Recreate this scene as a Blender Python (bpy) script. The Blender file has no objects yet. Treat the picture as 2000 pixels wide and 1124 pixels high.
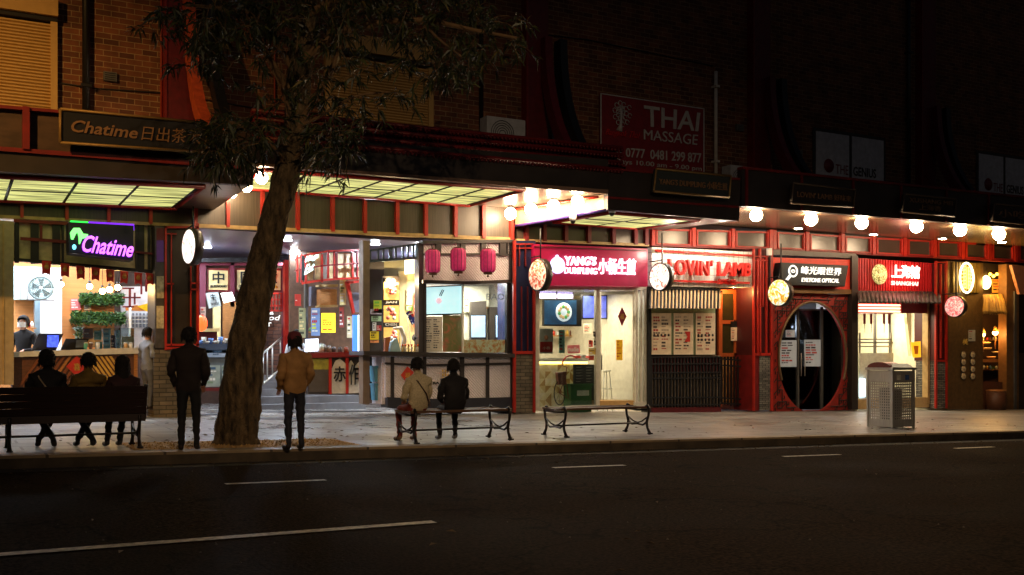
import bpy, bmesh, math, random
from mathutils import Vector, Matrix
random.seed(11)
# ---------------------------------------------------------------- camera, world, exposure
TH = math.radians(29.0); CT, ST = math.cos(TH), math.sin(TH)
F = 2000.0; HZ = 702.0
CAM = (-14.03, -21.4, 1.25)
sc = bpy.context.scene
cam_d = bpy.data.cameras.new("camera"); cam = bpy.data.objects.new("camera", cam_d)
sc.collection.objects.link(cam); sc.camera = cam
cam.location = CAM; cam.rotation_euler = (math.radians(90), 0, -TH)
cam_d.sensor_width = 36; cam_d.lens = 36 * F / 2000; cam_d.shift_y = (HZ - 562) / 2000
cam_d.clip_start = .1; cam_d.clip_end = 400
w = bpy.data.worlds.new("World"); sc.world = w; w.use_nodes = True
bg = w.node_tree.nodes["Background"]
sky = w.node_tree.nodes.new("ShaderNodeTexSky"); sky.sky_type = 'NISHITA'; sky.sun_disc = False
sky.sun_elevation = math.radians(-3.2); sky.sun_rotation = math.radians(200)
w.node_tree.links.new(sky.outputs[0], bg.inputs[0]); bg.inputs[1].default_value = 0.15
sc.view_settings.view_transform = 'Standard'; sc.view_settings.look = 'None'
sc.view_settings.exposure = 0.75; sc.view_settings.gamma = 1
sc.cycles.use_denoising = True
sc.cycles.max_bounces = 6; sc.cycles.diffuse_bounces = 3; sc.cycles.glossy_bounces = 3
sc.cycles.transparent_max_bounces = 12
sc.cycles.sample_clamp_indirect = 3.0; sc.cycles.caustics_reflective = False; sc.cycles.caustics_refractive = False
col = sc.collection
# ---------------------------------------------------------------- geometry of the place: X along the facade, Y into the building
GA, GB = -0.09, -0.0185           # the street falls gently to the right
def gz(x): return GA + GB * x
def ray(x, y):
    a = (x - 1000) / F
    return (a * CT + ST, -a * ST + CT, (HZ - y) / F)
def PV(x, y, v=0.0):
    r = ray(x, y); t = (v - CAM[1]) / r[1]
    return Vector([CAM[i] + t * r[i] for i in range(3)])
def PS(x, y, X):
    r = ray(x, y); t = (X - CAM[0]) / r[0]
    return Vector([CAM[i] + t * r[i] for i in range(3)])
def PG(x, y, dz=0.0):
    r = ray(x, y); t = (GA + dz + GB * CAM[0] - CAM[2]) / (r[2] - GB * r[0])
    return Vector([CAM[i] + t * r[i] for i in range(3)])
def depth(p): return (p[0] - CAM[0]) * ST + (p[1] - CAM[1]) * CT
def ppm(p): return F / depth(p)
# ---------------------------------------------------------------- materials
MC = {}
def lin(c):
    return tuple(((v / 255) / 12.92 if v / 255 <= .04045 else (((v / 255) + .055) / 1.055) ** 2.4) for v in c[:3]) + (1,)
def M(name, rgb=(128, 128, 128), rough=.6, metal=0., emit=None, es=0., noise=0., nscale=8., bump=0., spec=.5, stretch=(1, 1, 1)):
    if name in MC: return MC[name]
    m = bpy.data.materials.new(name); m.use_nodes = True; nt = m.node_tree
    b = nt.nodes["Principled BSDF"]
    b.inputs["Base Color"].default_value = lin(rgb); b.inputs["Roughness"].default_value = rough
    b.inputs["Metallic"].default_value = metal; b.inputs["Specular IOR Level"].default_value = spec
    if emit: b.inputs["Emission Color"].default_value = lin(emit); b.inputs["Emission Strength"].default_value = es
    tc = nt.nodes.new("ShaderNodeTexCoord"); mp = nt.nodes.new("ShaderNodeMapping"); mp.inputs["Scale"].default_value = stretch
    nt.links.new(tc.outputs["Object"], mp.inputs[0])
    n = nt.nodes.new("ShaderNodeTexNoise"); n.inputs["Scale"].default_value = nscale; n.inputs["Detail"].default_value = 5
    nt.links.new(mp.outputs[0], n.inputs[0])
    if noise <= 0: noise = .12
    r = nt.nodes.new("ShaderNodeMapRange"); r.inputs[1].default_value = .3; r.inputs[2].default_value = .7
    r.inputs[3].default_value = 1 - noise; r.inputs[4].default_value = 1 + noise
    nt.links.new(n.outputs[0], r.inputs[0])
    mx = nt.nodes.new("ShaderNodeVectorMath"); mx.operation = 'SCALE'
    mx.inputs[0].default_value = lin(rgb)[:3]; nt.links.new(r.outputs[0], mx.inputs["Scale"])
    nt.links.new(mx.outputs[0], b.inputs["Base Color"])
    if emit and noise > .13:
        mx2 = nt.nodes.new("ShaderNodeVectorMath"); mx2.operation = 'SCALE'; mx2.inputs[0].default_value = lin(emit)[:3]
        nt.links.new(r.outputs[0], mx2.inputs["Scale"]); nt.links.new(mx2.outputs[0], b.inputs["Emission Color"])
    if bump > 0:
        bp = nt.nodes.new("ShaderNodeBump"); bp.inputs["Strength"].default_value = bump; bp.inputs["Distance"].default_value = .02
        nt.links.new(n.outputs[0], bp.inputs["Height"]); nt.links.new(bp.outputs[0], b.inputs["Normal"])
    MC[name] = m; return m
def brick_mat(name, c1, c2, mortar, bw, rh, msize, rough=.85, bump=.6):
    m = M(name, c1, rough); nt = m.node_tree; b = nt.nodes["Principled BSDF"]
    tc = nt.nodes.new("ShaderNodeTexCoord"); sx = nt.nodes.new("ShaderNodeSeparateXYZ"); cx = nt.nodes.new("ShaderNodeCombineXYZ")
    ad = nt.nodes.new("ShaderNodeMath"); ad.operation = 'ADD'
    nt.links.new(tc.outputs["Object"], sx.inputs[0]); nt.links.new(sx.outputs[0], ad.inputs[0]); nt.links.new(sx.outputs[1], ad.inputs[1])
    nt.links.new(ad.outputs[0], cx.inputs[0]); nt.links.new(sx.outputs[2], cx.inputs[1])
    t = nt.nodes.new("ShaderNodeTexBrick"); t.inputs["Scale"].default_value = 1
    t.inputs["Brick Width"].default_value = bw; t.inputs["Row Height"].default_value = rh; t.inputs["Mortar Size"].default_value = msize
    t.inputs["Mortar Smooth"].default_value = .3; t.inputs["Bias"].default_value = -.1
    t.inputs["Color1"].default_value = lin(c1); t.inputs["Color2"].default_value = lin(c2); t.inputs["Mortar"].default_value = lin(mortar)
    nt.links.new(cx.outputs[0], t.inputs[0])
    n = nt.nodes.new("ShaderNodeTexNoise"); n.inputs["Scale"].default_value = 2.5; n.inputs["Detail"].default_value = 8
    nt.links.new(tc.outputs["Object"], n.inputs[0])
    r = nt.nodes.new("ShaderNodeMapRange"); r.inputs[1].default_value = .3; r.inputs[2].default_value = .7; r.inputs[3].default_value = .6; r.inputs[4].default_value = 1.35
    nt.links.new(n.outputs[0], r.inputs[0])
    mx = nt.nodes.new("ShaderNodeVectorMath"); mx.operation = 'SCALE'; nt.links.new(t.outputs[0], mx.inputs[0]); nt.links.new(r.outputs[0], mx.inputs["Scale"])
    nt.links.new(mx.outputs[0], b.inputs["Base Color"])
    bp = nt.nodes.new("ShaderNodeBump"); bp.inputs["Strength"].default_value = bump; bp.inputs["Distance"].default_value = .01; bp.invert = True
    nt.links.new(t.outputs["Fac"], bp.inputs["Height"]); nt.links.new(bp.outputs[0], b.inputs["Normal"])
    return m
def glass_mat(name, tint=(235, 240, 240), refl=.35):
    m = bpy.data.materials.new(name); m.use_nodes = True; nt = m.node_tree; nt.nodes.clear()
    o = nt.nodes.new("ShaderNodeOutputMaterial"); mx = nt.nodes.new("ShaderNodeMixShader")
    tr = nt.nodes.new("ShaderNodeBsdfTransparent"); tr.inputs[0].default_value = lin(tint)
    gl = nt.nodes.new("ShaderNodeBsdfGlossy"); gl.inputs["Roughness"].default_value = .03
    fr = nt.nodes.new("ShaderNodeFresnel"); fr.inputs[0].default_value = 1.45
    ml = nt.nodes.new("ShaderNodeMath"); ml.operation = 'MULTIPLY_ADD'; ml.inputs[1].default_value = 1.0; ml.inputs[2].default_value = refl * .12
    nt.links.new(fr.outputs[0], ml.inputs[0]); nt.links.new(ml.outputs[0], mx.inputs[0])
    nt.links.new(tr.outputs[0], mx.inputs[1]); nt.links.new(gl.outputs[0], mx.inputs[2]); nt.links.new(mx.outputs[0], o.inputs[0])
    MC[name] = m; return m
def E_(name, rgb, s, base=None, **k): return M(name, base or rgb, .5, 0, rgb, s, **k)

RED = M("red_paint", (165, 34, 22), .42, noise=.2, nscale=5)
REDD = M("dark_red_paint", (110, 18, 18), .5, noise=.25, nscale=4)
MAROON = M("maroon_paint", (90, 14, 22), .5, noise=.25)
BLACK = M("black_metal", (22, 22, 24), .45, noise=.2)
DARK = M("dark_brown_panel", (46, 38, 33), .4, noise=.25, nscale=3)
DARKGL = M("dark_gloss_panel", (70, 58, 50), .22, noise=.18, nscale=1.5)
SOFF = M("soffit_laminate", (92, 76, 66), .3, noise=.3, nscale=2.2, stretch=(.5, 5, 1))
WOODP = M("grooved_wood_panel", (76, 66, 56), .38, noise=.3, nscale=14, stretch=(6, 6, .12))
CREAM = M("cream_trim", (176, 146, 96), .6, noise=.2)
BEIGE = M("beige_render", (168, 150, 120), .7, noise=.15)
WHITE = M("white_paint", (225, 224, 218), .5)
ALU = M("white_aluminium", (205, 200, 185), .35, .1)
STEEL = M("stainless_steel", (176, 172, 164), .38, .55, noise=.1, nscale=30, stretch=(1, 1, .1))
GREYM = M("grey_metal", (105, 104, 102), .4, .4)
GLASS = glass_mat("shop_glass")
WOOD = M("warm_timber", (168, 112, 58), .5, noise=.3, nscale=9, stretch=(1, 1, 8), bump=.1)
WOODD = M("dark_timber", (96, 58, 36), .5, noise=.3, nscale=9, stretch=(1, 1, 8), bump=.1)
SEATW = M("bench_timber", (88, 62, 42), .5, noise=.35, nscale=6, stretch=(.6, 8, 8), bump=.15)
BRICK = brick_mat("facade_brick", (112, 66, 42), (72, 40, 28), (140, 116, 88), .29, .112, .008)
SHUT = M("cream_shutter", (184, 148, 86), .5, noise=.06)
STONE = brick_mat("grey_brick_base", (108, 98, 84), (78, 72, 62), (50, 46, 40), .26, .085, .009)
STACK = brick_mat("stacked_slate", (120, 116, 108), (70, 68, 66), (26, 25, 24), .22, .055, .009, bump=1.)
BLUEP = M("navy_panel", (28, 34, 66), .3, noise=.2)
# ---------------------------------------------------------------- mesh builder
class MB:
    def __init__(s): s.v = []; s.f = []; s.mi = []; s.ms = []; s.sm = []
    def m(s, mat):
        if mat not in s.ms: s.ms.append(mat)
        return s.ms.index(mat)
    def add(s, vs, fs, mat, smooth=False):
        o = len(s.v); s.v += [Vector(p) for p in vs]; k = s.m(mat)
        for f in fs: s.f.append(tuple(o + i for i in f)); s.mi.append(k); s.sm.append(smooth)
        return s
    def hexa(s, a, b, mat):        # two quads a (front) and b (back), same order
        return s.add(list(a) + list(b), [(0, 1, 2, 3), (7, 6, 5, 4), (0, 4, 5, 1), (1, 5, 6, 2), (2, 6, 7, 3), (3, 7, 4, 0)], mat)
    def box(s, x0, x1, y0, y1, z0, z1, mat):
        a = [(x0, y0, z0), (x1, y0, z0), (x1, y0, z1), (x0, y0, z1)]; b = [(x, y1, z) for x, y, z in a]
        return s.hexa(a, b, mat)
    def slab(s, px, v, th, mat):   # px: four (or more) picture corners of a panel standing in plane Y = v
        a = [PV(x, y, v) for x, y in px]; n = len(a); d = Vector((0, th, 0)); b = [p + d for p in a]
        fs = [tuple(range(n)), tuple(range(2 * n - 1, n - 1, -1))] + [(i, i + n, (i + 1) % n + n, (i + 1) % n) for i in range(n)]
        return s.add(a + b, fs, mat)
    def r(s, x0, y0, x1, y1, v, th, mat, dy=None):  # upright rectangle; dy = how far the right end sits lower
        if dy is None: return s.slab([(x0, y0), (x1, y0 + pslope(x0, y0) * (x1 - x0)), (x1, y1 + pslope(x0, y1) * (x1 - x0)), (x0, y1)], v, th, mat)
        return s.slab([(x0, y0), (x1, y0 + dy), (x1, y1 + dy), (x0, y1)], v, th, mat)
    def tube(s, pts, rad, mat, n=8, cap=True):
        pts = [Vector(p) for p in pts]; rad = rad if isinstance(rad, (list, tuple)) else [rad] * len(pts)
        vs = []; up = None
        for i, p in enumerate(pts):
            d = (pts[min(i + 1, len(pts) - 1)] - pts[max(i - 1, 0)]).normalized()
            if up is None: up = Vector((0, 0, 1)) if abs(d.z) < .9 else Vector((0, 1, 0))
            a = d.cross(up).normalized(); b = a.cross(d).normalized(); up = b
            for k in range(n):
                t = 2 * math.pi * k / n; vs.append(p + (a * math.cos(t) + b * math.sin(t)) * rad[i])
        fs = [(i * n + k, i * n + (k + 1) % n, (i + 1) * n + (k + 1) % n, (i + 1) * n + k) for i in range(len(pts) - 1) for k in range(n)]
        if cap: fs += [tuple(range(n)), tuple((len(pts) - 1) * n + k for k in reversed(range(n)))]
        return s.add(vs, fs, mat, True)
    def lathe(s, c, prof, mat, n=20, ax=(0, 0, 1)):    # prof: (radius, along axis)
        ax = Vector(ax).normalized(); u = ax.orthogonal().normalized(); w_ = ax.cross(u); c = Vector(c); vs = []
        for r_, h in prof:
            for k in range(n):
                t = 2 * math.pi * k / n; vs.append(c + ax * h + (u * math.cos(t) + w_ * math.sin(t)) * r_)
        m_ = len(prof)
        fs = [(i * n + k, i * n + (k + 1) % n, (i + 1) * n + (k + 1) % n, (i + 1) * n + k) for i in range(m_ - 1) for k in range(n)]
        fs += [tuple(reversed(range(n))), tuple((m_ - 1) * n + k for k in range(n))]
        return s.add(vs, fs, mat, True)
    def ball(s, c, r, mat, n=16, sz=1.):
        return s.lathe(c, [(r * math.sin(math.pi * i / 10) + 1e-4, -r * sz * math.cos(math.pi * i / 10)) for i in range(11)], mat, n)
    def build(s, name, parent=None, label=None, cat=None, group=None, kind=None, sm=None):
        me = bpy.data.meshes.new(name); off = Vector(parent_world(parent)) if parent else None
        if off is None:
            c = Vector((sum(p.x for p in s.v) / len(s.v), sum(p.y for p in s.v) / len(s.v), min(p.z for p in s.v)))
            off = Vector((0, 0, 0)) if kind == 'structure' else c
        me.from_pydata([p - off for p in s.v], [], s.f)
        for mt in s.ms: me.materials.append(mt)
        me.polygons.foreach_set("material_index", s.mi); me.polygons.foreach_set("use_smooth", s.sm); me.update()
        bm = bmesh.new(); bm.from_mesh(me); bmesh.ops.recalc_face_normals(bm, faces=bm.faces); bm.to_mesh(me); bm.free()
        o = bpy.data.objects.new(name, me); col.objects.link(o)
        if parent: o.parent = parent
        else: o.location = off
        tag(o, label, cat, group, kind); return o
def pslope(x, y):                 # how lines along the facade run in the picture
    return (HZ - y) / (1000 + F / math.tan(TH) - x)
def parent_world(o):
    p = Vector(o.location)
    while o.parent: o = o.parent; p += Vector(o.location)
    return p
def tag(o, label=None, cat=None, group=None, kind=None):
    if label: o["label"] = label
    if cat: o["category"] = cat
    if group: o["group"] = group
    if kind: o["kind"] = kind
def thing(name, label, cat, loc, group=None):
    o = bpy.data.objects.new(name, None); col.objects.link(o); o.location = loc; o.empty_display_size = .2
    tag(o, label, cat, group); return o
def struct(name, mb): return mb.build(name, kind='structure')
def dup(o, loc, label=None):
    c = o.copy(); col.objects.link(c); c.location = loc
    if label: c["label"] = label
    for ch in list(o.children):
        d = ch.copy(); col.objects.link(d); d.parent = c
        for g in list(ch.children):
            e = g.copy(); col.objects.link(e); e.parent = d
    return c
def text_geo(s, shear=0., bold=0., ext=.01, sx=1., spacing=1.):
    cu = bpy.data.curves.new("t", 'FONT'); cu.body = s; cu.shear = shear; cu.offset = bold; cu.resolution_u = 3
    cu.extrude = ext; cu.space_character = spacing
    o = bpy.data.objects.new("t", cu); me = bpy.data.meshes.new_from_object(o)
    vs = [v.co.copy() for v in me.vertices]; fs = [tuple(p.vertices) for p in me.polygons]
    bpy.data.objects.remove(o); bpy.data.curves.remove(cu); bpy.data.meshes.remove(me)
    return vs, fs
def put_text(mb, s, q, v, mat, ext=.02, shear=0., bold=0., spacing=1., fn=None):
    """lettering laid in the picture quad q = TL, TR, BR, BL of plane Y = v"""
    vs, fs = text_geo(s, shear, bold, 1., spacing=spacing)
    if not vs: return
    x0 = min(p.x for p in vs); x1 = max(p.x for p in vs); y0 = min(p.y for p in vs); y1 = max(p.y for p in vs)
    if fn is None:
        P = [PV(x, y, v) for x, y in q]
        def fn(a, b, c): 
            t = P[0].lerp(P[1], a); bt = P[3].lerp(P[2], a); r = bt.lerp(t, b); return Vector((r.x, r.y - ext * c, r.z))
    out = [fn((p.x - x0) / (x1 - x0), (p.y - y0) / max(1e-6, y1 - y0), .5 + .5 * p.z) for p in vs]
    mb.add(out, fs, mat)
def rq(x0, y0, x1, y1, dy=0): return [(x0, y0), (x1, y0 + dy), (x1, y1 + dy), (x0, y1)]
def point(name, p, watt, c, r=.05):
    r = .012
    l = bpy.data.lights.new(name, 'POINT'); l.energy = watt; l.color = lin(c)[:3]; l.shadow_soft_size = r
    o = bpy.data.objects.new(name, l); col.objects.link(o); o.location = p; return o
def area(name, p, sx, sy, watt, c, rot=(0, 0, 0)):
    l = bpy.data.lights.new(name, 'AREA'); l.shape = 'RECTANGLE'; l.size = sx; l.size_y = sy; l.energy = watt; l.color = lin(c)[:3]
    o = bpy.data.objects.new(name, l); col.objects.link(o); o.location = p; o.rotation_euler = rot; return o
def printed(mb, q, v, paper, inks, rows=8, seed=0, th=.012, cols=1, margin=.08, hlines=True):
    """a printed sheet: paper with blocks and lines of ink as real thin print"""
    rnd = random.Random(seed); mb.slab(q, v, th, paper)
    P = [PV(x, y, v - .004) for x, y in q]
    def at(a, b): return P[0].lerp(P[1], a).lerp(P[3].lerp(P[2], a), b)
    for c in range(cols):
        for i in range(rows):
            a0 = margin + c * (1 - 2 * margin) / cols; wd = (1 - 2 * margin) / cols * .9
            b0 = margin + (1 - 2 * margin) * i / rows; h = (1 - 2 * margin) / rows * rnd.uniform(.3, .7)
            a1 = a0 + wd * rnd.uniform(.45, 1.); ink = rnd.choice(inks)
            k = rnd.randint(1, 4)
            for j in range(k):
                s0 = a0 + (a1 - a0) * j / k; s1 = a0 + (a1 - a0) * (j + .82) / k
                mb.add([at(s0, b0), at(s1, b0), at(s1, b0 + h), at(s0, b0 + h)], [(0, 1, 2, 3)], ink)
# ---------------------------------------------------------------- the street lamp that lights the left of the block (its post stands just outside the frame)
lampt = thing("street_lamp", "grey street lamp post with warm sodium head at the kerb left of the tree", "street lamp", (-20.5, -9.2, gz(-20.5)))
m = MB(); m.tube([(-20.5, -9.2, gz(-20.5)), (-20.5, -9.2, 4), (-20.5, -9.2, 8.8)], [.11, .09, .06], GREYM, 10); m.build("post", lampt)
m = MB(); m.tube([(-20.5, -9.2, 8.75), (-20.3, -9.6, 9.2), (-19.8, -10.6, 9.4)], .04, GREYM); m.build("arm", lampt)
m = MB(); m.box(-19.95, -19.55, -11.1, -10.5, 9.3, 9.45, GREYM); m.box(-19.9, -19.6, -11.05, -10.55, 9.26, 9.3, E_("sodium_lens", (255, 180, 90), 20)); m.build("lamp_head", lampt)
sl = bpy.data.lights.new("street_lamp_light", 'SPOT'); sl.energy = 3900; sl.color = (1, .52, .14); sl.spot_size = math.radians(50); sl.spot_blend = 1.0; sl.shadow_soft_size = .14
so = bpy.data.objects.new("street_lamp_light", sl); col.objects.link(so); so.location = (-19.75, -10.8, 9.2)
so.rotation_euler = (Vector((-13.5, -1.5, 4.6)) - Vector(so.location)).to_track_quat('-Z', 'Y').to_euler()
l2 = thing("street_lamp", "grey street lamp post on the far kerb behind the viewer", "street lamp", (-14, -30, gz(-14)))
m = MB(); m.tube([(-14, -30, gz(-14)), (-14, -30, 8.6)], [.1, .06], GREYM, 10); m.build("post", l2)
m = MB(); m.tube([(-14, -30, 8.55), (-13.8, -28.9, 8.95)], .04, GREYM); m.box(-14.0, -13.6, -28.9, -28.3, 8.9, 9.05, GREYM); m.build("lamp_head", l2)
sl2 = bpy.data.lights.new("street_lamp_light", 'SPOT'); sl2.energy = 3700; sl2.color = (1, .68, .4); sl2.spot_size = math.radians(48); sl2.spot_blend = 1.0; sl2.shadow_soft_size = .15
so2 = bpy.data.objects.new("street_lamp_light", sl2); col.objects.link(so2); so2.location = (-13.8, -28.6, 8.85)
so2.rotation_euler = (Vector((-4.5, -6.5, .2)) - Vector(so2.location)).to_track_quat('-Z', 'Y').to_euler()
# ---------------------------------------------------------------- ground
def strip(name, x0, x1, y0, y1, dz, mat, nx=1):
    m = MB()
    vs = [(x0, y0, gz(x0) + dz), (x1, y0, gz(x1) + dz), (x1, y1, gz(x1) + dz), (x0, y1, gz(x0) + dz)]
    m.add(vs, [(0, 1, 2, 3)], mat); return m
def tile_mat(name, c1, c2, gap, sx, sy, rough, off=0., jit=.2):
    m = M(name, c1, rough); nt = m.node_tree; b = nt.nodes["Principled BSDF"]
    tc = nt.nodes.new("ShaderNodeTexCoord")
    t = nt.nodes.new("ShaderNodeTexBrick"); t.offset = off; t.inputs["Scale"].default_value = 1
    t.inputs["Brick Width"].default_value = sx; t.inputs["Row Height"].default_value = sy; t.inputs["Mortar Size"].default_value = .018
    t.inputs["Color1"].default_value = lin(c1); t.inputs["Color2"].default_value = lin(c2); t.inputs["Mortar"].default_value = lin(gap)
    nt.links.new(tc.outputs["Object"], t.inputs[0])
    n = nt.nodes.new("ShaderNodeTexNoise"); n.inputs["Scale"].default_value = 1.3; n.inputs["Detail"].default_value = 9; n.inputs["Roughness"].default_value = .65
    nt.links.new(tc.outputs["Object"], n.inputs[0])
    r = nt.nodes.new("ShaderNodeMapRange"); r.inputs[1].default_value = .3; r.inputs[2].default_value = .7; r.inputs[3].default_value = 1 - jit; r.inputs[4].default_value = 1 + jit
    nt.links.new(n.outputs[0], r.inputs[0])
    mx = nt.nodes.new("ShaderNodeVectorMath"); mx.operation = 'SCALE'; nt.links.new(t.outputs[0], mx.inputs[0]); nt.links.new(r.outputs[0], mx.inputs["Scale"])
    nt.links.new(mx.outputs[0], b.inputs["Base Color"])
    r2 = nt.nodes.new("ShaderNodeMapRange"); r2.inputs[1].default_value = .35; r2.inputs[2].default_value = .65; r2.inputs[3].default_value = rough - .12; r2.inputs[4].default_value = rough + .15
    nt.links.new(n.outputs[0], r2.inputs[0]); nt.links.new(r2.outputs[0], b.inputs["Roughness"])
    bp = nt.nodes.new("ShaderNodeBump"); bp.inputs["Strength"].default_value = .3; bp.inputs["Distance"].default_value = .005; bp.invert = True
    nt.links.new(t.outputs["Fac"], bp.inputs["Height"]); nt.links.new(bp.outputs[0], b.inputs["Normal"])
    return m
PAVE = tile_mat("granite_paving", (146, 145, 144), (114, 114, 116), (40, 37, 34), 1.2, .6, .4, .5, .32)
MALL = tile_mat("pale_terrazzo", (150, 148, 146), (132, 131, 130), (90, 88, 86), .6, .6, .26)
KV = -8.55
struct("footpath", strip("footpath", -60, 90, KV + .3, 16, 0, PAVE))
m = MB()
for (a, b_, c, d) in [(-50, KV, 90, KV + .3)]:
    m.hexa([(a, b_, gz(a) - .3), (c, b_, gz(c) - .3), (c, b_, gz(c) + .002), (a, b_, gz(a) + .002)], [(a, d, gz(a) - .3), (c, d, gz(c) - .3), (c, d, gz(c) + .002), (a, d, gz(a) + .002)], tile_mat("kerb_stone", (160, 138, 104), (130, 112, 86), (70, 60, 48), 1.3, 50, .6, 0, .4))
struct("kerb", m)
m = MB(); GK = M("kerb_dark", (70, 60, 46), .85, noise=.5, nscale=3, bump=.4)  # darker mottled colour for the street side of the kerb
m.hexa([(-50, KV - .012, gz(-50) - .3), (90, KV - .012, gz(90) - .3), (90, KV - .004, gz(90) - .03), (-50, KV - .004, gz(-50) - .03)], [(-50, KV + .01, gz(-50) - .3), (90, KV + .01, gz(90) - .3), (90, KV + .01, gz(90) - .03), (-50, KV + .01, gz(-50) - .03)], GK); struct("kerb_face", m)
ASPH = M("asphalt", (46, 36, 26), .62, noise=.8, nscale=38, bump=.6, spec=0.008)
nt = ASPH.node_tree
n2 = nt.nodes.new("ShaderNodeTexNoise"); n2.inputs["Scale"].default_value = .5; n2.inputs["Detail"].default_value = 6
r2 = nt.nodes.new("ShaderNodeMapRange"); r2.inputs[1].default_value = .35; r2.inputs[2].default_value = .65; r2.inputs[3].default_value = .68; r2.inputs[4].default_value = .8
tc = nt.nodes.new("ShaderNodeTexCoord"); nt.links.new(tc.outputs["Object"], n2.inputs[0]); nt.links.new(n2.outputs[0], r2.inputs[0]); nt.links.new(r2.outputs[0], nt.nodes["Principled BSDF"].inputs["Roughness"])
# cracks, tar repairs and worn lighter wheel paths in the asphalt itself
vo = nt.nodes.new("ShaderNodeTexVoronoi"); vo.feature = 'DISTANCE_TO_EDGE'; vo.inputs["Scale"].default_value = .33
nz = nt.nodes.new("ShaderNodeTexNoise"); nz.inputs["Scale"].default_value = 1.7; nz.inputs["Detail"].default_value = 6
va = nt.nodes.new("ShaderNodeVectorMath"); va.operation = 'MULTIPLY_ADD'; va.inputs[1].default_value = (1.3, 1.3, 1.3)
nt.links.new(tc.outputs["Object"], nz.inputs[0]); nt.links.new(nz.outputs["Color"], va.inputs[0]); nt.links.new(tc.outputs["Object"], va.inputs[2]); nt.links.new(va.outputs[0], vo.inputs["Vector"])
cr_ = nt.nodes.new("ShaderNodeMapRange"); cr_.inputs[1].default_value = .0; cr_.inputs[2].default_value = .012; cr_.inputs[3].default_value = .35; cr_.inputs[4].default_value = 1.0
nt.links.new(vo.outputs[0], cr_.inputs[0])
r3 = nt.nodes.new("ShaderNodeMapRange"); r3.inputs[1].default_value = .4; r3.inputs[2].default_value = .6; r3.inputs[3].default_value = .85; r3.inputs[4].default_value = 1.12
nt.links.new(n2.outputs[0], r3.inputs[0])
mm = nt.nodes.new("ShaderNodeMath"); mm.operation = 'MULTIPLY'; nt.links.new(cr_.outputs[0], mm.inputs[0]); nt.links.new(r3.outputs[0], mm.inputs[1])
src = nt.nodes["Principled BSDF"].inputs["Base Color"].links[0].from_socket
sc_ = nt.nodes.new("ShaderNodeVectorMath"); sc_.operation = 'SCALE'; nt.links.new(src, sc_.inputs[0]); nt.links.new(mm.outputs[0], sc_.inputs["Scale"]); nt.links.new(sc_.outputs[0], nt.nodes["Principled BSDF"].inputs["Base Color"])
struct("road", strip("road", -60, 90, -80, KV, -.15, ASPH))
m = MB(); GUM = M("gum_spot", (46, 44, 42), .7); rgg = random.Random(31)
for i in range(500):
    x = rgg.uniform(-16, 16); y = rgg.uniform(KV + .4, -.6); z = gz(x) + .0085; s = rgg.uniform(.012, .035)
    m.add([(x + s * math.cos(k * .9), y + s * math.sin(k * .9) * rgg.uniform(.8, 1.1), z) for k in range(7)], [tuple(range(7))], GUM)
m.build("gum_spots", kind="stuff", label="dark gum spots scattered over the paving", cat="gum")
m = MB(); CHIP = M("road_grit", (96, 88, 76), .8)
for i in range(900):
    x = rgg.uniform(-16, 12); y = KV - .03 - abs(rgg.gauss(0, .3)) if i % 3 else rgg.uniform(-16, -9); z = gz(x) - .144; s = rgg.uniform(.004, .013)
    m.add([(x - s, y, z), (x, y - s, z), (x + s, y, z), (x, y + s, z), (x, y, z + s)], [(0, 1, 4), (1, 2, 4), (2, 3, 4), (3, 0, 4)], CHIP)
m.build("grit", kind="stuff", label="loose grit along the gutter and road", cat="grit")
GUT = M("gutter_concrete", (42, 37, 31), .8, noise=.35, nscale=6, bump=.2)
struct("gutter", strip("gutter", -60, 90, KV - .42, KV, -.146, GUT))
PAINT = M("road_paint", (190, 182, 160), .6, noise=.5, nscale=20)
def mark(px0, px1, wd):
    a = PG(*px0, -.15); b_ = PG(*px1, -.15); m = MB(); y = (a.y + b_.y) / 2
    m.add([(a.x, a.y - wd, gz(a.x) - .142), (b_.x, b_.y - wd, gz(b_.x) - .142), (b_.x, b_.y + wd, gz(b_.x) - .142), (a.x, a.y + wd, gz(a.x) - .142)], [(0, 1, 2, 3)], PAINT); struct("lane_marking", m)
mark((440, 947), (636, 939), .05); mark((1080, 915), (1220, 910), .05); mark((1530, 893), (1640, 889), .05); mark((1865, 877), (1940, 874), .05)
mark((-60, 1090), (848, 1021), .06)
# tree pit with fine tan gravel
a, b_ = PG(290, 862), PG(628, 858)
PIT = M("tan_gravel", (176, 138, 78), .85, noise=.4, nscale=30, bump=.6)
m = MB(); m.add([(-12.0, KV + .32, gz(-12) + .006), (-9.05, KV + .32, gz(-9) + .006), (-9.05, b_.y, gz(-9) + .006), (-12.0, b_.y, gz(-12) + .006)], [(0, 1, 2, 3)], PIT)
rg = random.Random(3)
for i in range(700):
    x = rg.uniform(-12, -9.1); y = rg.uniform(KV + .35, b_.y - .03); s = rg.uniform(.008, .022)
    z = gz(x) + .006
    m.add([(x - s, y, z), (x, y - s, z), (x + s, y, z), (x, y + s, z), (x, y, z + s)], [(0, 1, 4), (1, 2, 4), (2, 3, 4), (3, 0, 4)], PIT)
m.build("gravel", kind="stuff", label="tan gravel filling the pit round the street tree", cat="gravel")
m = MB()
LF = M("fallen_leaf", (104, 84, 56), .8)
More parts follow.
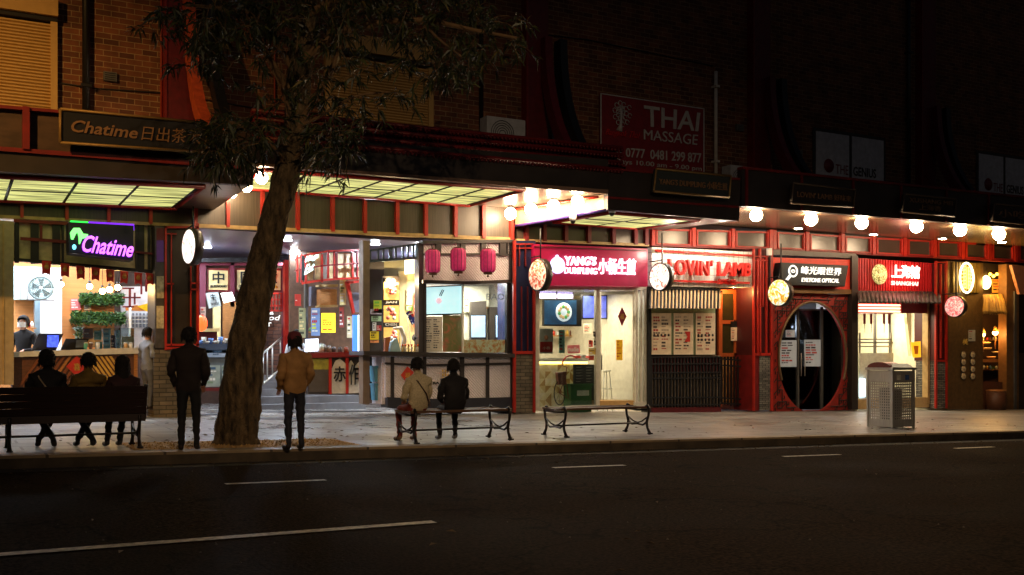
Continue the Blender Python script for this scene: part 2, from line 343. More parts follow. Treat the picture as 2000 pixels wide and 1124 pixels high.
for i in range(420):
    x = rg.uniform(-16, 8); y = KV - abs(rg.gauss(0, .35)) - .03 if rg.random() < .6 else rg.uniform(-8, -4.5)
    if rg.random() < .12: y = rg.uniform(-17, -9)
    z = gz(x) + (.006 if y > KV + .3 else -.138); s = rg.uniform(.02, .05); an = rg.uniform(0, 6.3)
    c, d = math.cos(an) * s, math.sin(an) * s
    m.add([(x - c, y - d, z), (x + d * .35, y - c * .35, z + .008), (x + c, y + d, z), (x - d * .35, y + c * .35, z + .012)], [(0, 1, 2, 3)], LF)
m.build("leaf_litter", kind="stuff", label="scattered fallen leaves along the gutter and paving", cat="leaves")
m = strip("w", -10.4, -2.0, -.2, 9.0, .004, MALL); struct("mall_floor", m)
m = MB(); DK = M("dark_terrazzo", (64, 66, 74), .28, noise=.2)
for x0, x1, y0, y1 in [(-9.6, -6.5, -1.6, -1.15), (-8.0, -5.2, 1.2, 1.6), (-9.8, -8.6, .3, .7)]:
    m.add([(x0, y0, gz(x0) + .008), (x1, y0, gz(x1) + .008), (x1 + .5, y1, gz(x1) + .008), (x0 + .5, y1, gz(x0) + .008)], [(0, 1, 2, 3)], DK)
struct("paving_inlay", m)
m = strip("w", -10.6, -4.6, -4.6, -.2, .004, tile_mat("pale_granite", (122, 120, 118), (108, 107, 106), (60, 58, 56), 1.2, .6, .32, .5)); struct("entrance_paving", m)
# ---------------------------------------------------------------- the brick building
bld = thing("brick_building", "long two storey brown brick building behind the awnings and shops", "building", (0, 0, gz(0)))
m = MB(); m.box(-30, 48, 0, .4, 5.03, 14, BRICK); m.build("brick_wall", bld)
m = MB(); m.box(-30, 48, 9.0, 9.3, -1.5, 4.6, M("rear_wall", (60, 50, 44), .8)); m.box(-30, 48, .4, 9.0, 4.9, 5.1, M("rear_wall")); m.build("rear_wall", bld)
def pl(x0, x1, y0, y1, v=-.22, mat=MAROON):
    a = PV(x0, 200, 0).x; b_ = PV(x1, 200, 0).x; m = MB(); m.box(a, b_, v, 0, 5.15, 13.2, mat)
    m.box(a - .05, a, v - .03, 0, 5.15, 13.2, REDD); return m.build("pilaster", bld), a, b_
brk = []
for x0, x1, vis in [(322, 374, 1), (1022, 1062, 1), (1462, 1494, 1), (1790, 1816, 1)]:
    o, a, b_ = pl(x0, x1, 0, 0); X = b_ - .12
    for k, dx in enumerate((0, .42)):
        m = MB(); pts = []
        for i in range(15):
            t = i / 14; an = math.radians(90) * t
            pts.append((X + dx, -.3 - 2.55 * (1 - math.cos(an)), 5.35 + 3.6 * (1 - math.sin(an)) ** 1.0))
        w_ = .1; mt = M("sodium_lit_steel", (176, 74, 38), .55, noise=.25) if (k == 0 and x0 < 400) else MAROON if k == 0 else BLACK  # orange tone carries the sodium light; maroon ones are coloured as unlit
        vs = []; fs = []
        for i, p in enumerate(pts):
            p = Vector(p); d = (Vector(pts[min(i + 1, 14)]) - Vector(pts[max(i - 1, 0)])).normalized(); nn = Vector((0, -d.z, d.y)) * .14
            for sx in (-w_, w_):
                for sg in (-1, 1): vs.append(p + Vector((sx, 0, 0)) + nn * sg)
        for i in range(14):
            o_ = i * 4; fs += [(o_, o_ + 1, o_ + 5, o_ + 4), (o_ + 2, o_ + 6, o_ + 7, o_ + 3), (o_, o_ + 4, o_ + 6, o_ + 2), (o_ + 1, o_ + 3, o_ + 7, o_ + 5)]
        m.add(vs, fs, mt, False); m.build("curved_bracket", bld)
def drain(px, mat=BLACK, r=.07, ytop=-500, ybot=240):
    X = PV(px, 200, -.1).x; m = MB(); m.tube([(X, -.1, PV(px, ybot, -.1).z), (X, -.1, min(13.5, PV(px, ytop, -.1).z))], r, mat, 10)
    for zz in (6.5, 8.5, 10.5):
        if zz < PV(px, ytop, -.1).z: m.box(X - r * 1.4, X + r * 1.4, -.19, 0, zz, zz + .06, mat)
    m.build("drain_pipe", bld)
drain(168); drain(940, BLACK, .05, -500, 250); drain(1398, M("pale_pipe", (200, 196, 186), .5), .05, 140, 342); drain(1480, BLACK, .07, -400, 340); drain(1775, BLACK, .06, -400, 380)
def shutter(x0, x1, yt, yb, label=None):
    t = MB(); a = PV(x0, yt, 0); b_ = PV(x1, yt, 0); z1 = PV((x0 + x1) / 2, yt, 0).z; z0 = PV(x0, yb, 0).z - .4
    A, B = a.x, b_.x; z1 = b_.z
    t.box(A, B, -.26, 0, z1 - .36, z1, SHUT); t.box(A, B, -.16, 0, z1 - .44, z1 - .36, BLACK)
    fr = t.build("window", bld)
    s = MB(); s.box(B - .12, B, -.14, 0, z0, z1 - .44, SHUT); s.build("guide_rail", fr); s = MB(); s.box(A, A + .12, -.14, 0, z0, z1 - .44, SHUT); s.build("guide_rail", fr)
    s = MB(); n = int((z1 - .44 - z0) / .062)
    for i in range(n):
        z = z0 + i * .062; X0, X1 = A + .12, B - .12
        s.add([(X0, -.06, z), (X1, -.06, z), (X1, -.1, z + .02), (X0, -.1, z + .02), (X1, -.1, z + .048), (X0, -.1, z + .048), (X1, -.06, z + .062), (X0, -.06, z + .062)], [(0, 1, 2, 3), (3, 2, 4, 5), (5, 4, 6, 7)], SHUT)
    s.build("roller_shutter", fr)
shutter(-110, 111, 3, 215); shutter(632, 842, 98, 250)
OUTK = M("red_trim_line", (140, 46, 30), .5)
for x in (322, 543):
    p = PV(x, 200, -.03); m = MB(); m.tube([(p.x - .07, -.03, 5), (p.x - .07, -.03, 11)], .02, OUTK, 6); m.build("conduit", bld)
CBL = M("wall_cable", (30, 26, 24), .6)
for pts_ in ([(-13.2, 6.6), (-11.5, 6.52), (-10.1, 6.6), (-8.2, 6.5), (-6.6, 6.58)], [(-6, 9.2), (-3, 9.05), (0, 9.2), (4, 9.1)], [(2.2, 6.2), (3.6, 6.12), (5.4, 6.2), (7.5, 6.1), (9, 6.18)]):
    m = MB(); m.tube([(x, -.03, z) for x, z in pts_], .014, CBL, 5); m.build("cable", bld)
for px_, py_ in ((215, 150), (1085, 140), (1445, 250), (1560, 300)):
    p = PV(px_, py_, -.05); m = MB(); m.box(p.x - .12, p.x + .12, -.08, 0, p.z - .09, p.z + .09, GREYM); 
    for k in range(4): m.box(p.x - .1, p.x + .1, -.09, -.08, p.z - .07 + k * .04, p.z - .055 + k * .04, BLACK)
    m.build("wall_vent", bld)
# office poster windows
PW = M("white_window_film", (190, 190, 196), .5, noise=.15)
def poster_window(x0, x1, yt, yb):
    a = PV(x0, yt, -.04); b_ = PV(x1, yb, -.04); t = MB(); z1 = a.z; z0 = min(5.0, b_.z)
    t.box(a.x - .1, b_.x + .1, -.02, 0, z0 - .1, z1 + .1, BLACK); fr = t.build("window", bld)
    mid = (a.x + b_.x) / 2
    s = MB(); s.box(a.x, mid - .06, -.04, -.02, z0, z1, PW); s.box(mid + .06, b_.x, -.04, -.02, z0, z1, PW); s.build("pane", fr)
    s = MB(); W_ = b_.x - a.x
    def f(X0, X1, Z0, Z1):
        return lambda u, v_, c: Vector((X0 + (X1 - X0) * u, -.045 - .004 * c, Z0 + (Z1 - Z0) * v_))
    put_text(s, "THE", None, 0, M("dull_red_print", (120, 30, 34), .5), fn=f(a.x + W_ * .28, mid - .1, z1 - 1.15, z1 - .88))
    put_text(s, "GENIUS", None, 0, M("black_print", (18, 18, 20), .5), fn=f(mid + .1, mid + W_ * .38, z1 - 1.15, z1 - .88), bold=.02)
    s.lathe((a.x + W_ * .18, -.045, z1 - .95), [(.2, 0), (.2, .006)], M("dull_red_print"), 14, (0, -1, 0))
    for k in range(3): s.box(mid + .12, mid + W_ * .3, -.046, -.044, z1 - 1.4 - k * .14, z1 - 1.35 - k * .14, M("black_print"))
    s.build("lettering", fr)
poster_window(1594, 1726, 256, 380); poster_window(1912, 2010, 300, 420)
# massage banner
ban = thing("banner", "large dark red THAI MASSAGE banner with silver tree emblem on the upper brick wall", "banner", PV(1270, 330, -.2))
BR_ = M("banner_red", (120, 18, 26), .5, noise=.15); BT = M("banner_silver", (176, 176, 176), .5); BR2 = M("banner_bright_red", (190, 30, 30), .5)
m = MB(); m.slab([(1173, 183), (1376, 213), (1376, 350), (1173, 335)], -.15, .05, BR_); m.build("panel", ban)
m = MB(); 
for q in ([(1173, 182), (1376, 212), (1376, 214), (1173, 184)], [(1173, 183), (1175, 183), (1175, 335), (1173, 335)], [(1374, 213), (1376, 213), (1376, 350), (1374, 350)]): m.slab(q, -.16, .02, BT)
m.build("edging", ban)
m = MB()
put_text(m, "THAI", [(1257, 206), (1367, 221), (1363, 257), (1259, 247)], -.16, BT, bold=.012)
put_text(m, "MASSAGE", [(1257, 253), (1363, 264), (1361, 284), (1257, 273)], -.16, BT)
put_text(m, "9747 0777  0481 299 877", [(1178, 286), (1369, 300), (1369, 319), (1178, 304)], -.16, BT, bold=.01)
put_text(m, "7 Days 10.00 am - 9.00 pm", [(1186, 308), (1370, 326), (1370, 337), (1186, 321)], -.16, BT)
put_text(m, "Bangkok Thai", [(1183, 252), (1250, 259), (1248, 275), (1181, 267)], -.16, BR2, shear=.3)
m.build("lettering", ban)
m = MB(); c = PV(1214, 220, -.17)
for i in range(22):
    t = i * .62; rr = .05 + .012 * i; x = c.x + math.cos(t) * rr * .9; z = c.z + math.sin(t) * rr * 1.15
    m.tube([(x + .06 * math.cos(u), -.165, z + .06 * math.sin(u)) for u in [k * .9 for k in range(7)]], .012, BT, 5)
m.tube([(c.x, -.165, c.z + .1), (c.x - .02, -.165, c.z - .3), (c.x - .07, -.165, c.z - .48)], [.03, .04, .09], BT, 6)
m.build("emblem", ban)
# air conditioners on the roof of the awnings
def aircon(x0, x1, yt, yb, v, label):
    a = PV(x0, yt, v); b_ = PV(x1, yb, v); z1 = a.z; z0 = z1 - .75
    t = thing("air_conditioner", label, "air conditioner", (a.x, v, z0), "air conditioners above the awnings")
    m = MB(); m.box(a.x, b_.x, v, v + .35, z0, z1, M("aircon_shell", (170, 172, 176), .5)); m.build("casing", t)
    m = MB(); cx = a.x + (b_.x - a.x) * .4; 
    for k in range(5): m.tube([(cx + (.08 + .055 * k) * math.cos(u), v - .012, (z0 + z1) / 2 + (.08 + .055 * k) * math.sin(u)) for u in [q * math.pi / 10 for q in range(21)]], .008, BLACK, 4)
    m.build("fan_grille", t)
    m = MB()
    for k in range(4): m.box(a.x + .05 + k * .0, b_.x - .05, v - .006, v, z0 + .04 + k * .02, z0 + .045 + k * .02, BLACK)
    m.build("vent_slots", t)
aircon(951, 1026, 226, 262, -.5, "grey air conditioner beside the curved bracket above the middle awning")
aircon(1093, 1137, 252, 275, -.5, "small grey air conditioner left of the massage banner")
aircon(1427, 1478, 322, 352, -.5, "grey air conditioner right of the white pipe above the name board")
# ---------------------------------------------------------------- awnings
FASC = M("awning_fascia", (44, 38, 36), .5, noise=.3, nscale=2)
LIT = M("backlit_panel", (150, 150, 100), .4, 0, (200, 200, 122), .6, noise=.95, nscale=1.1, stretch=(.7, 8, 1))
def soffit(m, X0, X1, zf0, zf1, zb0, zb1, vf, mat, vb=0., th=.12):
    lo = [(X0, vf, zf0), (X1, vf, zf1), (X1, vb, zb1), (X0, vb, zb0)]
    m.hexa(lo, [(x, y, z + th) for x, y, z in lo], mat)
def zlerp(a, b_, t): return a + (b_ - a) * t
def lit_panels(aw, X0, X1, zf, zb, v0, v1, n, vf=-3., drop=.02):
    """backlit panes set in the soffit between v0 and v1"""
    fr = MB()
    def Z(x, v):
        tx = (x - X0) / (X1 - X0); tv = (v - vf) / (0 - vf)
        return zlerp(zlerp(zf[0], zf[1], tx), zlerp(zb[0], zb[1], tx), tv)
    for i in range(n):
        a = X0 + (X1 - X0) * i / n + .03; b_ = X0 + (X1 - X0) * (i + 1) / n - .03
        p = MB(); lo = [(a, v0, Z(a, v0) - drop), (b_, v0, Z(b_, v0) - drop), (b_, v1, Z(b_, v1) - drop), (a, v1, Z(a, v1) - drop)]
        p.hexa(lo, [(x, y, z + .015) for x, y, z in lo], LIT); p.build("light_panel", aw)
        vm = (v0 + v1) / 2; fr.tube([(a, vm, Z(a, vm) - drop - .01), (b_, vm, Z(b_, vm) - drop - .01)], .012, BLACK, 4)
    for i in range(n + 1):
        x = X0 + (X1 - X0) * i / n; fr.tube([(x, v0, Z(x, v0) - .03), (x, v1, Z(x, v1) - .03)], .028, BLACK, 4)
    fr.build("mullion", aw)
    rd = MB()
    for v in (v0 - .07, v1 + .07): rd.tube([(X0 - .1, v, Z(X0, v) - .03), (X1 + .1, v, Z(X1, v) - .03)], .05, RED, 4)
    for x in (X0 - .08, X1 + .08): rd.tube([(x, v0, Z(x, v0) - .03), (x, v1, Z(x, v1) - .03)], .05, RED, 4)
    rd.build("panel_frame", aw)
AF = -3.0
# left awning (over the tea shop)
XL1 = PV(493, 360, AF).x
aw1 = thing("awning", "left awning over the tea shop with three lit green panels and red framed parapet", "awning", (XL1, AF, 4.4), "awnings along the shop row")
zf = (PV(0, 335, AF).z, PV(493, 360, AF).z); zb = (PV(0, 391, 0).z, PV(390, 408, 0).z)
X0 = PV(0, 335, AF).x - 4
def ext(z, X0_, X1_, Xa): return z[0] + (z[1] - z[0]) * (Xa - X0_) / (X1_ - X0_)
zfL = ext(zf, PV(0, 335, AF).x, XL1, X0); zbL = ext(zb, PV(0, 391, 0).x, PV(390, 408, 0).x, X0)
m = MB(); soffit(m, X0, XL1, zfL, zf[1], zbL, zb[1], AF, SOFF); m.build("soffit", aw1)
pa, pb = PV(-110, 330, -2.65).x, PV(388, 360, -2.65).x; za_ = PV(0, 335, AF).x; ka = (zf[1] - zf[0]) / (XL1 - za_); xb_0, xb_1 = PV(0, 391, 0).x, PV(390, 408, 0).x; kb = (zb[1] - zb[0]) / (xb_1 - xb_0)
lit_panels(aw1, pa, pb, (zf[0] + ka * (pa - za_), zf[0] + ka * (pb - za_)), (zb[0] + kb * (pa - xb_0), zb[0] + kb * (pb - xb_0)), -2.65, -.25, 4, drop=.035)
m = MB()
m.slab([(-150, 278), (497, 326), (494, 362), (-150, 327)], AF - .06, .16, FASC); m.build("fascia", aw1)
m = MB(); m.slab([(-150, 275), (470, 322), (470, 330), (-150, 284)], AF - .12, .08, REDD); m.slab([(-150, 192), (130, 216), (130, 222), (-150, 199)], AF - .12, .1, REDD)
m.slab([(44, 207), (58, 209), (58, 292), (44, 291)], AF - .16, .12, REDD); m.slab([(-100, 200), (-88, 200), (-88, 285), (-100, 284)], AF - .16, .12, REDD)
m.build("parapet_rail", aw1)
m = MB(); m.slab([(-150, 198), (480, 258), (480, 324), (-150, 276)], AF - .02, .06, M("weathered_board", (66, 48, 38), .7, noise=.5, nscale=2, stretch=(1, 1, 3))); m.build("parapet_board", aw1)
# middle awning (raised, over the mall entrance)
XM0 = XL1 + .05; XM1 = PV(1186, 378, AF).x
aw2 = thing("awning", "raised middle awning with tiled eaves and a long row of lit green panels", "awning", ((XM0 + XM1) / 2, AF, 4.8), "awnings along the shop row")
zf = (PV(495, 322, AF).z, PV(1186, 378, AF).z); zb = (4.84, 4.86)
m = MB(); soffit(m, XM0, XM1, zf[0], zf[1], zb[0], zb[1], AF, SOFF); m.build("soffit", aw2)
lit_panels(aw2, XM0 + .35, PV(1015, 374, -2.65).x, (zf[0], zf[1]), zb, -2.65, -.2, 7, drop=.035)
m = MB(); m.slab([(492, 262), (1188, 312), (1188, 372), (493, 318)], AF - .06, .16, FASC)
m.build("fascia", aw2)
m = MB(); m.slab([(493, 318), (1188, 371), (1188, 379), (493, 323)], AF - .1, .12, M("fascia_edge", (120, 96, 80), .4)); m.build("edge_trim", aw2)
m = MB()
for k, (yl, yr) in enumerate([(216, 290), (232, 303), (250, 318), (268, 332)]):
    a = PV(492, yl, AF + .25 - k * .1); b_ = PV(1215, yr, AF + .25 - k * .1)
    m.tube([a, b_], .045, REDD, 8)
    n = 90
    for i in range(n):
        p = a.lerp(b_, (i + .5) / n); m.lathe(p + Vector((0, -.02, -.07)), [(.03, 0), (.03, .07)], MAROON, 6, (0, -1, .2))
m.build("eaves_tiles", aw2)
m = MB(); m.slab([(492, 214), (1205, 292), (1205, 345), (492, 270)], AF + .3, .1, MAROON); m.build("roof_slope", aw2)
# end face between middle and next awning, where the bulbs hang
ENDP = M("end_panel", (150, 126, 100), .35, noise=.2)
Xe = XM1 - .03; m = MB()
a = [PV(1186, 409, AF), PV(1006, 441, 0), PV(1006, 411, 0), PV(1186, 379, AF)]; m.hexa(a, [p + Vector((.06, 0, 0)) for p in a], ENDP); m.build("end_panel", aw2)
m = MB(); m.tube([PV(1186, 410, AF), PV(1006, 442, -.02)], .035, M("violet_trim", (70, 50, 130), .4), 5); m.build("trim_strip", aw2)
m = MB(); m.tube([PV(1168, 385, -2.9), PV(1000, 411, -.1)], .03, RED, 5); m.build("end_beam", aw2)
# third awning (lower, over the dumpling shop)
XY0 = XM1 + .04; XY1 = PV(1443, 430, AF).x
aw3 = thing("awning", "low short awning with one lit green panel over the dumpling shop", "awning", ((XY0 + XY1) / 2, AF, 4.5), "awnings along the shop row")
zf = (4.50, 4.50); zb = (4.62, 4.62)
m = MB(); xq = PV(1006, 442, 0).x + .06; lo = [(XY0, AF, 4.5), (XY1, AF, 4.5), (XY1, 0, 4.6), (xq, 0, 4.6)]; m.hexa(lo, [(x, y, z + .12) for x, y, z in lo], SOFF); m.build("soffit", aw3)
lit_panels(aw3, XY0 + .3, PV(1356, 429, -2.7).x, (4.5, 4.5), (4.6, 4.6), -2.7, -.4, 2, drop=.045)
m = MB(); m.slab([(1187, 330), (1446, 352), (1443, 432), (1187, 410)], AF - .06, .16, FASC); m.build("fascia", aw3)
m = MB(); m.slab([(1187, 384), (1446, 403), (1446, 407), (1187, 388)], AF - .09, .1, REDD); m.slab([(1187, 328), (1446, 348), (1446, 352), (1187, 332)], AF - .09, .1, REDD); m.build("parapet_rail", aw3)
# right awning
XR0 = XY1 + .04; XR1 = 22.
aw4 = thing("awning", "long right awning with a plain glossy soffit and grey parapet panels", "awning", (10, AF, 4.8), "awnings along the shop row")
za = PV(1465, 404, AF); zc = PV(2000, 447, AF); k_ = (zc.z - za.z) / (zc.x - za.x)
z0 = za.z + k_ * (XR0 - za.x); z1 = za.z + k_ * (XR1 - za.x)
m = MB(); soffit(m, XR0, XR1, z0, z1, 4.84, 5.02, AF, M("glossy_brown_soffit", (118, 96, 76), .22, noise=.3, nscale=2.2, stretch=(.4, 5, 1)), th=.1); m.build("soffit", aw4)
m = MB(); m.hexa([(XR0, AF - .06, z0 - .01), (XR1, AF - .06, z1 - .01), (XR1, AF - .06, z1 + .85), (XR0, AF - .06, z0 + .85)], [(XR0, AF + .1, z0 - .01), (XR1, AF + .1, z1 - .01), (XR1, AF + .1, z1 + .85), (XR0, AF + .1, z0 + .85)], FASC); m.build("fascia", aw4)
m = MB()
for i in range(12):
    x = XR0 + .1 + i * 1.75; zz = z0 + k_ * (x - XR0); m.box(x, x + .06, AF - .1, AF - .06, zz, zz + .85, REDD)
zz = z0 + .85
m.hexa([(XR0, AF - .1, zz), (XR1, AF - .1, z1 + .85), (XR1, AF - .1, z1 + .91), (XR0, AF - .1, zz + .06)], [(XR0, AF + .1, zz), (XR1, AF + .1, z1 + .85), (XR1, AF + .1, z1 + .91), (XR0, AF + .1, zz + .06)], REDD); m.build("parapet_rail", aw4)
XRS = XR0 - .02; m = MB(); m.box(XRS - .04, XRS, AF, -.1, 4.58, 4.9, REDD); m.build("end_panel", aw3)
# ---------------------------------------------------------------- name boards on the parapets
GOLD = M("dull_gold_frame", (140, 112, 66), .5, .3); BBK = M("black_board", (16, 16, 20), .5); BLET = M("dull_bronze_lettering", (128, 96, 66), .5)
def board(q, label, texts, v=AF - .3, fm=GOLD, bk=BBK):
    t = thing("name_board", label, "name board", PV((q[2][0] + q[3][0]) / 2, (q[2][1] + q[3][1]) / 2, v), "name boards on the awning parapets")
    m = MB(); m.slab(q, v, .1, bk); m.build("panel", t)
    m = MB()
    for i in range(4):
        a = PV(*q[i], v - .02); b_ = PV(*q[(i + 1) % 4], v - .02); m.tube([a, b_], .026, fm, 4)
    m.build("frame", t); m = MB()
    for s, tq, sh, bo in texts: put_text(m, s, tq, v - .01, BLET, shear=sh, bold=bo, ext=.015)
    m.build("lettering", t)
    for px in (q[0][0] + 12, q[1][0] - 12):
        m = MB(); yy = (q[0][1] + q[3][1]) / 2; p = PV(px, yy, v + .05); m.tube([p, p + Vector((0, .3, 0))], .02, BLACK, 5); m.build("bracket", t)
board([(118, 213), (403, 241), (403, 298), (118, 279)], "black name board with handwritten bronze tea shop name on the left parapet", [("Chatime", [(139, 234), (269, 249), (269, 272), (139, 258)], .25, .015), ("日出茶太", [(278, 246), (393, 256), (393, 283), (276, 274)], .1, 0)])
board([(1282, 330), (1428, 344), (1424, 386), (1277, 374)], "grey name board reading YANG'S DUMPLING under the massage banner", [("YANG'S DUMPLING 小杨生煎", [(1287, 347), (1420, 358), (1420, 373), (1287, 361)], 0, .01)], bk=M("slate_board", (46, 52, 52), .5))
board([(1550, 358), (1671, 371), (1667, 405), (1546, 397)], "dark name board reading LOVIN' LAMB under the white filmed window", [("LOVIN' LAMB 好味来", [(1557, 372), (1662, 383), (1662, 395), (1557, 386)], 0, .0)], fm=M("dim_frame", (90, 76, 62), .5), bk=M("brown_board", (40, 34, 32), .5))
board([(1768, 379), (1868, 389), (1865, 423), (1762, 414)], "dark name board with two faint rows of letters, second from the right end", [("XUSHANG MEI", [(1776, 386), (1860, 394), (1860, 402), (1776, 395)], 0, 0), ("上海香", [(1795, 399), (1838, 403), (1838, 414), (1795, 410)], 0, 0)], fm=M("dim_frame"), bk=M("brown_board"))
board([(1943, 398), (2040, 408), (2038, 442), (1938, 432)], "dark name board cut off by the right edge of the picture", [("小吃店", [(1950, 408), (2030, 416), (2030, 432), (1950, 424)], 0, 0)], fm=M("dim_frame"), bk=M("brown_board"))
# security cameras under the third awning
def secam(px, py, v, label):
    p = PV(px, py, v); t = thing("security_camera", label, "camera", (p.x, p.y, p.z), "security cameras below the awnings")
    m = MB(); m.lathe(p + Vector((0, 0, -.04)), [(.07, 0), (.08, .06), (.08, .16)], M("camera_shell", (190, 190, 190), .3), 14); m.build("housing", t)
    m = MB(); m.ball(p + Vector((0, 0, -.05)), .06, BLACK, 12); m.build("dome", t)
secam(1119, 428, -2.2, "white dome security camera at the left corner of the low awning")
secam(1195, 413, -2.9, "dark dome security camera at the front edge of the low awning")
# ---------------------------------------------------------------- transom band above the shops
DIVM = REDD
def band(q, divs, pane, yname, trimh=6, v=.03, frame=False, dcol=RED, sub=None):
    """q TL TR BR BL picture quad of the band in plane v"""
    (xa, ya), (xb, yb), (xc, yc), (xd, yd) = q
    top = lambda x: ya + (yb - ya) * (x - xa) / (xb - xa)
    bot = lambda x: yd + (yc - yd) * (x - xd) / (xc - xd)
    m = MB(); m.slab(q, v, .08, pane); m.build("transom_panel", bld)
    for x in divs:
        m = MB(); hw = 3.2; m.slab([(x - hw, top(x) - 3), (x + hw, top(x) - 3), (x + hw, bot(x)), (x - hw, bot(x))], v - .1, .1, dcol); m.build("transom_post", bld)
    if frame:
        m = MB()
        for a, b_ in zip(divs[:-1], divs[1:]):
            a += 5; b_ -= 5; t0, t1, u0, u1 = top(a) + 1, top(b_) + 1, bot(a) - 1, bot(b_) - 1
            m.slab([(a, t0), (b_, t1), (b_, t1 + 3), (a, t0 + 3)], v - .05, .05, RED); m.slab([(a, u0 - 3), (b_, u1 - 3), (b_, u1), (a, u0)], v - .06, .06, RED)
            m.slab([(a, t0), (a + 3, t0), (a + 3, u0), (a, u0)], v - .07, .07, RED); m.slab([(b_ - 3, t1), (b_, t1), (b_, u1), (b_ - 3, u1)], v - .07, .07, RED)
        m.build("transom_frame", bld)
    m = MB(); h = trimh
    m.slab([(xa, bot(xa) - h / 2), (xb, bot(xb) - h / 2), (xb, bot(xb) + h / 2), (xa, bot(xa) + h / 2)], v - .07, .12, CREAM if not frame else REDD); m.build("transom_rail", bld)
band([(-60, 388), (386, 409), (386, 442), (-60, 420)], [-40, 43, 131, 213, 295, 383], WOODP, "l")
band([(386, 368), (1004, 404), (1004, 468), (386, 441)], [446, 514, 583, 651, 714, 777, 833, 891, 946, 1001], WOODP, "m", 7)
band([(1010, 440), (1268, 448), (1268, 479), (1010, 469)], [1030, 1065, 1107, 1152, 1200, 1243, 1264], DARKGL, "y", 5, dcol=REDD)
band([(1274, 446), (1510, 452), (1510, 487), (1274, 479)], [1277, 1356, 1433, 1507], DARKGL, "r", 4, frame=True)
band([(1510, 452), (2030, 481), (2030, 513), (1510, 487)], [1514, 1578, 1647, 1708, 1769, 1827, 1882, 1934, 1986, 2030], DARKGL, "r", 4, frame=True)
# ---------------------------------------------------------------- shop boxes (side walls, back walls, ceilings) as parts of the building
def room(x0, x1, v0, v1, ztop, wallm, backm=None, ceil=None, name="shop_wall", left=True, right=True):
    z0 = gz((x0 + x1) / 2) - .1
    m = MB()
    if left: m.box(x0 - .08, x0, v0, v1, z0, ztop, wallm)
    if right: m.box(x1, x1 + .08, v0, v1, z0, ztop, wallm)
    m.box(x0 - .08, x1 + .08, v1, v1 + .08, z0, ztop, backm or wallm); m.build(name, bld)
    m = MB(); m.box(x0 - .08, x1 + .08, v0, v1 + .08, ztop, ztop + .06, ceil or wallm); m.build("shop_ceiling", bld)
def X_(px, v=0.): return PV(px, 600, v).x
# ================================================================ tea shop (far left)
ORW = M("orange_timber_wall", (208, 140, 78), .55, noise=.12, nscale=3, stretch=(.4, 1, 8))
xa, xb = X_(-140), X_(296)
room(xa, X_(262, 0), .12, 3.3, 4.0, M("shop_white_wall", (222, 228, 230), .6), ORW, M("shop_ceiling_white", (150, 150, 150), .7), right=False)
m = MB(); m.box(-30, X_(-140), 0, .4, -.6, 5.0, STONE); m.build("side_wall", bld)
m = MB(); m.slab([(-20, 430), (27, 433), (27, 752), (-20, 752)], -.12, .3, BEIGE); m.slab([(5, 438), (8, 438), (8, 752), (5, 752)], -.14, .05, CREAM); m.build("shop_pier", bld)
m = MB(); m.slab([(27, 433), (304, 442), (304, 532), (27, 505)], .08, .08, M("header_cream", (215, 196, 158), .6, noise=.2)); m.build("header_wall", bld)
m = MB()
for x, wd in [(33, 9), (68, 16), (110, 15), (123, 4), (268, 6), (276, 12), (292, 5)]: m.slab([(x - wd / 2, 434), (x + wd / 2, 434), (x + wd / 2, 512 + x * .05), (x - wd / 2, 512 + x * .05)], 0, .08, BLACK)
m.slab([(20, 503), (304, 528), (304, 535), (20, 509)], -.06, .14, BLACK)
m.build("header_bar", bld)
m = MB(); m.slab([(27, 428), (133, 434), (133, 440), (27, 434)], -.04, .05, REDD); m.slab([(40, 463), (133, 470), (133, 476), (40, 469)], -.05, .05, REDD)
m.slab([(78, 440), (83, 440), (83, 468), (78, 468)], -.05, .05, REDD); m.slab([(262, 490), (300, 494), (300, 498), (262, 494)], -.05, .05, REDD); m.build("header_rail", bld)
# the lit tea shop sign
sg = thing("shop_sign", "dark lightbox with purple neon Chatime lettering and green leaf over the tea shop", "sign", PV(198, 505, -.7))
NAVY = M("sign_navy", (26, 28, 48), .35)
m = MB(); m.slab([(134, 434), (261, 441), (260, 509), (135, 494)], -.75, .5, NAVY); m.build("box", sg)
PUR = E_("purple_neon", (150, 40, 235), .9); PURH = E_("pink_white_neon", (240, 130, 250), 1.0); GRN = E_("green_neon", (120, 255, 120), 1.3); CYN = E_("cyan_neon", (120, 235, 255), 1.2)
m = MB(); put_text(m, "Chatime", [(163, 459), (262, 472), (259, 503), (160, 492)], -.79, PURH, shear=.32, bold=0.0099, ext=.03)
put_text(m, "Chatime", [(162, 458.5), (262.5, 471.5), (259.5, 504), (159, 492.7)], -.765, PUR, shear=.32, bold=0.022, ext=.02); m.build("lettering", sg)
m = MB(); pts = [(141, 468), (142, 457), (147, 450), (153, 450), (157, 456), (157, 466), (155, 477)]
m.tube([PV(x, y, -.8) for x, y in pts], [.02, .05, .05, .05, .045, .03, .01], GRN, 6); m.tube([PV(x, y, -.8) for x, y in [(158, 466), (164, 461), (172, 459)]], [.015, .05, .01], GRN, 6); m.build("leaf_emblem", sg)
m = MB(); m.ball(PV(145, 483, -.8), .035, CYN, 8, 1.4); m.build("drop", sg)
GREFL = E_("green_sign_reflection", (40, 215, 70), 1.3); PREFL = E_("purple_sign_reflection", (110, 30, 225), 1.1)  # glowing strips stand in for the neon's reflection in the transom panel
m = MB(); m.slab([(138, 431), (172, 433), (172, 440), (138, 438)], -.5, .12, GREFL); m.build("sign_reflection", sg)
m = MB(); m.slab([(174, 433), (262, 438), (262, 450), (174, 443)], -.5, .12, PREFL); m.build("sign_reflection", sg)
